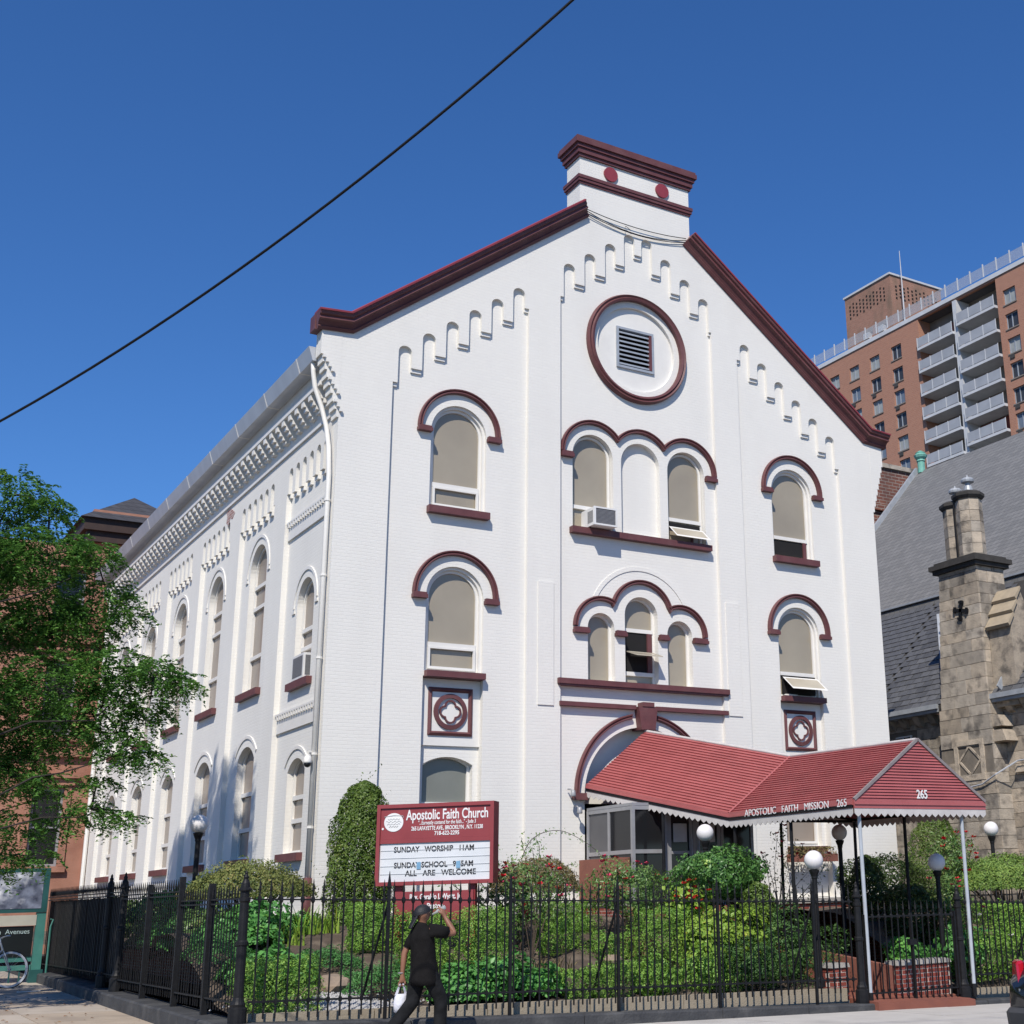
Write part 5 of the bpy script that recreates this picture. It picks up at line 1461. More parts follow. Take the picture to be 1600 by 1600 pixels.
# roof railing, bulkhead, mast
MESHG = pmat('mesh_guard', (0.40, 0.42, 0.45), (0.46, 0.48, 0.5), rough=0.5)
MESHG.node_tree.nodes['Principled BSDF'].inputs['Alpha'].default_value = 0.35
mb = MB(); mb.box(XA + 0.05, XA + 0.07, 40, 110, 63.9, 65.1); tag(ap('roof_guard', mb, MESHG), 'pale mesh guard along the roof edge')
for k in range(26):
    mb = MB(); mb.box(XA, XA + 0.1, 46 + 1.9 * k, 46.12 + 1.9 * k, 63.86, 65.35); ap('guard_post', mb, APC)
mb = MB(); mb.box(92.5, 101.0, 78.0, 86.2, 63.1, 72.0); bk = ap('bulkhead', mb, APB2)
mb = MB(); mb.box(92.35, 101.15, 77.85, 86.35, 72.001, 72.25); mb.build('bulkhead_coping', APC, bk)
mb = MB()
for i in range(11):
    for j in range(4):
        y = 79.0 + 0.62 * i; z = 69.0 + 0.5 * j - 0.05 * 0 + (0.25 if i % 2 else 0)
        mb.box(92.46, 92.52, y, y + 0.22, z, z + 0.24)
        x = 93.3 + 0.66 * i
        mb.box(x, x + 0.24, 77.96, 78.02, z, z + 0.24)
mb.build('vent_openings', DARKIN, bk)['kind'] = 'stuff'
for y in (79.6, 82.2):
    mb = MB(); mb.box(92.3, 92.5, y - 0.7, y + 0.7, 65.9, 66.4); mb.build('hood', BAL, bk)
    mb = MB(); mb.box(91.9, 92.49, y - 0.45, y + 0.45, 65.0, 65.8); mb.build('roof_unit', APC, bk)
mb = MB(); mb.tube([(93.0, 76.5, 63.1), (93.0, 76.5, 70.5), (93.0, 76.5, 74.6)], [0.1, 0.07, 0.035], 6); ap('mast', mb, APC)

# ================================================================ brownstone behind the tree
BRN = pmat('salmon_brownstone', (0.38, 0.19, 0.13), (0.33, 0.16, 0.105), rough=0.85, scale=2, bump=0.4, bscale=20, col3=(0.24, 0.10, 0.07), scale3=1.0, amt3=0.5)
BRD = pmat('dark_brown_cornice', (0.055, 0.032, 0.024), (0.04, 0.024, 0.02), rough=0.7, scale=4)
BS = empty('brownstone_house', 'salmon brownstone house with dark hipped tower roof behind the street tree', 'house', (-4, 28, 0.3)); BI = Matrix.Translation((4, -28, -0.3))
def bs(name, mb, mat, par=None):
    o = mb.build(name, mat, par or BS)
    if par is None: o.matrix_parent_inverse = BI
    return o
YB = 26.0
whl = []
for xc in (-0.92, -4.2, -7.5):
    for z0, z1 in ((3.1, 5.75), (7.6, 10.2), (11.6, 13.6)):
        whl.append([(xc - 0.5, z0), (xc + 0.5, z0), (xc + 0.5, z1), (xc - 0.5, z1)])
mb = MB(); mb.prism([[(-12, 0), (1.6, 0), (1.6, 14.6), (-12, 14.6)]] + whl, YB, YB + 0.4); bs('wall', mb, BRN)
mb = MB(); mb.box(-12, 1.6, YB + 0.9, YB + 9, 0, 14.55); bs('body', mb, BRN)
for l in whl:
    (x0, z0), (x1, _), (_, z1), _ = l
    mb = MB(); mb.box(x0, x1, YB + 0.2, YB + 0.24, z0, z1); w = bs('window', mb, DARKGL)
    mb = MB(); mb.prism([[(x0 + 0.002, z0 + 0.002), (x1 - 0.002, z0 + 0.002), (x1 - 0.002, z1 - 0.002), (x0 + 0.002, z1 - 0.002)], [(x0 + 0.08, z0 + 0.08), (x1 - 0.08, z0 + 0.08), (x1 - 0.08, z1 - 0.08), (x0 + 0.08, z1 - 0.08)]], YB + 0.13, YB + 0.198)
    mb.box(x0 + 0.08, x1 - 0.08, YB + 0.14, YB + 0.197, (z0 + z1) / 2 - 0.03, (z0 + z1) / 2 + 0.03); mb.build('frame', ALU, w)
    mb = MB(); mb.box(x0 - 0.22, x0 - 0.03, YB - 0.06, YB + 0.1, z0, z1 + 0.1); mb.box(x1 + 0.03, x1 + 0.22, YB - 0.06, YB + 0.1, z0, z1 + 0.1); mb.box(x0 - 0.3, x1 + 0.3, YB - 0.14, YB + 0.1, z1 + 0.11, z1 + 0.35); mb.box(x0 - 0.42, x1 + 0.42, YB - 0.26, YB + 0.1, z1 + 0.352, z1 + 0.5); mb.build('surround', BRN, w)
    mb = MB(); mb.box(x0 - 0.25, x1 + 0.25, YB - 0.15, YB + 0.12, z0 - 0.2, z0 - 0.01); mb.build('sill', BRN, w)
mb = MB(); mb.box(0.35, 1.15, YB - 0.12, YB + 0.1, 0.5, 14.5); bs('pilaster', mb, BRN)
mb = MB(); mb.box(-12.1, 1.7, YB - 0.2, YB + 0.1, 6.85, 7.15); mb.box(-12.1, 1.7, YB - 0.3, YB + 0.1, 10.9, 11.15); bs('string_course', mb, BRN)
mb = MB(); mb.box(-0.35, 2.9, YB + 0.45, YB + 4, 14.4, 16.2); tw = bs('tower', mb, BRN)
mb = MB(); mb.box(-0.7, 3.3, YB + 0.1, YB + 4.4, 15.3, 15.75); mb.box(-0.55, 3.1, YB + 0.25, YB + 4.2, 14.9, 15.298); mb.build('tower_cornice', BRD, tw)
TR = brick_mat('tower_slate', (0.065, 0.065, 0.072), (0.05, 0.05, 0.056), (0.03, 0.03, 0.034), bw=0.4, bh=0.25, mw=0.02, bump=0.4)
mb = MB(); mb.add([(-0.85, YB - 0.05, 15.752), (3.45, YB - 0.05, 15.752), (3.45, YB + 4.55, 15.752), (-0.85, YB + 4.55, 15.752), (1.35, YB + 2.2, 17.35)], [(0, 3, 2, 1), (0, 1, 4), (1, 2, 4), (2, 3, 4), (3, 0, 4)]); mb.build('tower_roof', TR, tw)

# ================================================================ subway entrance
GRN = pmat('subway_green', (0.055, 0.20, 0.165), (0.04, 0.155, 0.13), rough=0.5, scale=4, col3=(0.10, 0.24, 0.20), scale3=3, amt3=0.4)
GRD = pmat('subway_green_dark', (0.02, 0.085, 0.08), (0.015, 0.065, 0.06), rough=0.45, scale=4)
PST = pmat('poster_image', (0.03, 0.032, 0.05), (0.22, 0.24, 0.30), rough=0.3, scale=5.5, col3=(0.66, 0.66, 0.67), scale3=3.1, amt3=0.95)
K = empty('subway_entrance', 'green painted subway entrance with advertising panel beside the boarded fence', 'subway entrance', (-5.0, 6.4, ground_z(-5, 6.4)))
z_ = 0.0; KZ = ground_z(-5, 6.4)
def kp(name, mb, mat, par=K): return mb.build(name, mat, par)
def kb_(x0, x1, y0, y1, z0, z1): m_ = MB(); m_.box(x0 + 5.0, x1 + 5.0, y0, y1, z0 - KZ, z1 - KZ); return m_
kp('ad_frame', kb_(-6.6, -3.62, -0.10, 0.10, 1.60, 2.50), GRD)
pp = kp('poster', kb_(-6.5, -3.74, -0.108, -0.101, 1.68, 2.42), PST)
me = text_mesh('ST', 0.10, 0.002); me.materials.append(LETW); inst('lettering', me, K, (0.42, -0.112, 1.75 - KZ), (R(90), 0, 0))
kp('light_box', kb_(-6.6, -3.80, -0.09, 0.06, 1.34, 1.55), pmat('cream_panel', (0.50, 0.47, 0.38), (0.38, 0.36, 0.29), rough=0.5, scale=2))
kp('sign_panel', kb_(-6.6, -3.83, -0.06, 0.02, 0.72, 1.33), pmat('black_sign', (0.012, 0.014, 0.014), rough=0.35))
me = text_mesh('Clinton - Washington  Avenues', 0.135, 0.002, align='RIGHT'); me.materials.append(pmat('sign_pale', (0.42, 0.52, 0.50), rough=0.5)); inst('lettering', me, K, (1.10, -0.064, 1.22 - KZ), (R(90), 0, 0))
for x0, x1 in ((-3.80, -3.62), (-6.6, -6.4)):
    kp('post', kb_(x0, x1, -0.08, 0.08, 0.45, 1.599), GRN); kp('post_base', kb_(x0 - 0.04, x1 + 0.04, -0.12, 0.12, 0.0, 0.449), GRD)
for z in (0.45, 0.62):
    kp('rail', kb_(-6.39, -3.81, -0.04, 0.04, z, z + 0.10), GRN)
for k in range(14):
    kp('baluster', kb_(-6.3 + 0.19 * k, -6.27 + 0.19 * k, -0.015, 0.015, 0.05, 0.449), GRD)
kp('base', kb_(-6.6, -3.6, -0.09, 0.2, 0.0, 0.14), KST)
m_ = MB(); m_.tube([(1.50, 0, 1.30 - KZ), (1.54, 0, 1.44 - KZ), (1.48, 0, 1.45 - KZ)], 0.018, 6); m_.tube([(1.50, 0, 0.32 - KZ), (1.50, 0, 1.30 - KZ)], 0.022, 6); kp('grab_rail', m_, GRN)

# ================================================================ bicycle
CHR = pmat('bike_silver', (0.55, 0.56, 0.58), (0.45, 0.46, 0.48), rough=0.3, metal=0.5)
RIMW = pmat('bike_pale_rim', (0.62, 0.64, 0.68), (0.52, 0.54, 0.58), rough=0.4)
TYRE = pmat('tyre', (0.02, 0.02, 0.02), rough=0.8)
bx_, by_ = -4.42, 4.7; bz_ = ground_z(bx_, by_) + 0.02
B = empty('bicycle', 'silver bicycle with pale rims locked in front of the subway entrance', 'bicycle', (bx_, by_, bz_), R(8))
B.rotation_euler = (R(-6), 0, R(8))
for cx in (0.0, -1.02):
    w = MB(); w.tube([(cx + 0.345 * math.cos(2 * PI * i / 36), 0, 0.345 + 0.345 * math.sin(2 * PI * i / 36)) for i in range(36)], 0.016, 6, closed=True); wo_ = w.build('wheel', TYRE, B)
    w = MB(); w.sweep([(cx + 0.318 * math.cos(2 * PI * i / 36), 0.345 + 0.318 * math.sin(2 * PI * i / 36)) for i in range(36)], [(-0.025, 0.012), (-0.025, -0.012), (0.018, -0.012), (0.018, 0.012)], closed=True); w.build('rim', RIMW, wo_)
    w = MB()
    for k in range(18):
        a = 2 * PI * k / 18; w.tube([(cx + 0.02 * math.cos(a + 1.2), 0.01 if k % 2 else -0.01, 0.345 + 0.02 * math.sin(a + 1.2)), (cx + 0.30 * math.cos(a), 0, 0.345 + 0.30 * math.sin(a))], 0.002, 3)
    w.tube([(cx, -0.05, 0.345), (cx, 0.05, 0.345)], 0.022, 8); w.build('spokes', CHR, wo_)
f_ = MB()
hd0, hd1 = (-0.20, 0, 0.86), (-0.15, 0, 0.72); bbk = (-0.58, 0, 0.30); st = (-0.74, 0, 0.82)
for a, b, r in ((hd0, hd1, 0.02), (hd1, bbk, 0.018), (hd0, st, 0.016), (bbk, st, 0.017), (bbk, (-1.02, 0.05, 0.345), 0.011), (bbk, (-1.02, -0.05, 0.345), 0.011), (st, (-1.02, 0.05, 0.345), 0.009), (st, (-1.02, -0.05, 0.345), 0.009)): f_.tube([a, b], r, 8)
f_.build('frame', CHR, B)
f_ = MB(); f_.tube([hd1, (-0.1, 0.05, 0.6), (0, 0.05, 0.345)], 0.012, 6); f_.tube([hd1, (-0.1, -0.05, 0.6), (0, -0.05, 0.345)], 0.012, 6); f_.build('fork', CHR, B)
f_ = MB(); f_.tube([hd0, (-0.21, 0, 0.94)], 0.014, 6); f_.tube([(-0.1, -0.26, 0.96), (-0.14, -0.2, 0.97), (-0.2, 0, 0.95), (-0.14, 0.2, 0.97), (-0.1, 0.26, 0.96)], 0.012, 6); f_.build('handlebar', CHR, B)
f_ = MB(); f_.tube([st, (-0.76, 0, 0.92)], 0.012, 6); f_.hexa([(-0.92, -0.07, 0.92), (-0.62, -0.02, 0.92), (-0.62, 0.02, 0.92), (-0.92, 0.07, 0.92)], [(-0.92, -0.06, 0.96), (-0.62, -0.015, 0.955), (-0.62, 0.015, 0.955), (-0.92, 0.06, 0.96)]); f_.build('saddle', TYRE, B)
f_ = MB(); f_.tube([(bbk[0] + 0.09 * math.cos(2 * PI * i / 20), -0.03, bbk[2] + 0.09 * math.sin(2 * PI * i / 20)) for i in range(20)], 0.008, 5, closed=True); f_.bar((bbk[0], -0.05, bbk[2]), (bbk[0] + 0.14, -0.06, bbk[2] - 0.1), 0.014); f_.build('crank', CHR, B)

# ================================================================ black car at the kerb
CARP = pmat('black_car_paint', (0.008, 0.008, 0.009), (0.011, 0.011, 0.012), rough=0.12, scale=3, spec=0.6, coat=0.8)
CARB = pmat('grey_bumper', (0.045, 0.045, 0.047), rough=0.5)
TAIL = pmat('red_tail_lamp', (0.45, 0.01, 0.02), (0.35, 0.008, 0.015), rough=0.12, spec=0.7, coat=0.6)
RIMC = pmat('alloy_rim', (0.35, 0.35, 0.36), rough=0.3, metal=0.8)
cz_ = ground_z(6.5, -8) - 0.14
CAR = empty('parked_car', 'black car parked at the kerb with red wraparound tail lamp', 'car', (6.55, -14.15, cz_))
# cross sections along x (car local, rear at -2.25): (x, half width, [(z, width factor)...])
secs = [(-2.27, 0.55, 0.42, 0.80, 0.70), (-2.22, 0.84, 0.36, 1.05, 0.78), (-2.08, 0.90, 0.32, 1.12, 0.80), (-1.75, 0.92, 0.30, 1.55, 0.66), (-1.2, 0.92, 0.28, 1.66, 0.68), (-0.3, 0.92, 0.28, 1.68, 0.70), (0.35, 0.92, 0.28, 1.60, 0.68), (1.0, 0.92, 0.28, 1.08, 0.80), (1.7, 0.90, 0.30, 0.98, 0.80), (2.15, 0.82, 0.34, 0.88, 0.75), (2.27, 0.60, 0.42, 0.70, 0.55)]
cv = []; cf = []; npt = 14
for x, hw, zb_, zt, tp in secs:
    ring = []
    belt = min(zt - 0.05, 0.98)
    prof = [(hw * 0.9, zb_), (hw, zb_ + 0.12), (hw, 0.62), (hw * 0.985, belt), (hw * (tp + 0.12) if zt > 1.3 else hw * 0.93, zt - 0.10), (hw * tp * 0.92, zt - 0.01), (hw * tp * 0.5, zt)]
    ring = [(x, -w_, z) for w_, z in prof] + [(x, w_, z) for w_, z in prof[::-1]]
    cv += ring
for i in range(len(secs) - 1):
    for k in range(npt):
        cf.append((i * npt + k, i * npt + (k + 1) % npt, (i + 1) * npt + (k + 1) % npt, (i + 1) * npt + k))
cf.append(tuple(range(npt))); cf.append(tuple((len(secs) - 1) * npt + k for k in range(npt))[::-1])
mb = MB(); mb.add(cv, cf); body = mb.build('body', CARP, CAR, smooth=True)
sm = body.modifiers.new('subd', 'SUBSURF'); sm.levels = 2; sm.render_levels = 2
for s_ in (-1, 1):
    mb = MB(); mb.hexa([(-2.24, s_ * 0.60, 0.88), (-2.05, s_ * 0.905, 0.86), (-1.90, s_ * 0.90, 0.90), (-2.1, s_ * 0.58, 0.92)], [(-2.20, s_ * 0.66, 1.18), (-2.02, s_ * 0.89, 1.20), (-1.90, s_ * 0.87, 1.20), (-2.05, s_ * 0.66, 1.20)])
    tl = mb.build('tail_lamp', TAIL, CAR); tl.modifiers.new('bev', 'BEVEL').width = 0.03
    mb = MB(); mb.bar((-2.245, s_ * 0.595, 0.86), (-2.06, s_ * 0.915, 0.85), 0.02, 0.03); mb.build('lamp_trim', RIMC, CAR)
mb = MB(); mb.hexa([(-2.36, -0.72, 0.40), (-2.36, 0.72, 0.40), (-2.1, 0.93, 0.36), (-2.1, -0.93, 0.36)], [(-2.38, -0.74, 0.66), (-2.38, 0.74, 0.66), (-2.1, 0.94, 0.66), (-2.1, -0.94, 0.66)]); bp_ = mb.build('rear_bumper', CARB, CAR); bp_.modifiers.new('bev', 'BEVEL').width = 0.05
mb = MB(); mb.box(-2.392, -2.378, -0.26, 0.26, 0.48, 0.62); mb.build('number_plate', pmat('plate_yellow', (0.55, 0.42, 0.12), rough=0.5), CAR)
mb = MB(); mb.hexa([(-2.12, -0.62, 1.12), (-2.12, 0.62, 1.12), (-2.0, 0.62, 1.12), (-2.0, -0.62, 1.12)], [(-1.83, -0.55, 1.50), (-1.83, 0.55, 1.50), (-1.7, 0.55, 1.5), (-1.7, -0.55, 1.5)]); mb.build('rear_window', DARKGL, CAR)
for s_ in (-1, 1):
    mb = MB(); mb.hexa([(-1.5, s_ * 0.86, 1.02), (0.8, s_ * 0.86, 1.02), (0.8, s_ * 0.80, 1.02), (-1.5, s_ * 0.80, 1.02)], [(-1.2, s_ * 0.71, 1.52), (0.3, s_ * 0.71, 1.52), (0.3, s_ * 0.65, 1.52), (-1.2, s_ * 0.65, 1.52)]); mb.build('side_window', DARKGL, CAR)
    for x in (-1.4, 1.4):
        def wheel_ring(prof, n_=28):
            m2 = MB(); vs = []; fs = []
            for r_, y_ in prof:
                for k in range(n_): vs.append((x + r_ * math.cos(2 * PI * k / n_), y_, 0.34 + r_ * math.sin(2 * PI * k / n_)))
            for i in range(len(prof) - 1):
                for k in range(n_): fs.append((i * n_ + k, i * n_ + (k + 1) % n_, (i + 1) * n_ + (k + 1) % n_, (i + 1) * n_ + k))
            fs.append(tuple(range(n_))); fs.append(tuple((len(prof) - 1) * n_ + k for k in range(n_)))
            return m2.add(vs, fs)
        w = wheel_ring([(0.22, s_ * 0.70), (0.33, s_ * 0.71), (0.34, s_ * 0.76), (0.34, s_ * 0.88), (0.33, s_ * 0.93), (0.22, s_ * 0.94)]).build('wheel', TYRE, CAR)
        wheel_ring([(0.215, s_ * 0.90), (0.215, s_ * 0.945), (0.12, s_ * 0.93), (0.05, s_ * 0.95)]).build('rim', RIMC, w)

# ================================================================ overhead cable
ca = Vector((-7.26, -11.25, 6.39)); cb = Vector((-3.513, -16.43, 9.57)); mb = MB()
pts = []
for i in range(61):
    s_ = -1.0 + 3.2 * i / 60
    p = ca.lerp(cb, s_) if False else ca + (cb - ca) * s_
    pts.append((p.x, p.y, p.z - 0.28 * 4 * s_ * (1 - s_)))
mb.tube(pts, 0.0135, 10)
tag(mb.build('overhead_cable', BLACK, smooth=True), 'thick black overhead cable crossing the sky above the church', 'cable')
# ================================================================ plants
LM = dict(
    thuja=leaf_mat('thuja_leaf', (0.054, 0.108, 0.016), (0.153, 0.224, 0.041), (0.229, 0.231, 0.071)),
    box=leaf_mat('box_leaf', (0.092, 0.220, 0.034), (0.277, 0.458, 0.076), (0.462, 0.591, 0.131)),
    tuft=leaf_mat('tufted_leaf', (0.033, 0.094, 0.024), (0.105, 0.209, 0.050), (0.187, 0.286, 0.066), rough=0.5),
    juniper=leaf_mat('juniper_leaf', (0.045, 0.156, 0.042), (0.122, 0.314, 0.084), rough=0.6),
    ivy=leaf_mat('ivy_leaf', (0.048, 0.156, 0.037), (0.138, 0.369, 0.083), (0.391, 0.664, 0.111), rough=0.42, spec=0.35),
    lime=leaf_mat('lime_leaf', (0.121, 0.251, 0.028), (0.290, 0.410, 0.057), (0.483, 0.479, 0.069)),
    yew=leaf_mat('yew_leaf', (0.108, 0.153, 0.041), (0.248, 0.254, 0.071), (0.366, 0.244, 0.122), rough=0.6),
    yewg=leaf_mat('green_yew_leaf', (0.097, 0.184, 0.037), (0.239, 0.346, 0.071), (0.366, 0.448, 0.102), rough=0.6),
    brown=leaf_mat('browning_leaf', (0.135, 0.112, 0.051), (0.235, 0.188, 0.077), (0.272, 0.146, 0.102), rough=0.7),
    glossy=leaf_mat('glossy_leaf', (0.041, 0.116, 0.030), (0.122, 0.269, 0.057), (0.449, 0.577, 0.136), rough=0.38, spec=0.4),
    rose=leaf_mat('rose_leaf', (0.057, 0.136, 0.037), (0.173, 0.270, 0.072), (0.326, 0.270, 0.109), rough=0.35),
    dark=leaf_mat('shade_painted_leaf', (0.020, 0.043, 0.010), (0.063, 0.101, 0.022), (0.117, 0.153, 0.043)),  # leaf colour darkened to paint in the shade under the canopy
    locust=leaf_mat('locust_leaf', (0.048, 0.135, 0.029), (0.144, 0.304, 0.056), (0.289, 0.384, 0.095), rough=0.5, trans=0.35),
)
WOOD = pmat('shrub_wood', (0.085, 0.06, 0.042), (0.055, 0.04, 0.03), rough=0.9, scale=8, bump=0.5)
BARK = pmat('tree_bark', (0.045, 0.036, 0.03), (0.028, 0.023, 0.019), rough=0.95, scale=6, bump=0.8, streak=True)
PET = {'red': pmat('red_petal', (0.62, 0.02, 0.03), (0.50, 0.015, 0.03), rough=0.5, scale=20), 'pink': pmat('pink_petal', (0.62, 0.06, 0.14), (0.55, 0.04, 0.10), rough=0.5, scale=20),
       'coral': pmat('coral_petal', (0.70, 0.07, 0.05), (0.60, 0.04, 0.04), rough=0.5, scale=20), 'white': pmat('white_petal', (0.75, 0.73, 0.68), rough=0.5)}

def leaves_mesh(name, P, N, size, mat, aspect=1.8, jit=0.5, fold=0.25):
    """P points, N outward directions -> one folded two-quad leaf each"""
    n = len(P)
    N = N + rng.normal(0, jit, (n, 3)); N /= np.linalg.norm(N, axis=1)[:, None] + 1e-9
    A = rng.normal(0, 1, (n, 3)); A -= (A * N).sum(1)[:, None] * N; A /= np.linalg.norm(A, axis=1)[:, None] + 1e-9
    Bv = np.cross(N, A)
    s = size * rng.uniform(0.5, 1.45, n)[:, None]
    L = s; W = s / aspect
    tip = P + A * L * 0.5; base = P - A * L * 0.5
    mid = P + N * s * 0.02
    l = P + Bv * W * 0.5 + N * s * fold * 0.5; r = P - Bv * W * 0.5 + N * s * fold * 0.5
    V_ = np.empty((n, 4, 3)); V_[:, 0] = base; V_[:, 1] = r; V_[:, 2] = tip; V_[:, 3] = l
    idx = np.arange(n)[:, None] * 4
    F = np.concatenate([np.concatenate([idx, idx + 1, idx + 2], 1), np.concatenate([idx, idx + 2, idx + 3], 1)])
    me = bpy.data.meshes.new(name)
    me.vertices.add(n * 4); me.vertices.foreach_set('co', V_.reshape(-1))
    me.loops.add(len(F) * 3); me.loops.foreach_set('vertex_index', F.reshape(-1).astype(np.int32))
    me.polygons.add(len(F)); me.polygons.foreach_set('loop_start', np.arange(0, len(F) * 3, 3, dtype=np.int32))
    me.update(calc_edges=True)
    me.materials.append(mat)
    return me

def sph(n):
    d = rng.normal(0, 1, (n, 3)); return d / np.linalg.norm(d, axis=1)[:, None]

def lump(d, seed, amp=0.12):
    """smooth bumpy radius factor for directions d"""
    r = np.random.default_rng(seed); f = np.ones(len(d))
    for _ in range(7):
        k = r.normal(0, 1, 3); k /= np.linalg.norm(k); f += amp * 0.5 * np.sin(d @ k * r.uniform(3, 8) + r.uniform(0, 6))
    return f

def shape_points(kind, n, w, dpt, h, seed, shell=0.82, amp=0.12):
    """points and normals inside the outer shell of a shrub standing on z=0"""
    t = rng.uniform(shell ** 3, 1.0, n) ** (1 / 3)
    t = np.where(rng.random(n) < 0.2, rng.uniform(0.5, 1.0, n), t)
    if kind == 'box':
        q = rng.uniform(-1, 1, (n, 3)); ax = rng.integers(0, 3, n); sg = rng.choice([-1, 1], n)
        ar = np.array([dpt * h, w * h, w * dpt * 1.3]); ax = rng.choice(3, n, p=ar / ar.sum())
        q[np.arange(n), ax] = sg
        d = q / np.linalg.norm(q, axis=1)[:, None]
        f = lump(d, seed, amp * 0.6)
        P = q * t[:, None] * f[:, None]
        nrm = np.sign(q) * (np.abs(q) ** 6); nrm /= np.linalg.norm(nrm, axis=1)[:, None]
        P = P * np.array([w / 2, dpt / 2, h / 2]) + np.array([0, 0, h / 2])
        return P, nrm
    d = sph(n); f = lump(d, seed, amp)
    if kind == 'dome':
        d[:, 2] = np.abs(d[:, 2]) * 1.0 - 0.25 * (rng.random(n) < 0.3)
        P = d * t[:, None] * f[:, None] * np.array([w / 2, dpt / 2, h]); return P, d
    if kind == 'ball':
        P = d * t[:, None] * f[:, None] * np.array([w / 2, dpt / 2, h / 2]) + np.array([0, 0, h / 2]); return P, d
    if kind == 'cone':      # egg-shaped column, widest below the middle
        z = rng.random(n)
        prof = np.interp(z, [0, 0.12, 0.35, 0.6, 0.8, 0.92, 0.98, 1.0], [0.72, 0.90, 1.0, 0.93, 0.72, 0.48, 0.22, 0.05])
        a = rng.uniform(0, 2 * PI, n)
        rr = prof * t * (1 + 0.06 * np.sin(a * 5 + z * 17 + seed) + 0.05 * np.sin(a * 3 - z * 9))
        P = np.stack([np.cos(a) * rr * w / 2, np.sin(a) * rr * dpt / 2, z * h], 1)
        nrm = np.stack([np.cos(a), np.sin(a), 0.4 + 0 * a], 1); nrm /= np.linalg.norm(nrm, axis=1)[:, None]
        return P, nrm
    if kind == 'umbrella':   # flat-bottomed parasol crown in the top part
        d[:, 2] = np.abs(d[:, 2])
        P = d * t[:, None] * f[:, None] * np.array([w / 2, dpt / 2, h]); P[:, 2] = np.maximum(P[:, 2], rng.uniform(-0.02, 0.12, n) * h)
        return P, d
    if kind == 'mat':        # low spreading carpet
        x = rng.uniform(-1, 1, n); y = rng.uniform(-1, 1, n); keep = x * x * x * x + y * y * y * y < 1
        x, y = x[keep], y[keep]; m_ = len(x)
        hh = (1 - 0.75 * (x ** 4 + y ** 4)) * (0.75 + 0.25 * np.sin(x * 6 + seed) * np.cos(y * 5 + seed))
        P = np.stack([x * w / 2, y * dpt / 2, hh * h * rng.uniform(0.45, 1.0, m_)], 1)
        nrm = np.stack([x * 0.7, y * 0.7, np.ones(m_)], 1); nrm /= np.linalg.norm(nrm, axis=1)[:, None]
        return P, nrm

def stems_mesh(w, dpt, z0, z1, n=8, r=0.018, spread=0.8, base=0.15):
    mb = MB()
    for k in range(n):
        a = 2 * PI * k / n + random.uniform(-0.3, 0.3); q = spread * random.uniform(0.4, 1.0)
        x1, y1 = math.cos(a) * w / 2 * q, math.sin(a) * dpt / 2 * q
        x0, y0 = math.cos(a) * base * 0.4, math.sin(a) * base * 0.4
        m1 = (x0 * 0.55 + x1 * 0.45 + random.uniform(-.04, .04), y0 * 0.55 + y1 * 0.45, z0 + (z1 - z0) * 0.55)
        mb.tube([(x0, y0, z0), m1, (x1, y1, z1)], [r, r * 0.75, r * 0.35], 5)
    return mb

def flower_mesh(pts, r, mat):
    mb = MB()
    for p in pts:
        p = Vector(p)
        for k in range(7):
            a = 2 * PI * k / 7 + random.random(); e = random.uniform(0.1, 0.7); rr = r * random.uniform(0.75, 1.15)
            d = Vector((math.cos(a) * math.cos(e), math.sin(a) * math.cos(e), math.sin(e) + 0.2)).normalized()
            s_ = d.cross(Vector((0, 0, 1))).normalized() * rr * 0.55
            mb.add([p, p + d * rr * 0.7 + s_, p + d * rr * 1.1 + Vector((0, 0, 0.2 * rr)), p + d * rr * 0.7 - s_], [(0, 1, 2, 3)])
    return mb.mesh('flower', mat, recalc=False)

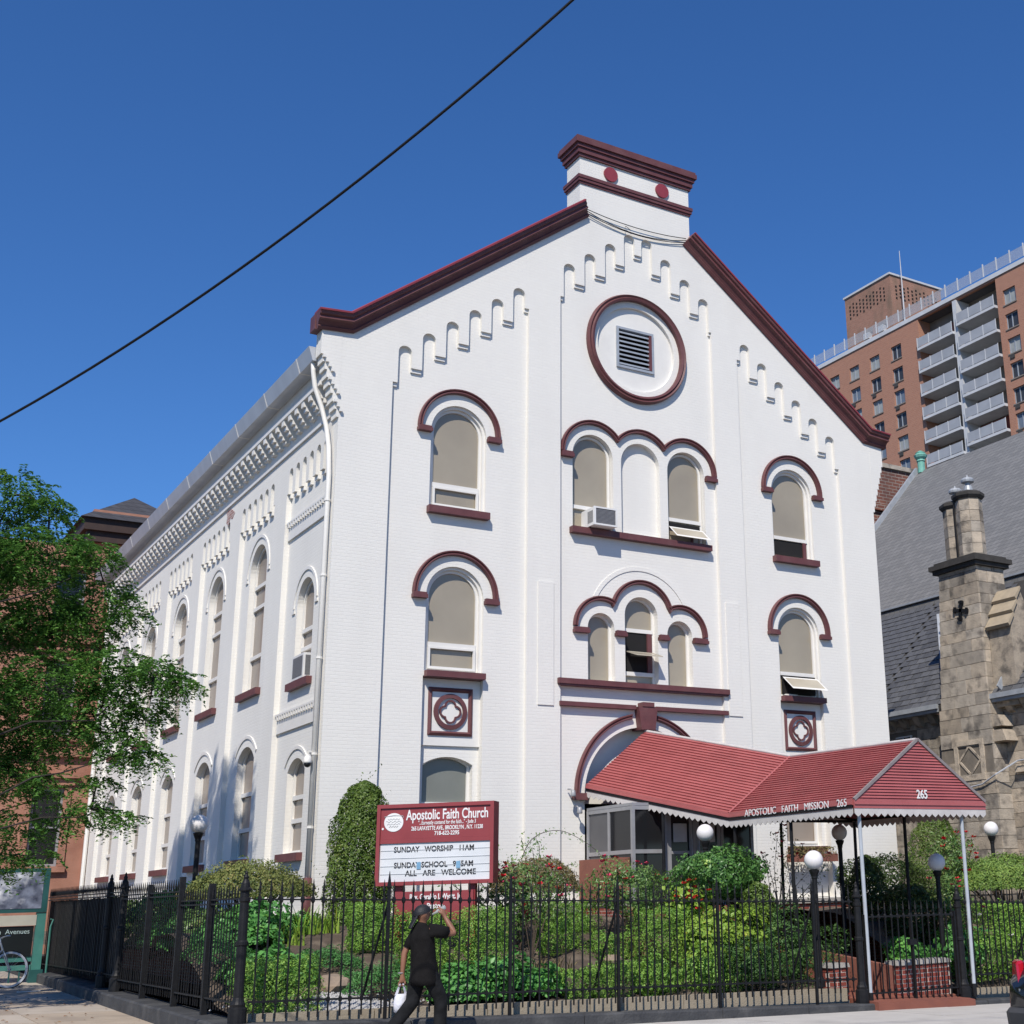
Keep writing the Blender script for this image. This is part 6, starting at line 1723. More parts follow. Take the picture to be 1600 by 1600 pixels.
_seed = [1]
def clump(P, N, amp_=0.035, seed=0):
    r = np.random.default_rng(seed); f = np.zeros(len(P))
    for _ in range(6):
        k = r.normal(0, 1, 3); k /= np.linalg.norm(k); f += np.sin(P @ k * r.uniform(14, 34) + r.uniform(0, 6))
    return P + N * (f * amp_ / 2.4)[:, None]
def shrub(name, label, kind, x, y, z0, w, dpt, h, leaf, n, size, stems=None, lift=0.0, cat='shrub', flowers=None, group=None, shell=0.82, amp=0.12, aspect=1.8, jit=0.5):
    _seed[0] += 1
    o = empty(name, label, cat, (x, y, z0), group=group)
    P, N = shape_points(kind, n, w, dpt, h, _seed[0], shell, amp)
    P = clump(P, N, {'mat': 0.03, 'cone': 0.026, 'umbrella': 0.03}.get(kind, 0.05), _seed[0])
    # stray shoots beyond the clipped outline
    k_ = max(6, n // 700); ids = rng.choice(len(P), k_, replace=False); EP = []; EN = []
    for i_ in ids:
        dv = N[i_] + rng.normal(0, 0.25, 3) + np.array([0, 0, 0.35]); dv /= np.linalg.norm(dv); L_ = rng.uniform(0.04, 0.16) * (h + 0.3)
        for q_ in range(6):
            EP.append(P[i_] + dv * L_ * q_ / 5 + rng.normal(0, 0.008, 3)); EN.append(N[i_] + rng.normal(0, 0.6, 3))
    P = np.concatenate([P, np.array(EP)]); N = np.concatenate([N, np.array(EN)])
    P = P + np.array([0, 0, lift])
    inst('foliage', leaves_mesh('foliage', P, N, size, LM[leaf], aspect, jit), o)
    zt = lift + h * (0.45 if kind != 'mat' else 0.3)
    st_ = stems or dict(n=7, r=0.014)
    inst('stems', stems_mesh(w, dpt, -0.1, zt, **st_).mesh('stems', WOOD), o)
    if flowers:
        col, cnt_, r_ = flowers
        ids = rng.choice(len(P), min(len(P), cnt_ * 12), replace=False)
        score = P[ids][:, 2] * 0.8 - P[ids][:, 1] * 0.6 + rng.random(len(ids)) * h * 0.9
        ids = ids[np.argsort(-score)[:cnt_]]
        for i in ids:
            p = P[i] + N[i] * 0.05
            me = flower_mesh([(0, 0, 0)], r_, PET[random.choice(col)])
            inst('flower', me, o, tuple(p))
    return o

# arching canes against the white wall
def canes(name, label, x, y, z0, specs, leaf, cat='shrub', flowers=()):
    o = empty(name, label, cat, (x, y, z0)); mb = MB(); LP = []; LN = []
    for pts in specs:
        cv_ = []
        P_ = [Vector(p) for p in pts]
        for i in range(len(P_) - 1):
            a = P_[max(i - 1, 0)]; b = P_[i]; c = P_[i + 1]; d = P_[min(i + 2, len(P_) - 1)]
            for k in range(6):
                t = k / 6
                cv_.append(0.5 * ((2 * b) + (c - a) * t + (2 * a - 5 * b + 4 * c - d) * t * t + (3 * b - a - 3 * c + d) * t * t * t))
        cv_.append(P_[-1])
        mb.tube(cv_, [0.011 * (1 - 0.75 * i / len(cv_)) for i in range(len(cv_))], 4)
        for i in range(5, len(cv_)):
            for _ in range(5):
                LP.append(cv_[i] + Vector((random.gauss(0, .06), random.gauss(0, .06), random.gauss(-.02, .05)))); LN.append((random.gauss(0, 1), -1, 0.6))
    inst('canes', mb.mesh('canes', WOOD), o)
    inst('foliage', leaves_mesh('foliage', np.array([tuple(p) for p in LP]), np.array(LN), 0.055, LM[leaf], 2.2), o)
    for p, c_ in flowers:
        inst('flower', flower_mesh([(0, 0, 0)], 0.06, PET[c_]), o, p)
    return o
# ---- left garden, from the corner to the path
shrub('arborvitae', 'tall egg shaped arborvitae beside the red church sign', 'cone', 0.12, -2.1, 1.20, 1.28, 1.15, 2.52, 'thuja', 34000, 0.046, cat='conifer', amp=0.1, shell=0.45)
shrub('yew', 'flat topped parasol yew with bare stems at the church corner', 'umbrella', -1.72, -1.75, 1.0, 2.25, 1.9, 0.60, 'yew', 15000, 0.045, dict(n=22, r=0.02, spread=0.95), lift=0.72, shell=0.8, amp=0.08)
for x, y, w, h, lab in ((-0.53, -4.35, 0.66, 0.74, 'clipped box cube below the arborvitae'), (0.02, -5.22, 0.78, 0.90, 'clipped box cube behind the drinking man'), (0.88, -5.62, 0.84, 1.06, 'clipped box cube between the drinking man and the roses')):
    shrub('box_hedge', lab, 'box', x, y, bed_z(x, y) - 0.06, w, 0.6, h, 'box', 12000, 0.031, cat='hedge', group='clipped box cubes near the sign')
shrub('juniper', 'dark low spreading juniper left of the ivy bed', 'mat', -0.85, -5.7, bed_z(-0.85, -5.7) - 0.05, 1.5, 1.3, 0.55, 'juniper', 8000, 0.045, aspect=3)
shrub('juniper', 'smaller low juniper beside the yellow lilies', 'mat', -1.35, -4.7, bed_z(-1.35, -4.7) - 0.05, 1.1, 0.8, 0.35, 'juniper', 4500, 0.045, aspect=3)
shrub('ivy', 'glossy dark ivy mound behind the fence below the sign', 'mat', 0.70, -6.45, bed_z(0.7, -6.4) - 0.10, 2.1, 1.25, 0.72, 'ivy', 6500, 0.085, cat='ground cover', aspect=1.2)
shrub('ivy', 'leafy green ivy patch beside the corner post', 'mat', -2.45, -5.4, bed_z(-2.45, -5.4) - 0.05, 1.3, 1.5, 0.55, 'ivy', 4500, 0.085, cat='ground cover', aspect=1.2)
shrub('box_hedge', 'rounded box hedge right behind the corner post', 'box', -2.70, -6.75, bed_z(-2.7, -6.75) - 0.08, 1.05, 0.7, 0.80, 'box', 11250, 0.031, cat='hedge')
shrub('box_hedge', 'low ragged hedge behind the fence right of the ivy mound', 'box', 2.15, -6.72, bed_z(2.15, -6.72) - 0.10, 1.35, 0.6, 0.60, 'box', 11250, 0.031, cat='hedge', amp=0.3)
shrub('dome_shrub', 'browning dome shrub with bare grey stems next to the sign', 'umbrella', 3.15, -3.0, 1.05, 1.78, 1.5, 0.62, 'brown', 12000, 0.038, dict(n=26, r=0.017, spread=0.95), lift=0.62, shell=0.8, amp=0.06)
shrub('rose_bush', 'tall rose bush with red blooms in front of the sign', 'ball', 2.0, -4.55, 0.85, 1.35, 1.0, 1.15, 'rose', 3600, 0.06, dict(n=14, r=0.010, spread=1.0), lift=0.15, flowers=(('red', 'pink'), 26, 0.06), amp=0.4, shell=0.5)
canes('wild_rose', 'wispy rose canes rising in front of the sign letters', 1.75, -5.55, 0.6,
      [[(0, 0, 0), (0.0, 0, 0.9), (-0.1, 0, 1.5), (-0.2, 0, 1.95)], [(0, 0, 0), (0.1, 0, 0.9), (0.05, 0, 1.5), (0.0, 0, 1.8)], [(0, 0, 0), (0.15, 0, 0.8), (0.25, 0, 1.3), (0.3, 0, 1.6)], [(0, 0, 0), (-0.15, 0, 0.8), (-0.3, 0, 1.3), (-0.38, 0, 1.6)], [(0, 0, 0), (0.05, 0, 0.8), (-0.05, 0, 1.2), (-0.1, 0, 1.5)], [(0, 0, 0), (0.3, 0, 0.8), (0.4, 0, 1.2), (0.5, 0, 1.4)]], 'rose', flowers=[((0.3, -0.03, 1.62), 'pink'), ((0.5, -0.03, 1.42), 'red'), ((0.12, -0.05, 1.2), 'red')])
shrub('rose_bush', 'rose bush in front of the terracotta cheek wall', 'ball', 4.40, -4.35, 1.05, 1.65, 1.1, 1.05, 'rose', 5200, 0.055, dict(n=14, r=0.010, spread=1.0), lift=0.1, flowers=(('pink', 'red'), 16, 0.055), amp=0.3, shell=0.6)
shrub('geranium', 'coral red geranium between the rose bush and the round glossy bush', 'ball', 5.2, -4.9, 0.95, 0.75, 0.6, 0.75, 'lime', 1100, 0.085, flowers=(('coral',), 18, 0.06), cat='flower', aspect=1.2, amp=0.3, shell=0.5)
shrub('glossy_bush', 'round glossy evergreen bush in front of the entrance doors', 'ball', 6.05, -4.75, 0.85, 1.9, 1.4, 0.95, 'glossy', 8500, 0.062, dict(n=12, r=0.02, spread=0.7), lift=0.55, amp=0.16, aspect=1.6)
shrub('box_hedge', 'clipped box hedge in front of the cheek wall base', 'box', 3.45, -3.75, 0.95, 0.98, 0.6, 0.56, 'box', 9000, 0.031, cat='hedge')
shrub('box_hedge', 'small box hedge below the browning dome shrub', 'box', 2.70, -4.7, 0.70, 0.80, 0.6, 0.52, 'box', 7500, 0.031, cat='hedge', amp=0.25)
shrub('box_hedge', 'square box hedge below the coral geranium', 'box', 4.45, -5.25, 0.50, 1.02, 0.7, 0.82, 'box', 11250, 0.031, cat='hedge')
shrub('leafy_shrub', 'broad bright leafed shrub below the round glossy bush', 'ball', 5.60, -5.6, 0.35, 2.0, 1.1, 0.95, 'lime', 5200, 0.075, amp=0.25, shell=0.65, aspect=1.5)
for x, w, h, lab in ((3.35, 0.82, 0.66, 'small rounded box bush behind the fence beside the ragged hedge'), (4.28, 1.0, 0.66, 'small rounded box bush behind the fence under the square hedge')):
    shrub('box_bush', lab, 'ball', x, -6.7, bed_z(x, -6.7) - 0.08, w, 0.7, h, 'box', 5000, 0.042, cat='shrub', amp=0.25)
shrub('juniper', 'mid green tufted juniper behind the fence under the leafy shrub', 'ball', 5.35, -6.65, -0.05, 1.4, 0.8, 0.78, 'tuft', 8000, 0.048, amp=0.35, aspect=2.4)
shrub('juniper', 'big tufted juniper spilling beside the narrow brick pier', 'ball', 6.45, -6.35, -0.1, 1.25, 1.2, 1.25, 'tuft', 11000, 0.052, amp=0.4, aspect=2.6)
shrub('arborvitae', 'small cone arborvitae beside the climbing roses', 'cone', 6.35, -5.55, 0.75, 0.72, 0.7, 1.0, 'thuja', 5000, 0.05, cat='conifer')
shrub('ground_cover', 'low mixed ground cover on the mulch below the straw grass', 'mat', 3.35, -5.75, bed_z(3.35, -5.75) - 0.05, 1.6, 0.9, 0.3, 'box', 3500, 0.05, cat='ground cover', amp=0.4)
shrub('box_hedge', 'sunlit box hedge between the rose bush and the square hedge', 'box', 3.55, -4.95, bed_z(3.55, -4.95) - 0.08, 0.8, 0.55, 0.42, 'box', 6750, 0.031, cat='hedge', amp=0.3)
shrub('leafy_shrub', 'bright leafy mound between the square hedge and the tufted juniper', 'ball', 4.9, -6.0, 0.2, 1.2, 0.8, 0.85, 'lime', 3000, 0.07, amp=0.3, shell=0.6, aspect=1.5)
# bright strap leaved lilies
def strap_plant(name, label, x, y, n, L, mat, cat='plant'):
    mb = MB(); z0 = bed_z(x, y) - 0.02
    for k in range(n):
        a = random.uniform(0, 2 * PI); lean = random.uniform(0.25, 0.9); l_ = L * random.uniform(0.7, 1.1); w_ = 0.018
        px, py = random.uniform(-.35, .35), random.uniform(-.2, .2)
        pr_ = None
        vs = []; fs = []
        for i in range(5):
            t = i / 4; hz = l_ * (t - 0.45 * t * t * lean * 1.3); out = l_ * lean * 0.7 * t * t
            c = Vector((px + math.cos(a) * out, py + math.sin(a) * out, hz)); s_ = Vector((-math.sin(a), math.cos(a), 0)) * w_ * (1 - 0.85 * t)
            vs += [c - s_, c + s_]
        for i in range(4): fs.append((2 * i, 2 * i + 1, 2 * i + 3, 2 * i + 2))
        mb.add(vs, fs)
    o = mb.build(name, LM[mat], None, recalc=False); o.location = (x, y, z0); return tag(o, label, cat)
strap_plant('lily', 'yellow green strap leaved lilies under the church corner', -1.05, -3.4, 90, 0.55, 'lime')
strap_plant('lily', 'strap leaved lilies beside the parasol yew stems', -1.75, -3.8, 70, 0.5, 'lime')
strap_plant('ornamental_grass', 'straw coloured grass tuft below the cheek wall', 4.0, -4.95, 90, 0.5, 'brown')
strap_plant('ornamental_grass', 'straw grass tuft behind the ivy mound', 2.2, -5.4, 40, 0.4, 'brown')
canes('rambling_shrub', 'thin arching canes against the white wall left of the vestibule', 3.3, -2.0, 1.1,
      [[(0, 0, 0), (0.0, 0, 0.9), (0.25, 0, 1.55), (0.85, 0, 1.75), (1.45, -0.1, 1.5), (1.9, -0.1, 1.15)], [(0, 0, 0), (-0.3, 0, 0.8), (-0.55, 0, 1.3), (-0.5, 0, 1.5)], [(0, 0, 0), (-0.8, 0, 0.8), (-1.15, 0, 1.25), (-1.25, 0, 1.32)],
       [(0, 0, 0), (0.35, 0, 0.9), (0.45, 0, 1.4), (0.35, 0, 1.62)], [(0, 0, 0), (0.7, 0, 0.7), (1.0, 0, 1.05), (1.25, 0, 1.1)], [(0, 0, 0), (-1.1, 0, 0.6), (-1.5, 0, 0.9), (-1.6, 0, 1.0)]], 'rose')
canes('climbing_rose', 'tall climbing rose with dark red blooms against the wall right of the canopy corner', 8.75, -3.1, 1.0,
      [[(0, 0, 0), (0.05, 0, 0.8), (0.15, 0, 1.5), (0.2, 0, 1.85)], [(0, 0, 0), (-0.15, 0, 0.7), (-0.3, 0, 1.2), (-0.42, 0, 1.3)], [(0, 0, 0), (0.3, 0, 0.7), (0.55, 0, 1.2), (0.65, 0, 1.45)], [(0, 0, 0), (0.1, 0, 0.9), (0.35, 0, 1.35), (0.5, 0, 1.6)], [(0, 0, 0), (0.6, 0, 0.5), (1.1, 0, 0.9), (1.35, 0, 1.25)], [(0, 0, 0), (-0.1, 0, 0.9), (-0.02, 0, 1.5), (-0.05, 0, 1.75)]], 'rose',
      flowers=[((0.2, -0.03, 1.88), 'red'), ((-0.02, -0.03, 1.72), 'pink'), ((0.02, -0.05, 1.25), 'red'), ((0.65, -0.03, 1.5), 'red'), ((-0.42, -0.03, 1.32), 'pink'), ((1.36, -0.03, 1.3), 'pink'), ((0.5, -0.03, 1.3), 'red'), ((0.1, -0.05, 1.55), 'pink')])
canes('bare_rose', 'sparse thorny rose canes behind the small cone arborvitae', 9.0, -2.6, 1.0,
      [[(0, 0, 0), (0.2, 0, 0.6), (0.5, 0, 1.1)], [(0, 0, 0), (-0.3, 0, 0.6), (-0.6, 0, 1.0)], [(0, 0, 0), (0.4, 0, 0.5), (0.95, 0, 0.95)], [(0, 0, 0), (-0.1, 0, 0.6), (-0.2, 0, 1.15)], [(0, 0, 0), (0.7, 0, 0.4), (1.3, 0, 0.75)]], 'brown')
# window box under the right ground floor window
WB = empty('window_box', 'window flower box under the ground floor window near the canopy', 'planter', (12.1, -0.02, 2.22))
mb = MB(); mb.box(-0.7, 0.7, -0.24, -0.01, 0, 0.18); mb.build('box', TERR, WB)
P_, N_ = shape_points('box', 900, 1.4, 0.26, 0.22, 3); inst('foliage', leaves_mesh('foliage', P_ + np.array([0, -0.12, 0.12]), N_, 0.06, LM['brown']), WB)
# ---- right of the canopy
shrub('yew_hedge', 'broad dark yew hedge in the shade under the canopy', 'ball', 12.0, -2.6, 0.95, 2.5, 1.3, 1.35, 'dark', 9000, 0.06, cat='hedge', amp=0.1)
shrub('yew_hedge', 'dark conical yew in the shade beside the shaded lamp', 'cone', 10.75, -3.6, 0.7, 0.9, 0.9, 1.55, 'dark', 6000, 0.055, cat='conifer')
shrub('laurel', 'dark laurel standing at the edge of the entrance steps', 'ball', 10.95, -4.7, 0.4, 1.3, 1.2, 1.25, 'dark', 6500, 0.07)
shrub('arborvitae', 'broad arborvitae column at the right corner of the white church', 'cone', 15.15, -1.2, 0.9, 1.75, 1.2, 2.42, 'thuja', 20000, 0.045, cat='conifer', amp=0.06)
shrub('rose_bush', 'red rose bush in front of the broad arborvitae column', 'ball', 12.9, -4.0, 1.1, 1.25, 0.9, 1.45, 'rose', 3200, 0.065, dict(n=12, r=0.01, spread=1.0), lift=0.1, flowers=(('red', 'coral'), 14, 0.065), amp=0.4, shell=0.4)
shrub('rose_bush', 'low red rose bush behind the fence past the gate', 'ball', 11.5, -5.3, 0.55, 1.0, 0.8, 1.15, 'rose', 2600, 0.06, dict(n=12, r=0.01, spread=1.0), flowers=(('red', 'pink'), 9, 0.06), amp=0.4, shell=0.4)
shrub('yew', 'domed green yew with dark bare underside near the stone church', 'umbrella', 14.1, -4.4, 0.6, 2.9, 2.0, 0.75, 'yewg', 17000, 0.05, dict(n=24, r=0.022, spread=0.95), lift=0.85, shell=0.8, amp=0.06)
shrub('box_hedge', 'clipped hedge below the domed green yew', 'box', 12.95, -5.6, 0.45, 2.1, 0.7, 0.75, 'box', 9000, 0.045, cat='hedge', amp=0.2)
shrub('box_hedge', 'front clipped hedge behind the fence past the gate', 'box', 11.75, -6.55, -0.1, 2.5, 0.7, 0.75, 'box', 10000, 0.045, cat='hedge', amp=0.25)
shrub('leafy_shrub', 'light green leafy shrub beside the gate post', 'ball', 10.35, -6.5, -0.15, 0.95, 0.8, 1.1, 'ivy', 2400, 0.085, amp=0.35, shell=0.5, aspect=1.3)
shrub('leafy_shrub', 'small sunlit leafy shrub behind the wide brick wall', 'ball', 9.35, -6.2, -0.1, 0.85, 0.7, 0.85, 'ivy', 2000, 0.08, amp=0.35, shell=0.5, aspect=1.3)
for p_, lab in (((10.55, -6.95, 1.02), 'single white rose bloom above the leafy shrub by the gate post'), ((11.35, -6.95, 0.62), 'single white rose bloom on the front clipped hedge')):
    o = inst('rose_bloom', flower_mesh([(0, 0, 0)], 0.055, PET['white']), None, p_); tag(o, lab, 'flower')
# along the flank of the church
for i, (x, y, w, h) in enumerate(((-1.9, 3.0, 1.4, 1.0), (-1.6, 5.6, 1.3, 0.8), (-2.2, -3.6, 0.9, 0.6), (-1.7, 9.0, 1.5, 0.9))):
    shrub('leafy_shrub', ['leafy shrub along the flank wall behind the raised side fence', 'leafy shrub along the flank wall behind the boarded fence', 'low leafy shrub behind the lower side fence', 'leafy shrub far along the flank wall'][i], 'ball', x, y, bed_z(x, y) - 0.05 if y < 0 else 0.95, w, 1.1, h, ['ivy', 'rose', 'ivy', 'rose'][i], 3000, 0.085, amp=0.3, aspect=1.3)
for x, y, w, d_, h, lf, lab in ((-2.5, -3.9, 1.3, 1.2, 0.5, 'ivy', 'ivy patch behind the step in the side fence'), (-2.4, -2.2, 1.4, 1.5, 0.55, 'rose', 'mixed green ground cover behind the raised side fence'), (-1.3, -2.9, 1.3, 0.9, 0.4, 'ivy', 'ivy patch at the foot of the parasol yew'), (-2.3, 0.9, 1.4, 1.8, 0.6, 'rose', 'mixed green planting below the flank lamp'), (0.6, -3.4, 1.6, 0.8, 0.4, 'juniper', 'juniper carpet behind the church sign'), (-3.0, -4.6, 0.7, 2.2, 0.5, 'juniper', 'juniper strip along the foot of the side fence'), (-2.9, -1.5, 0.7, 2.4, 0.6, 'ivy', 'ivy strip along the foot of the raised side fence')):
    shrub('ground_cover', lab, 'mat', x, y, (bed_z(x, y) if y < 0 else 0.95) - 0.06, w, d_, h, lf, 4200, 0.075 if lf != 'juniper' else 0.045, cat='ground cover', aspect=1.4 if lf != 'juniper' else 3, amp=0.3)
# gravel patch and rocks
GRV = pmat('white_gravel', (0.45, 0.44, 0.43), (0.32, 0.31, 0.30), rough=0.9, scale=20, rand=0)
mb = MB()
for k in range(2600):
    x = -1.75 + random.gauss(0, 0.42); y = -6.55 + random.gauss(0, 0.32)
    if y < -7.12: continue
    r = random.uniform(0.012, 0.028); z = bed_z(x, y) + 0.004
    mb.add([(x + r, y, z), (x, y + r, z), (x - r, y, z), (x, y - r, z), (x + random.uniform(-.3, .3) * r, y, z + r * 1.1)], [(0, 1, 4), (1, 2, 4), (2, 3, 4), (3, 0, 4)])
o = mb.build('gravel', GRV, None, recalc=False); tag(o, 'white gravel patch behind the fence left of the man', 'gravel', kind='stuff')
ROCK = pmat('tan_rock', (0.30, 0.225, 0.16), (0.20, 0.155, 0.12), rough=0.9, scale=6, bump=0.8, bscale=18)
def rock(x, y, s, lab):
    bm = bmesh.new(); bmesh.ops.create_icosphere(bm, subdivisions=2, radius=s)
    for v in bm.verts:
        v.co *= 1 + random.uniform(-0.16, 0.16); v.co.z *= 0.6
    me = bpy.data.meshes.new('rock'); bm.to_mesh(me); bm.free(); me.materials.append(ROCK)
    o = inst('rock', me, None, (x, y, bed_z(x, y) + s * 0.2), (0, 0, random.random() * 6)); tag(o, lab, 'rock')
rock(-1.62, -5.85, 0.26, 'large tan rock at the back of the gravel patch')
rock(-2.02, -5.95, 0.19, 'smaller tan rock left of the large one on the gravel')
rock(2.1, -5.6, 0.18, 'tan rock behind the ivy mound')
rock(3.5, -5.2, 0.16, 'tan rock beside the straw grass tuft')
# fallen leaves and litter on the pavement
LIT = pmat('dry_leaf', (0.30, 0.16, 0.06), (0.20, 0.10, 0.05), rough=0.9, scale=3)
mb = MB()
for k in range(260):
    x = random.uniform(-9.2, -3.75); y = random.uniform(-7.6, 7)
    z = ground_z(x, y) + 0.028; a = random.random() * 6; r = random.uniform(0.02, 0.045)
    mb.add([(x + r * math.cos(a), y + r * math.sin(a), z), (x - r * 0.5 * math.sin(a), y + r * 0.5 * math.cos(a), z + 0.012), (x - r * math.cos(a), y - r * math.sin(a), z), (x + r * 0.5 * math.sin(a), y - r * 0.5 * math.cos(a), z + 0.006)], [(0, 1, 2, 3)])
o = mb.build('fallen_leaves', LIT, None, recalc=False); tag(o, 'dry brown leaves scattered over the side pavement', 'leaves', kind='stuff')
mb = MB(); z = ground_z(-4.3, 3.3) + 0.03; mb.box(-4.45, -4.05, 3.25, 3.32, z, z + 0.012); o = mb.build('litter', LETW); tag(o, 'strip of white paper litter on the pavement by the bicycle', 'litter')

# ================================================================ street tree
T = empty('locust_tree', 'feathery green street tree overhanging the side fence', 'tree', (-8.7, -2.2, ground_z(-8.7, -2.2)))
TZ = Vector(T.location)
lobes = []     # (centre world, rx, ry, rz, fronds)
for x, y, z, r, n in ((-5.81, -1.50, 8.42, .62, 60), (-5.28, -1.80, 8.14, .35, 22), (-5.85, -0.50, 7.80, .85, 90), (-5.27, -2.00, 7.30, .75, 85), (-4.65, -2.40, 7.29, .42, 34), (-4.31, -2.20, 6.70, .42, 34), (-5.39, -1.00, 6.61, .9, 95), (-4.65, -1.60, 6.17, .62, 60), (-4.01, -2.40, 6.31, .3, 16), (-5.52, -0.50, 5.68, .9, 90), (-4.90, -1.80, 5.31, .75, 75), (-4.13, -2.40, 5.43, .6, 58), (-3.58, -2.80, 5.30, .45, 40), (-3.18, -3.00, 5.14, .26, 16), (-4.23, -2.20, 4.76, .6, 56), (-3.56, -2.60, 4.75, .36, 24), (-3.87, -2.40, 4.18, .42, 34), (-3.50, -2.60, 3.96, .25, 14), (-4.65, -1.40, 4.52, .62, 56), (-5.22, -0.60, 4.59, .8, 75), (-5.29, -1.00, 3.75, .55, 40), (-4.84, -1.60, 3.61, .36, 22), (-4.13, -2.00, 3.59, .25, 12), (-4.19, -2.00, 3.18, .3, 16), (-3.73, -2.20, 3.02, .22, 10), (-4.49, -1.60, 3.05, .28, 12), (-5.14, -1.20, 2.97, .42, 28), (-5.36, -1.20, 2.41, .35, 18), (-4.83, -1.40, 2.45, .25, 10)):
    lobes.append((Vector((x - 0.22, y, z)), r, r, r * 0.62, n))
lobes += [(Vector(p), r, r, r * 0.65, n) for p, r, n in (((-6.2, -1.2, 5.0), 0.8, 90), ((-5.9, -0.8, 4.1), 0.7, 80), ((-6.4, -1.0, 6.3), 0.9, 90), ((-6.3, -1.2, 7.4), 0.8, 80), ((-5.3, -1.6, 6.4), 0.6, 50))]
tall = []
for k in range(64):
    a = random.uniform(0, 2 * PI); e = random.uniform(-0.6, 1.0); q = random.uniform(0.55, 1.0)
    c = Vector((-9.3 + 0.9 * q * math.cos(a) * math.cos(e), -3.2 + 3.3 * q * math.sin(a) * math.cos(e), 17.8 + 1.7 * q * math.sin(e)))
    tall.append((c, 0.42, 0.42, 0.35, 34))
for k in range(14):
    tall.append((Vector((-10.0 + random.gauss(0, 1.0), -2.5 + random.gauss(0, 1.5), random.uniform(5, 10))), 1.0, 1.0, 0.7, 80))
def fronds(lobes_, leaflet, per, name):
    Pp = []; Dd = []
    for c, rx, ry, rz, n in lobes_:
        d = sph(n); t = rng.uniform(0.35, 1.0, n) ** 0.6
        O = np.array(c) + d * t[:, None] * np.array([rx, ry, rz])
        dirn = d * np.array([1, 1, 0.4]) + np.array([0, 0, -0.35]) + rng.normal(0, 0.3, (n, 3)); dirn /= np.linalg.norm(dirn, axis=1)[:, None]
        side = np.cross(dirn, np.array([0, 0, 1.0])); side /= np.linalg.norm(side, axis=1)[:, None] + 1e-9
        for i in range(per):
            s = (i // 2) / (per / 2); sg = 1 if i % 2 else -1
            Lf = rng.uniform(0.20, 0.34, n)[:, None]
            p = O + dirn * Lf * s + np.array([0, 0, -1.0]) * Lf * 0.5 * s * s + side * sg * leaflet * 0.55 * (1 - 0.3 * s)
            Pp.append(p); Dd.append(side * sg * 0.15 + np.array([0, 0, 1.0]) + dirn * 0.1)
    Pp = np.concatenate(Pp); Dd = np.concatenate(Dd)
    return leaves_mesh(name, Pp - np.array(TZ), Dd, leaflet, LM['locust'], 2.3, 0.35)
inst('crown', fronds([(c, rx, ry, rz, int(n * 2.9)) for c, rx, ry, rz, n in lobes], 0.072, 22, 'crown'), T)
inst('upper_crown', fronds(tall, 0.12, 12, 'upper_crown'), T)
mb = MB()
def limb(pts, r0, r1):
    n_ = len(pts); mb.tube([Vector(p) - TZ for p in pts], [r0 + (r1 - r0) * i / (n_ - 1) for i in range(n_)], 8)
limb([(-8.7, -2.2, -0.1), (-8.75, -2.2, 1.5), (-8.9, -2.3, 3.2), (-9.2, -2.6, 5.5), (-9.4, -2.9, 9.0), (-9.2, -2.9, 13.5), (-9.0, -2.7, 18.5)], 0.24, 0.06)
inst('trunk', mb.mesh('trunk', BARK, smooth=True), T); mb = MB()
for tgt, base in ((Vector((-5.39, -1.00, 6.61)), (-9.2, -2.7, 5.0)), (Vector((-5.81, -1.50, 8.42)), (-9.4, -3.0, 6.0)), (Vector((-3.58, -2.80, 5.30)), (-8.95, -2.35, 3.6)), (Vector((-3.87, -2.40, 4.18)), (-8.85, -2.3, 3.0)), (Vector((-4.90, -1.80, 5.31)), (-9.0, -2.4, 4.0)), (Vector((-4.65, -2.40, 7.29)), (-9.2, -2.7, 5.2)), (Vector((-5.09, -1.20, 3.38)), (-8.8, -2.2, 2.8)), (Vector((-4.19, -2.00, 3.18)), (-8.8, -2.2, 2.9))):
    b = Vector(base); m1 = b.lerp(tgt, 0.4) + Vector((0, random.uniform(-.3, .3), -0.45)); m2 = b.lerp(tgt, 0.75) + Vector((0, random.uniform(-.2, .2), -0.1))
    pts_ = [b.lerp(tgt, q_ / 9) + Vector((random.gauss(0, .10), random.gauss(0, .12), -0.9 * (q_ / 9) * (1 - q_ / 9) * 1.6 + random.gauss(0, .10))) * (1 if 0 < q_ < 9 else 0) for q_ in range(10)]
    limb(pts_, 0.028, 0.007)
for c, *_ in lobes:
    near = min((l[0] for l in lobes if l[0] is not c and l[0].x < c.x), key=lambda q: (q - c).length, default=None)
    if near is not None: limb([near, near.lerp(c, 0.5) + Vector((0, 0, 0.08)), c], 0.022, 0.006)
inst('branches', mb.mesh('branches', BARK, smooth=True), T); mb = MB()
for c, *_ in tall[::3]:
    b = Vector((-9.2, -2.9, max(6, c.z - 3.5))); limb([b, b.lerp(c, 0.5) + Vector((0, 0, 0.4)), c], 0.06, 0.012)
inst('upper_branches', mb.mesh('upper_branches', BARK, smooth=True), T)
# ================================================================ the man walking past
SKIN = pmat('brown_skin', (0.26, 0.125, 0.075), (0.22, 0.10, 0.06), rough=0.45, scale=12, spec=0.4)
TEE = pmat('black_tee', (0.008, 0.0075, 0.0075), (0.014, 0.013, 0.013), spec=0.1, rough=0.95, scale=6, bump=0.5, bscale=14)
JEAN = pmat('black_jeans', (0.009, 0.0095, 0.010), (0.019, 0.0195, 0.021), spec=0.1, rough=0.95, scale=7, bump=0.6, bscale=16)
CAPM = pmat('black_cap', (0.010, 0.010, 0.012), (0.018, 0.018, 0.02), rough=0.6, scale=6, bump=0.3)
px_, py_ = -1.45, -8.5
MAN = empty('person', 'man in black tee, jeans and cap drinking while walking past the fence', 'person', (px_, py_, ground_z(px_, -8) + 0.018))
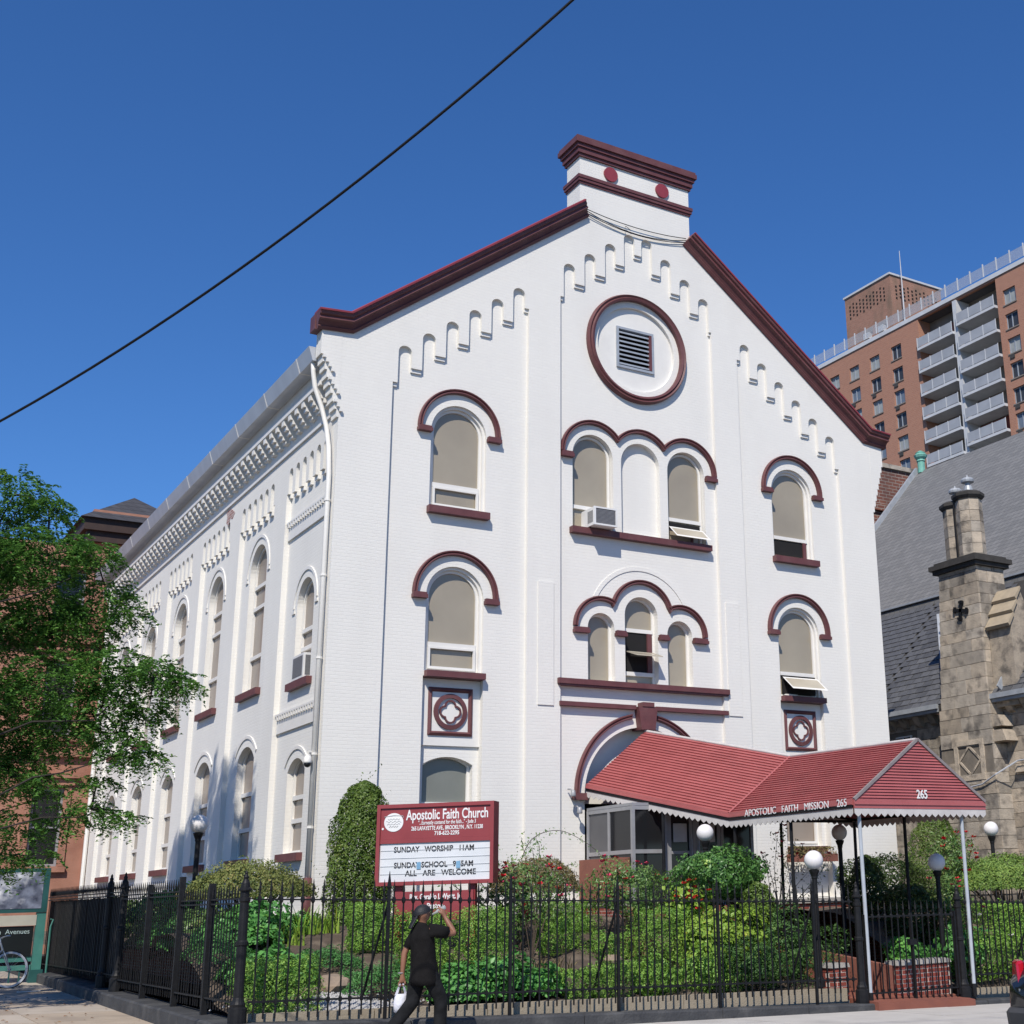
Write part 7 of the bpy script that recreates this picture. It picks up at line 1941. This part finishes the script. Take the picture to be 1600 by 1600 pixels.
# body: one continuous skinned figure; edges join (index pairs), radius per joint
J = []; E_ = []
def j(p, r, par=None):
    J.append((p, r)); i = len(J) - 1
    if par is not None: E_.append((par, i))
    return i
pel = j((0.10, 0, 0.90), 0.11)
wst = j((0.09, 0, 1.06), 0.115, pel); cht = j((0.06, 0, 1.22), 0.105, wst); nkb = j((0.058, 0, 1.37), 0.055, cht)
nk = j((0.075, 0, 1.45), 0.052, nkb); sk = j((0.075, 0, 1.545), 0.088, nk); sk2 = j((0.06, 0, 1.60), 0.078, sk)
jaw = j((0.135, 0, 1.515), 0.052, sk); chin = j((0.165, 0, 1.498), 0.030, jaw); nose0 = j((0.155, 0, 1.56), 0.036, sk); nose = j((0.186, 0, 1.565), 0.013, nose0)
for s in (-1, 1): j((0.06, s * 0.095, 1.535), 0.02, sk)
def arm(s, sh, el, wr, hand, par):
    a = j(sh, 0.048, par); m1 = j(tuple((sh[k] + el[k]) / 2 for k in range(3)), 0.052, a); b = j(el, 0.043, m1); m2 = j(tuple(el[k] * 0.6 + wr[k] * 0.4 for k in range(3)), 0.042, b); c = j(wr, 0.029, m2); h = j(hand, 0.036, c)
    return h
hr = arm(-1, (0.13, -0.18, 1.35), (0.44, -0.20, 1.285), (0.345, -0.10, 1.50), (0.305, -0.075, 1.565), cht)
hl_ = arm(1, (0.06, 0.17, 1.35), (-0.085, 0.20, 1.07), (-0.105, 0.20, 0.815), (-0.10, 0.205, 0.735), cht)
# fingers: right hand curls round the bottle by the mouth, left hand closes on the bag handles
for k, (dx, dz, l_) in enumerate(((-0.02, 0.045, 1.0), (-0.004, 0.05, 1.08), (0.012, 0.045, 1.0), (0.026, 0.035, 0.82))):
    a = j((0.305 + dx, -0.085, 1.565 + dz * 0.75), 0.011, hr); b = j((0.285 + dx, -0.045, 1.572 + dz * l_), 0.0095, a); j((0.268 + dx, -0.03, 1.555 + dz * l_), 0.008, b)
a = j((0.275, -0.095, 1.56), 0.013, hr); j((0.255, -0.07, 1.585), 0.010, a)
for k, dx in enumerate((-0.035, -0.013, 0.010, 0.030)):
    a = j((-0.11 + dx, 0.225, 0.69), 0.011, hl_); b = j((-0.11 + dx, 0.205, 0.655 + 0.004 * k), 0.0095, a); j((-0.11 + dx, 0.182, 0.668), 0.008, b)
a = j((-0.072, 0.185, 0.715), 0.013, hl_); j((-0.075, 0.17, 0.68), 0.010, a)
def leg(s, hip, kn, an, toe):
    a = j(hip, 0.075, pel); m1 = j(tuple((hip[k] + kn[k]) / 2 for k in range(3)), 0.076, a); b = j(kn, 0.056, m1); m2 = j(tuple(kn[k] * 0.65 + an[k] * 0.35 for k in range(3)), 0.054, b); c = j(an, 0.037, m2); j(toe, 0.03, c)
legs_ = [((0.11, -0.09, 0.86), (0.31, -0.10, 0.49), (0.31, -0.10, 0.09), (0.46, -0.11, 0.045)), ((0.08, 0.09, 0.86), (0.0, 0.10, 0.46), (-0.28, 0.10, 0.14), (-0.15, 0.10, 0.045))]
for i, l_ in enumerate(legs_): leg(-1 if i == 0 else 1, *l_)
me = bpy.data.meshes.new('body'); me.from_pydata([p for p, _ in J], E_, [])
bo = bpy.data.objects.new('body', me); COL.objects.link(bo); bo.parent = MAN
bo.modifiers.new('Skin', 'SKIN')
for i, (_, r) in enumerate(J):
    me.skin_vertices[0].data[i].radius = (r, r)
me.skin_vertices[0].data[0].use_root = True
bo.modifiers['Skin'].use_smooth_shade = True
ss = bo.modifiers.new('sub', 'SUBSURF'); ss.levels = 1; ss.render_levels = 2
me.materials.append(SKIN)

def loft(rings, n=24, wob=0.0):
    """rings: (centre, rx, ry, axis) ellipses"""
    vs = []; fs = []
    for c, rx, ry, ax in rings:
        ax = Vector(ax).normalized(); u = Vector((0, 1, 0)).cross(ax); u = u.normalized() if u.length > 1e-4 else Vector((1, 0, 0)); v = ax.cross(u)
        for k in range(n):
            a = 2 * PI * k / n; w = 1 + wob * (math.sin(3 * a + c[2] * 31) + 0.6 * math.sin(5 * a - c[2] * 47))
            vs.append(Vector(c) + u * rx * math.cos(a) * w + v * ry * math.sin(a) * w)
    for i in range(len(rings) - 1):
        for k in range(n): fs.append((i * n + k, i * n + (k + 1) % n, (i + 1) * n + (k + 1) % n, (i + 1) * n + k))
    fs.append(tuple(range(n))[::-1]); fs.append(tuple((len(rings) - 1) * n + k for k in range(n)))
    mb = MB(); return mb.add(vs, fs)
Zx = (0, 0, 1)
mb = loft([((0.125, 0, 0.665), 0.185, 0.205, (0.06, 0, 1)), ((0.122, 0, 0.74), 0.18, 0.202, Zx), ((0.115, 0, 0.86), 0.168, 0.196, Zx), ((0.10, 0, 1.0), 0.156, 0.188, Zx), ((0.08, 0, 1.13), 0.152, 0.19, Zx), ((0.068, 0, 1.25), 0.15, 0.202, Zx), ((0.064, 0, 1.34), 0.13, 0.205, Zx), ((0.062, 0, 1.395), 0.10, 0.15, Zx), ((0.06, 0, 1.425), 0.075, 0.088, (0.2, 0, 1)), ((0.068, 0, 1.44), 0.06, 0.062, (0.25, 0, 1))], 28, 0.03)
q = loft([((0.10, -0.12, 1.335), 0.10, 0.095, (0.3, -0.05, -0.06)), ((0.18, -0.185, 1.335), 0.085, 0.085, (0.3, -0.02, -0.06)), ((0.27, -0.192, 1.32), 0.080, 0.078, (0.3, -0.02, -0.06)), ((0.335, -0.197, 1.308), 0.078, 0.074, (0.3, 0, -0.06))], 18, 0.03); mb.add(q.v, q.f)
q = loft([((0.06, 0.13, 1.34), 0.09, 0.085, (-0.15, 0.1, -0.3)), ((0.035, 0.165, 1.28), 0.078, 0.074, (-0.15, 0.05, -0.3)), ((-0.01, 0.18, 1.20), 0.072, 0.07, (-0.15, 0.04, -0.28)), ((-0.045, 0.19, 1.125), 0.07, 0.066, (-0.15, 0.04, -0.28))], 18, 0.03); mb.add(q.v, q.f)
mb.build('t_shirt', TEE, MAN, smooth=True)
mb = loft([((0.10, 0, 0.94), 0.12, 0.16, Zx), ((0.11, 0, 0.80), 0.13, 0.168, Zx), ((0.12, 0, 0.70), 0.125, 0.165, Zx)], 24)
for hip, kn, an, toe in legs_:
    h, k_, a_ = Vector(hip), Vector(kn), Vector(an)
    d1 = (k_ - h); d2 = (a_ - k_)
    q = loft([(h + Vector((0, 0, 0.0)), 0.112, 0.092, d1), (h.lerp(k_, 0.35), 0.108, 0.092, d1), (h.lerp(k_, 0.75), 0.098, 0.090, d1), (k_, 0.09, 0.084, d1 + d2), (k_.lerp(a_, 0.3), 0.085, 0.08, d2), (k_.lerp(a_, 0.65), 0.082, 0.076, d2), (k_.lerp(a_, 0.9), 0.088, 0.078, d2), (k_.lerp(a_, 1.03), 0.092, 0.08, d2)], 20, 0.03)
    mb.add(q.v, q.f)
mb.build('jeans', JEAN, MAN, smooth=True)
for hip, kn, an, toe in legs_:
    a_, t_ = Vector(an), Vector(toe); d = (t_ - a_); d.normalize()
    heel = a_ - d * 0.06; heel.z = max(a_.z - 0.045, 0.05)
    q = loft([(heel, 0.045, 0.034, d), (heel.lerp(t_, 0.35) + Vector((0, 0, 0.012)), 0.055, 0.042, d), (heel.lerp(t_, 0.7), 0.045, 0.048, d), (t_, 0.035, 0.045, d), (t_ + d * 0.05, 0.016, 0.026, d)], 14)
    q.build('shoe', CAPM, MAN, smooth=True)
# cap worn backwards with a cloth tail on the neck
mb = MB(); n1, n2 = 9, 22; vs = []; fs = []
axu = Vector((-0.30, 0, 1)).normalized(); axf = Vector((1, 0, 0.30)).normalized()
for i in range(n1):
    th = PI / 2 * i / (n1 - 1)
    for k in range(n2):
        a = 2 * PI * k / n2
        p = Vector((0.066, 0, 1.560)) + axu * 0.112 * math.cos(th) * 1.0 + axf * 0.122 * math.sin(th) * math.cos(a) + Vector((0, 1, 0)) * 0.103 * math.sin(th) * math.sin(a)
        vs.append(p)
for i in range(n1 - 1):
    for k in range(n2): fs.append((i * n2 + k, i * n2 + (k + 1) % n2, (i + 1) * n2 + (k + 1) % n2, (i + 1) * n2 + k))
mb.add(vs, fs); mb.build('cap', CAPM, MAN, smooth=True)
mb = MB(); mb.hexa([(-0.035, -0.06, 1.535), (-0.035, 0.06, 1.535), (-0.01, 0.06, 1.52), (-0.01, -0.06, 1.52)], [(-0.115, -0.045, 1.38), (-0.115, 0.045, 1.38), (-0.095, 0.045, 1.365), (-0.095, -0.045, 1.365)]); t_ = mb.build('cap_tail', CAPM, MAN); t_.modifiers.new('b', 'BEVEL').width = 0.008
EYE = pmat('eye_dark', (0.02, 0.012, 0.01), rough=0.2); LIP = pmat('lip', (0.20, 0.075, 0.055), rough=0.4)
mb = MB()
for s in (-1, 1):
    mb.lathe((0.148, s * 0.036, 1.580), [(0.004, -0.007), (0.011, 0.0), (0.004, 0.007)], 8)
mb.build('eyes', EYE, MAN)
mb = MB(); mb.tube([(0.172, -0.022, 1.528), (0.184, 0, 1.530), (0.172, 0.022, 1.528)], 0.008, 6); mb.build('mouth', LIP, MAN)
mb = MB(); mb.tube([(-0.12 + 0.036 * math.cos(a * PI / 6), 0.21 + 0.036 * math.sin(a * PI / 6), 0.822) for a in range(12)], 0.007, 5, closed=True); mb.build('wrist_watch', ALU, MAN)
# bottle held to the mouth
GLS = bpy.data.materials.new('bottle_glass'); GLS.use_nodes = True
b_ = GLS.node_tree.nodes['Principled BSDF']; b_.inputs['Base Color'].default_value = (0.75, 0.78, 0.75, 1); b_.inputs['Roughness'].default_value = 0.08; b_.inputs['Transmission Weight'].default_value = 0.6
gx = Vector(MAN.location)
p0 = Vector((0.195, -0.02, 1.54)); p1 = Vector((0.36, -0.06, 1.63)); d = (p1 - p0)
bt = loft([(p0, 0.012, 0.012, d), (p0 + d * 0.3, 0.014, 0.014, d), (p0 + d * 0.42, 0.026, 0.026, d), (p0 + d * 0.5, 0.03, 0.03, d), (p1, 0.03, 0.03, d)], 14)
o = bt.build('bottle', GLS, None, smooth=True); o.location = gx; tag(o, 'small clear bottle the man is drinking from', 'bottle')
# thin white plastic bag
BAGM = pmat('white_plastic_bag', (0.70, 0.70, 0.74), (0.60, 0.60, 0.66), rough=0.4, scale=9, bump=0.5, bscale=18, col3=(0.45, 0.25, 0.50), scale3=6, amt3=0.5)
BG = empty('plastic_bag', 'white plastic carrier bag hanging from the man\'s hand', 'bag', (gx.x - 0.11, gx.y + 0.205, gx.z + 0.33))
q = loft([((0, 0, 0.0), 0.05, 0.03, Zx), ((-0.005, 0, 0.02), 0.085, 0.055, Zx), ((-0.01, 0, 0.12), 0.09, 0.06, Zx), ((-0.005, 0, 0.2), 0.082, 0.045, Zx), ((0.0, 0, 0.235), 0.07, 0.03, Zx)], 18, 0.05); q.build('pouch', BAGM, BG, smooth=True)
for s in (-1, 1):
    mb = MB(); mb.hexa([(s * 0.068 - 0.018, -0.01, 0.22), (s * 0.068 + 0.014, -0.01, 0.22), (s * 0.068 + 0.014, 0.01, 0.22), (s * 0.068 - 0.018, 0.01, 0.22)], [(s * 0.02 - 0.01, -0.006, 0.36), (s * 0.02 + 0.01, -0.006, 0.36), (s * 0.02 + 0.01, 0.006, 0.36), (s * 0.02 - 0.01, 0.006, 0.36)]); mb.build('handle', BAGM, BG)
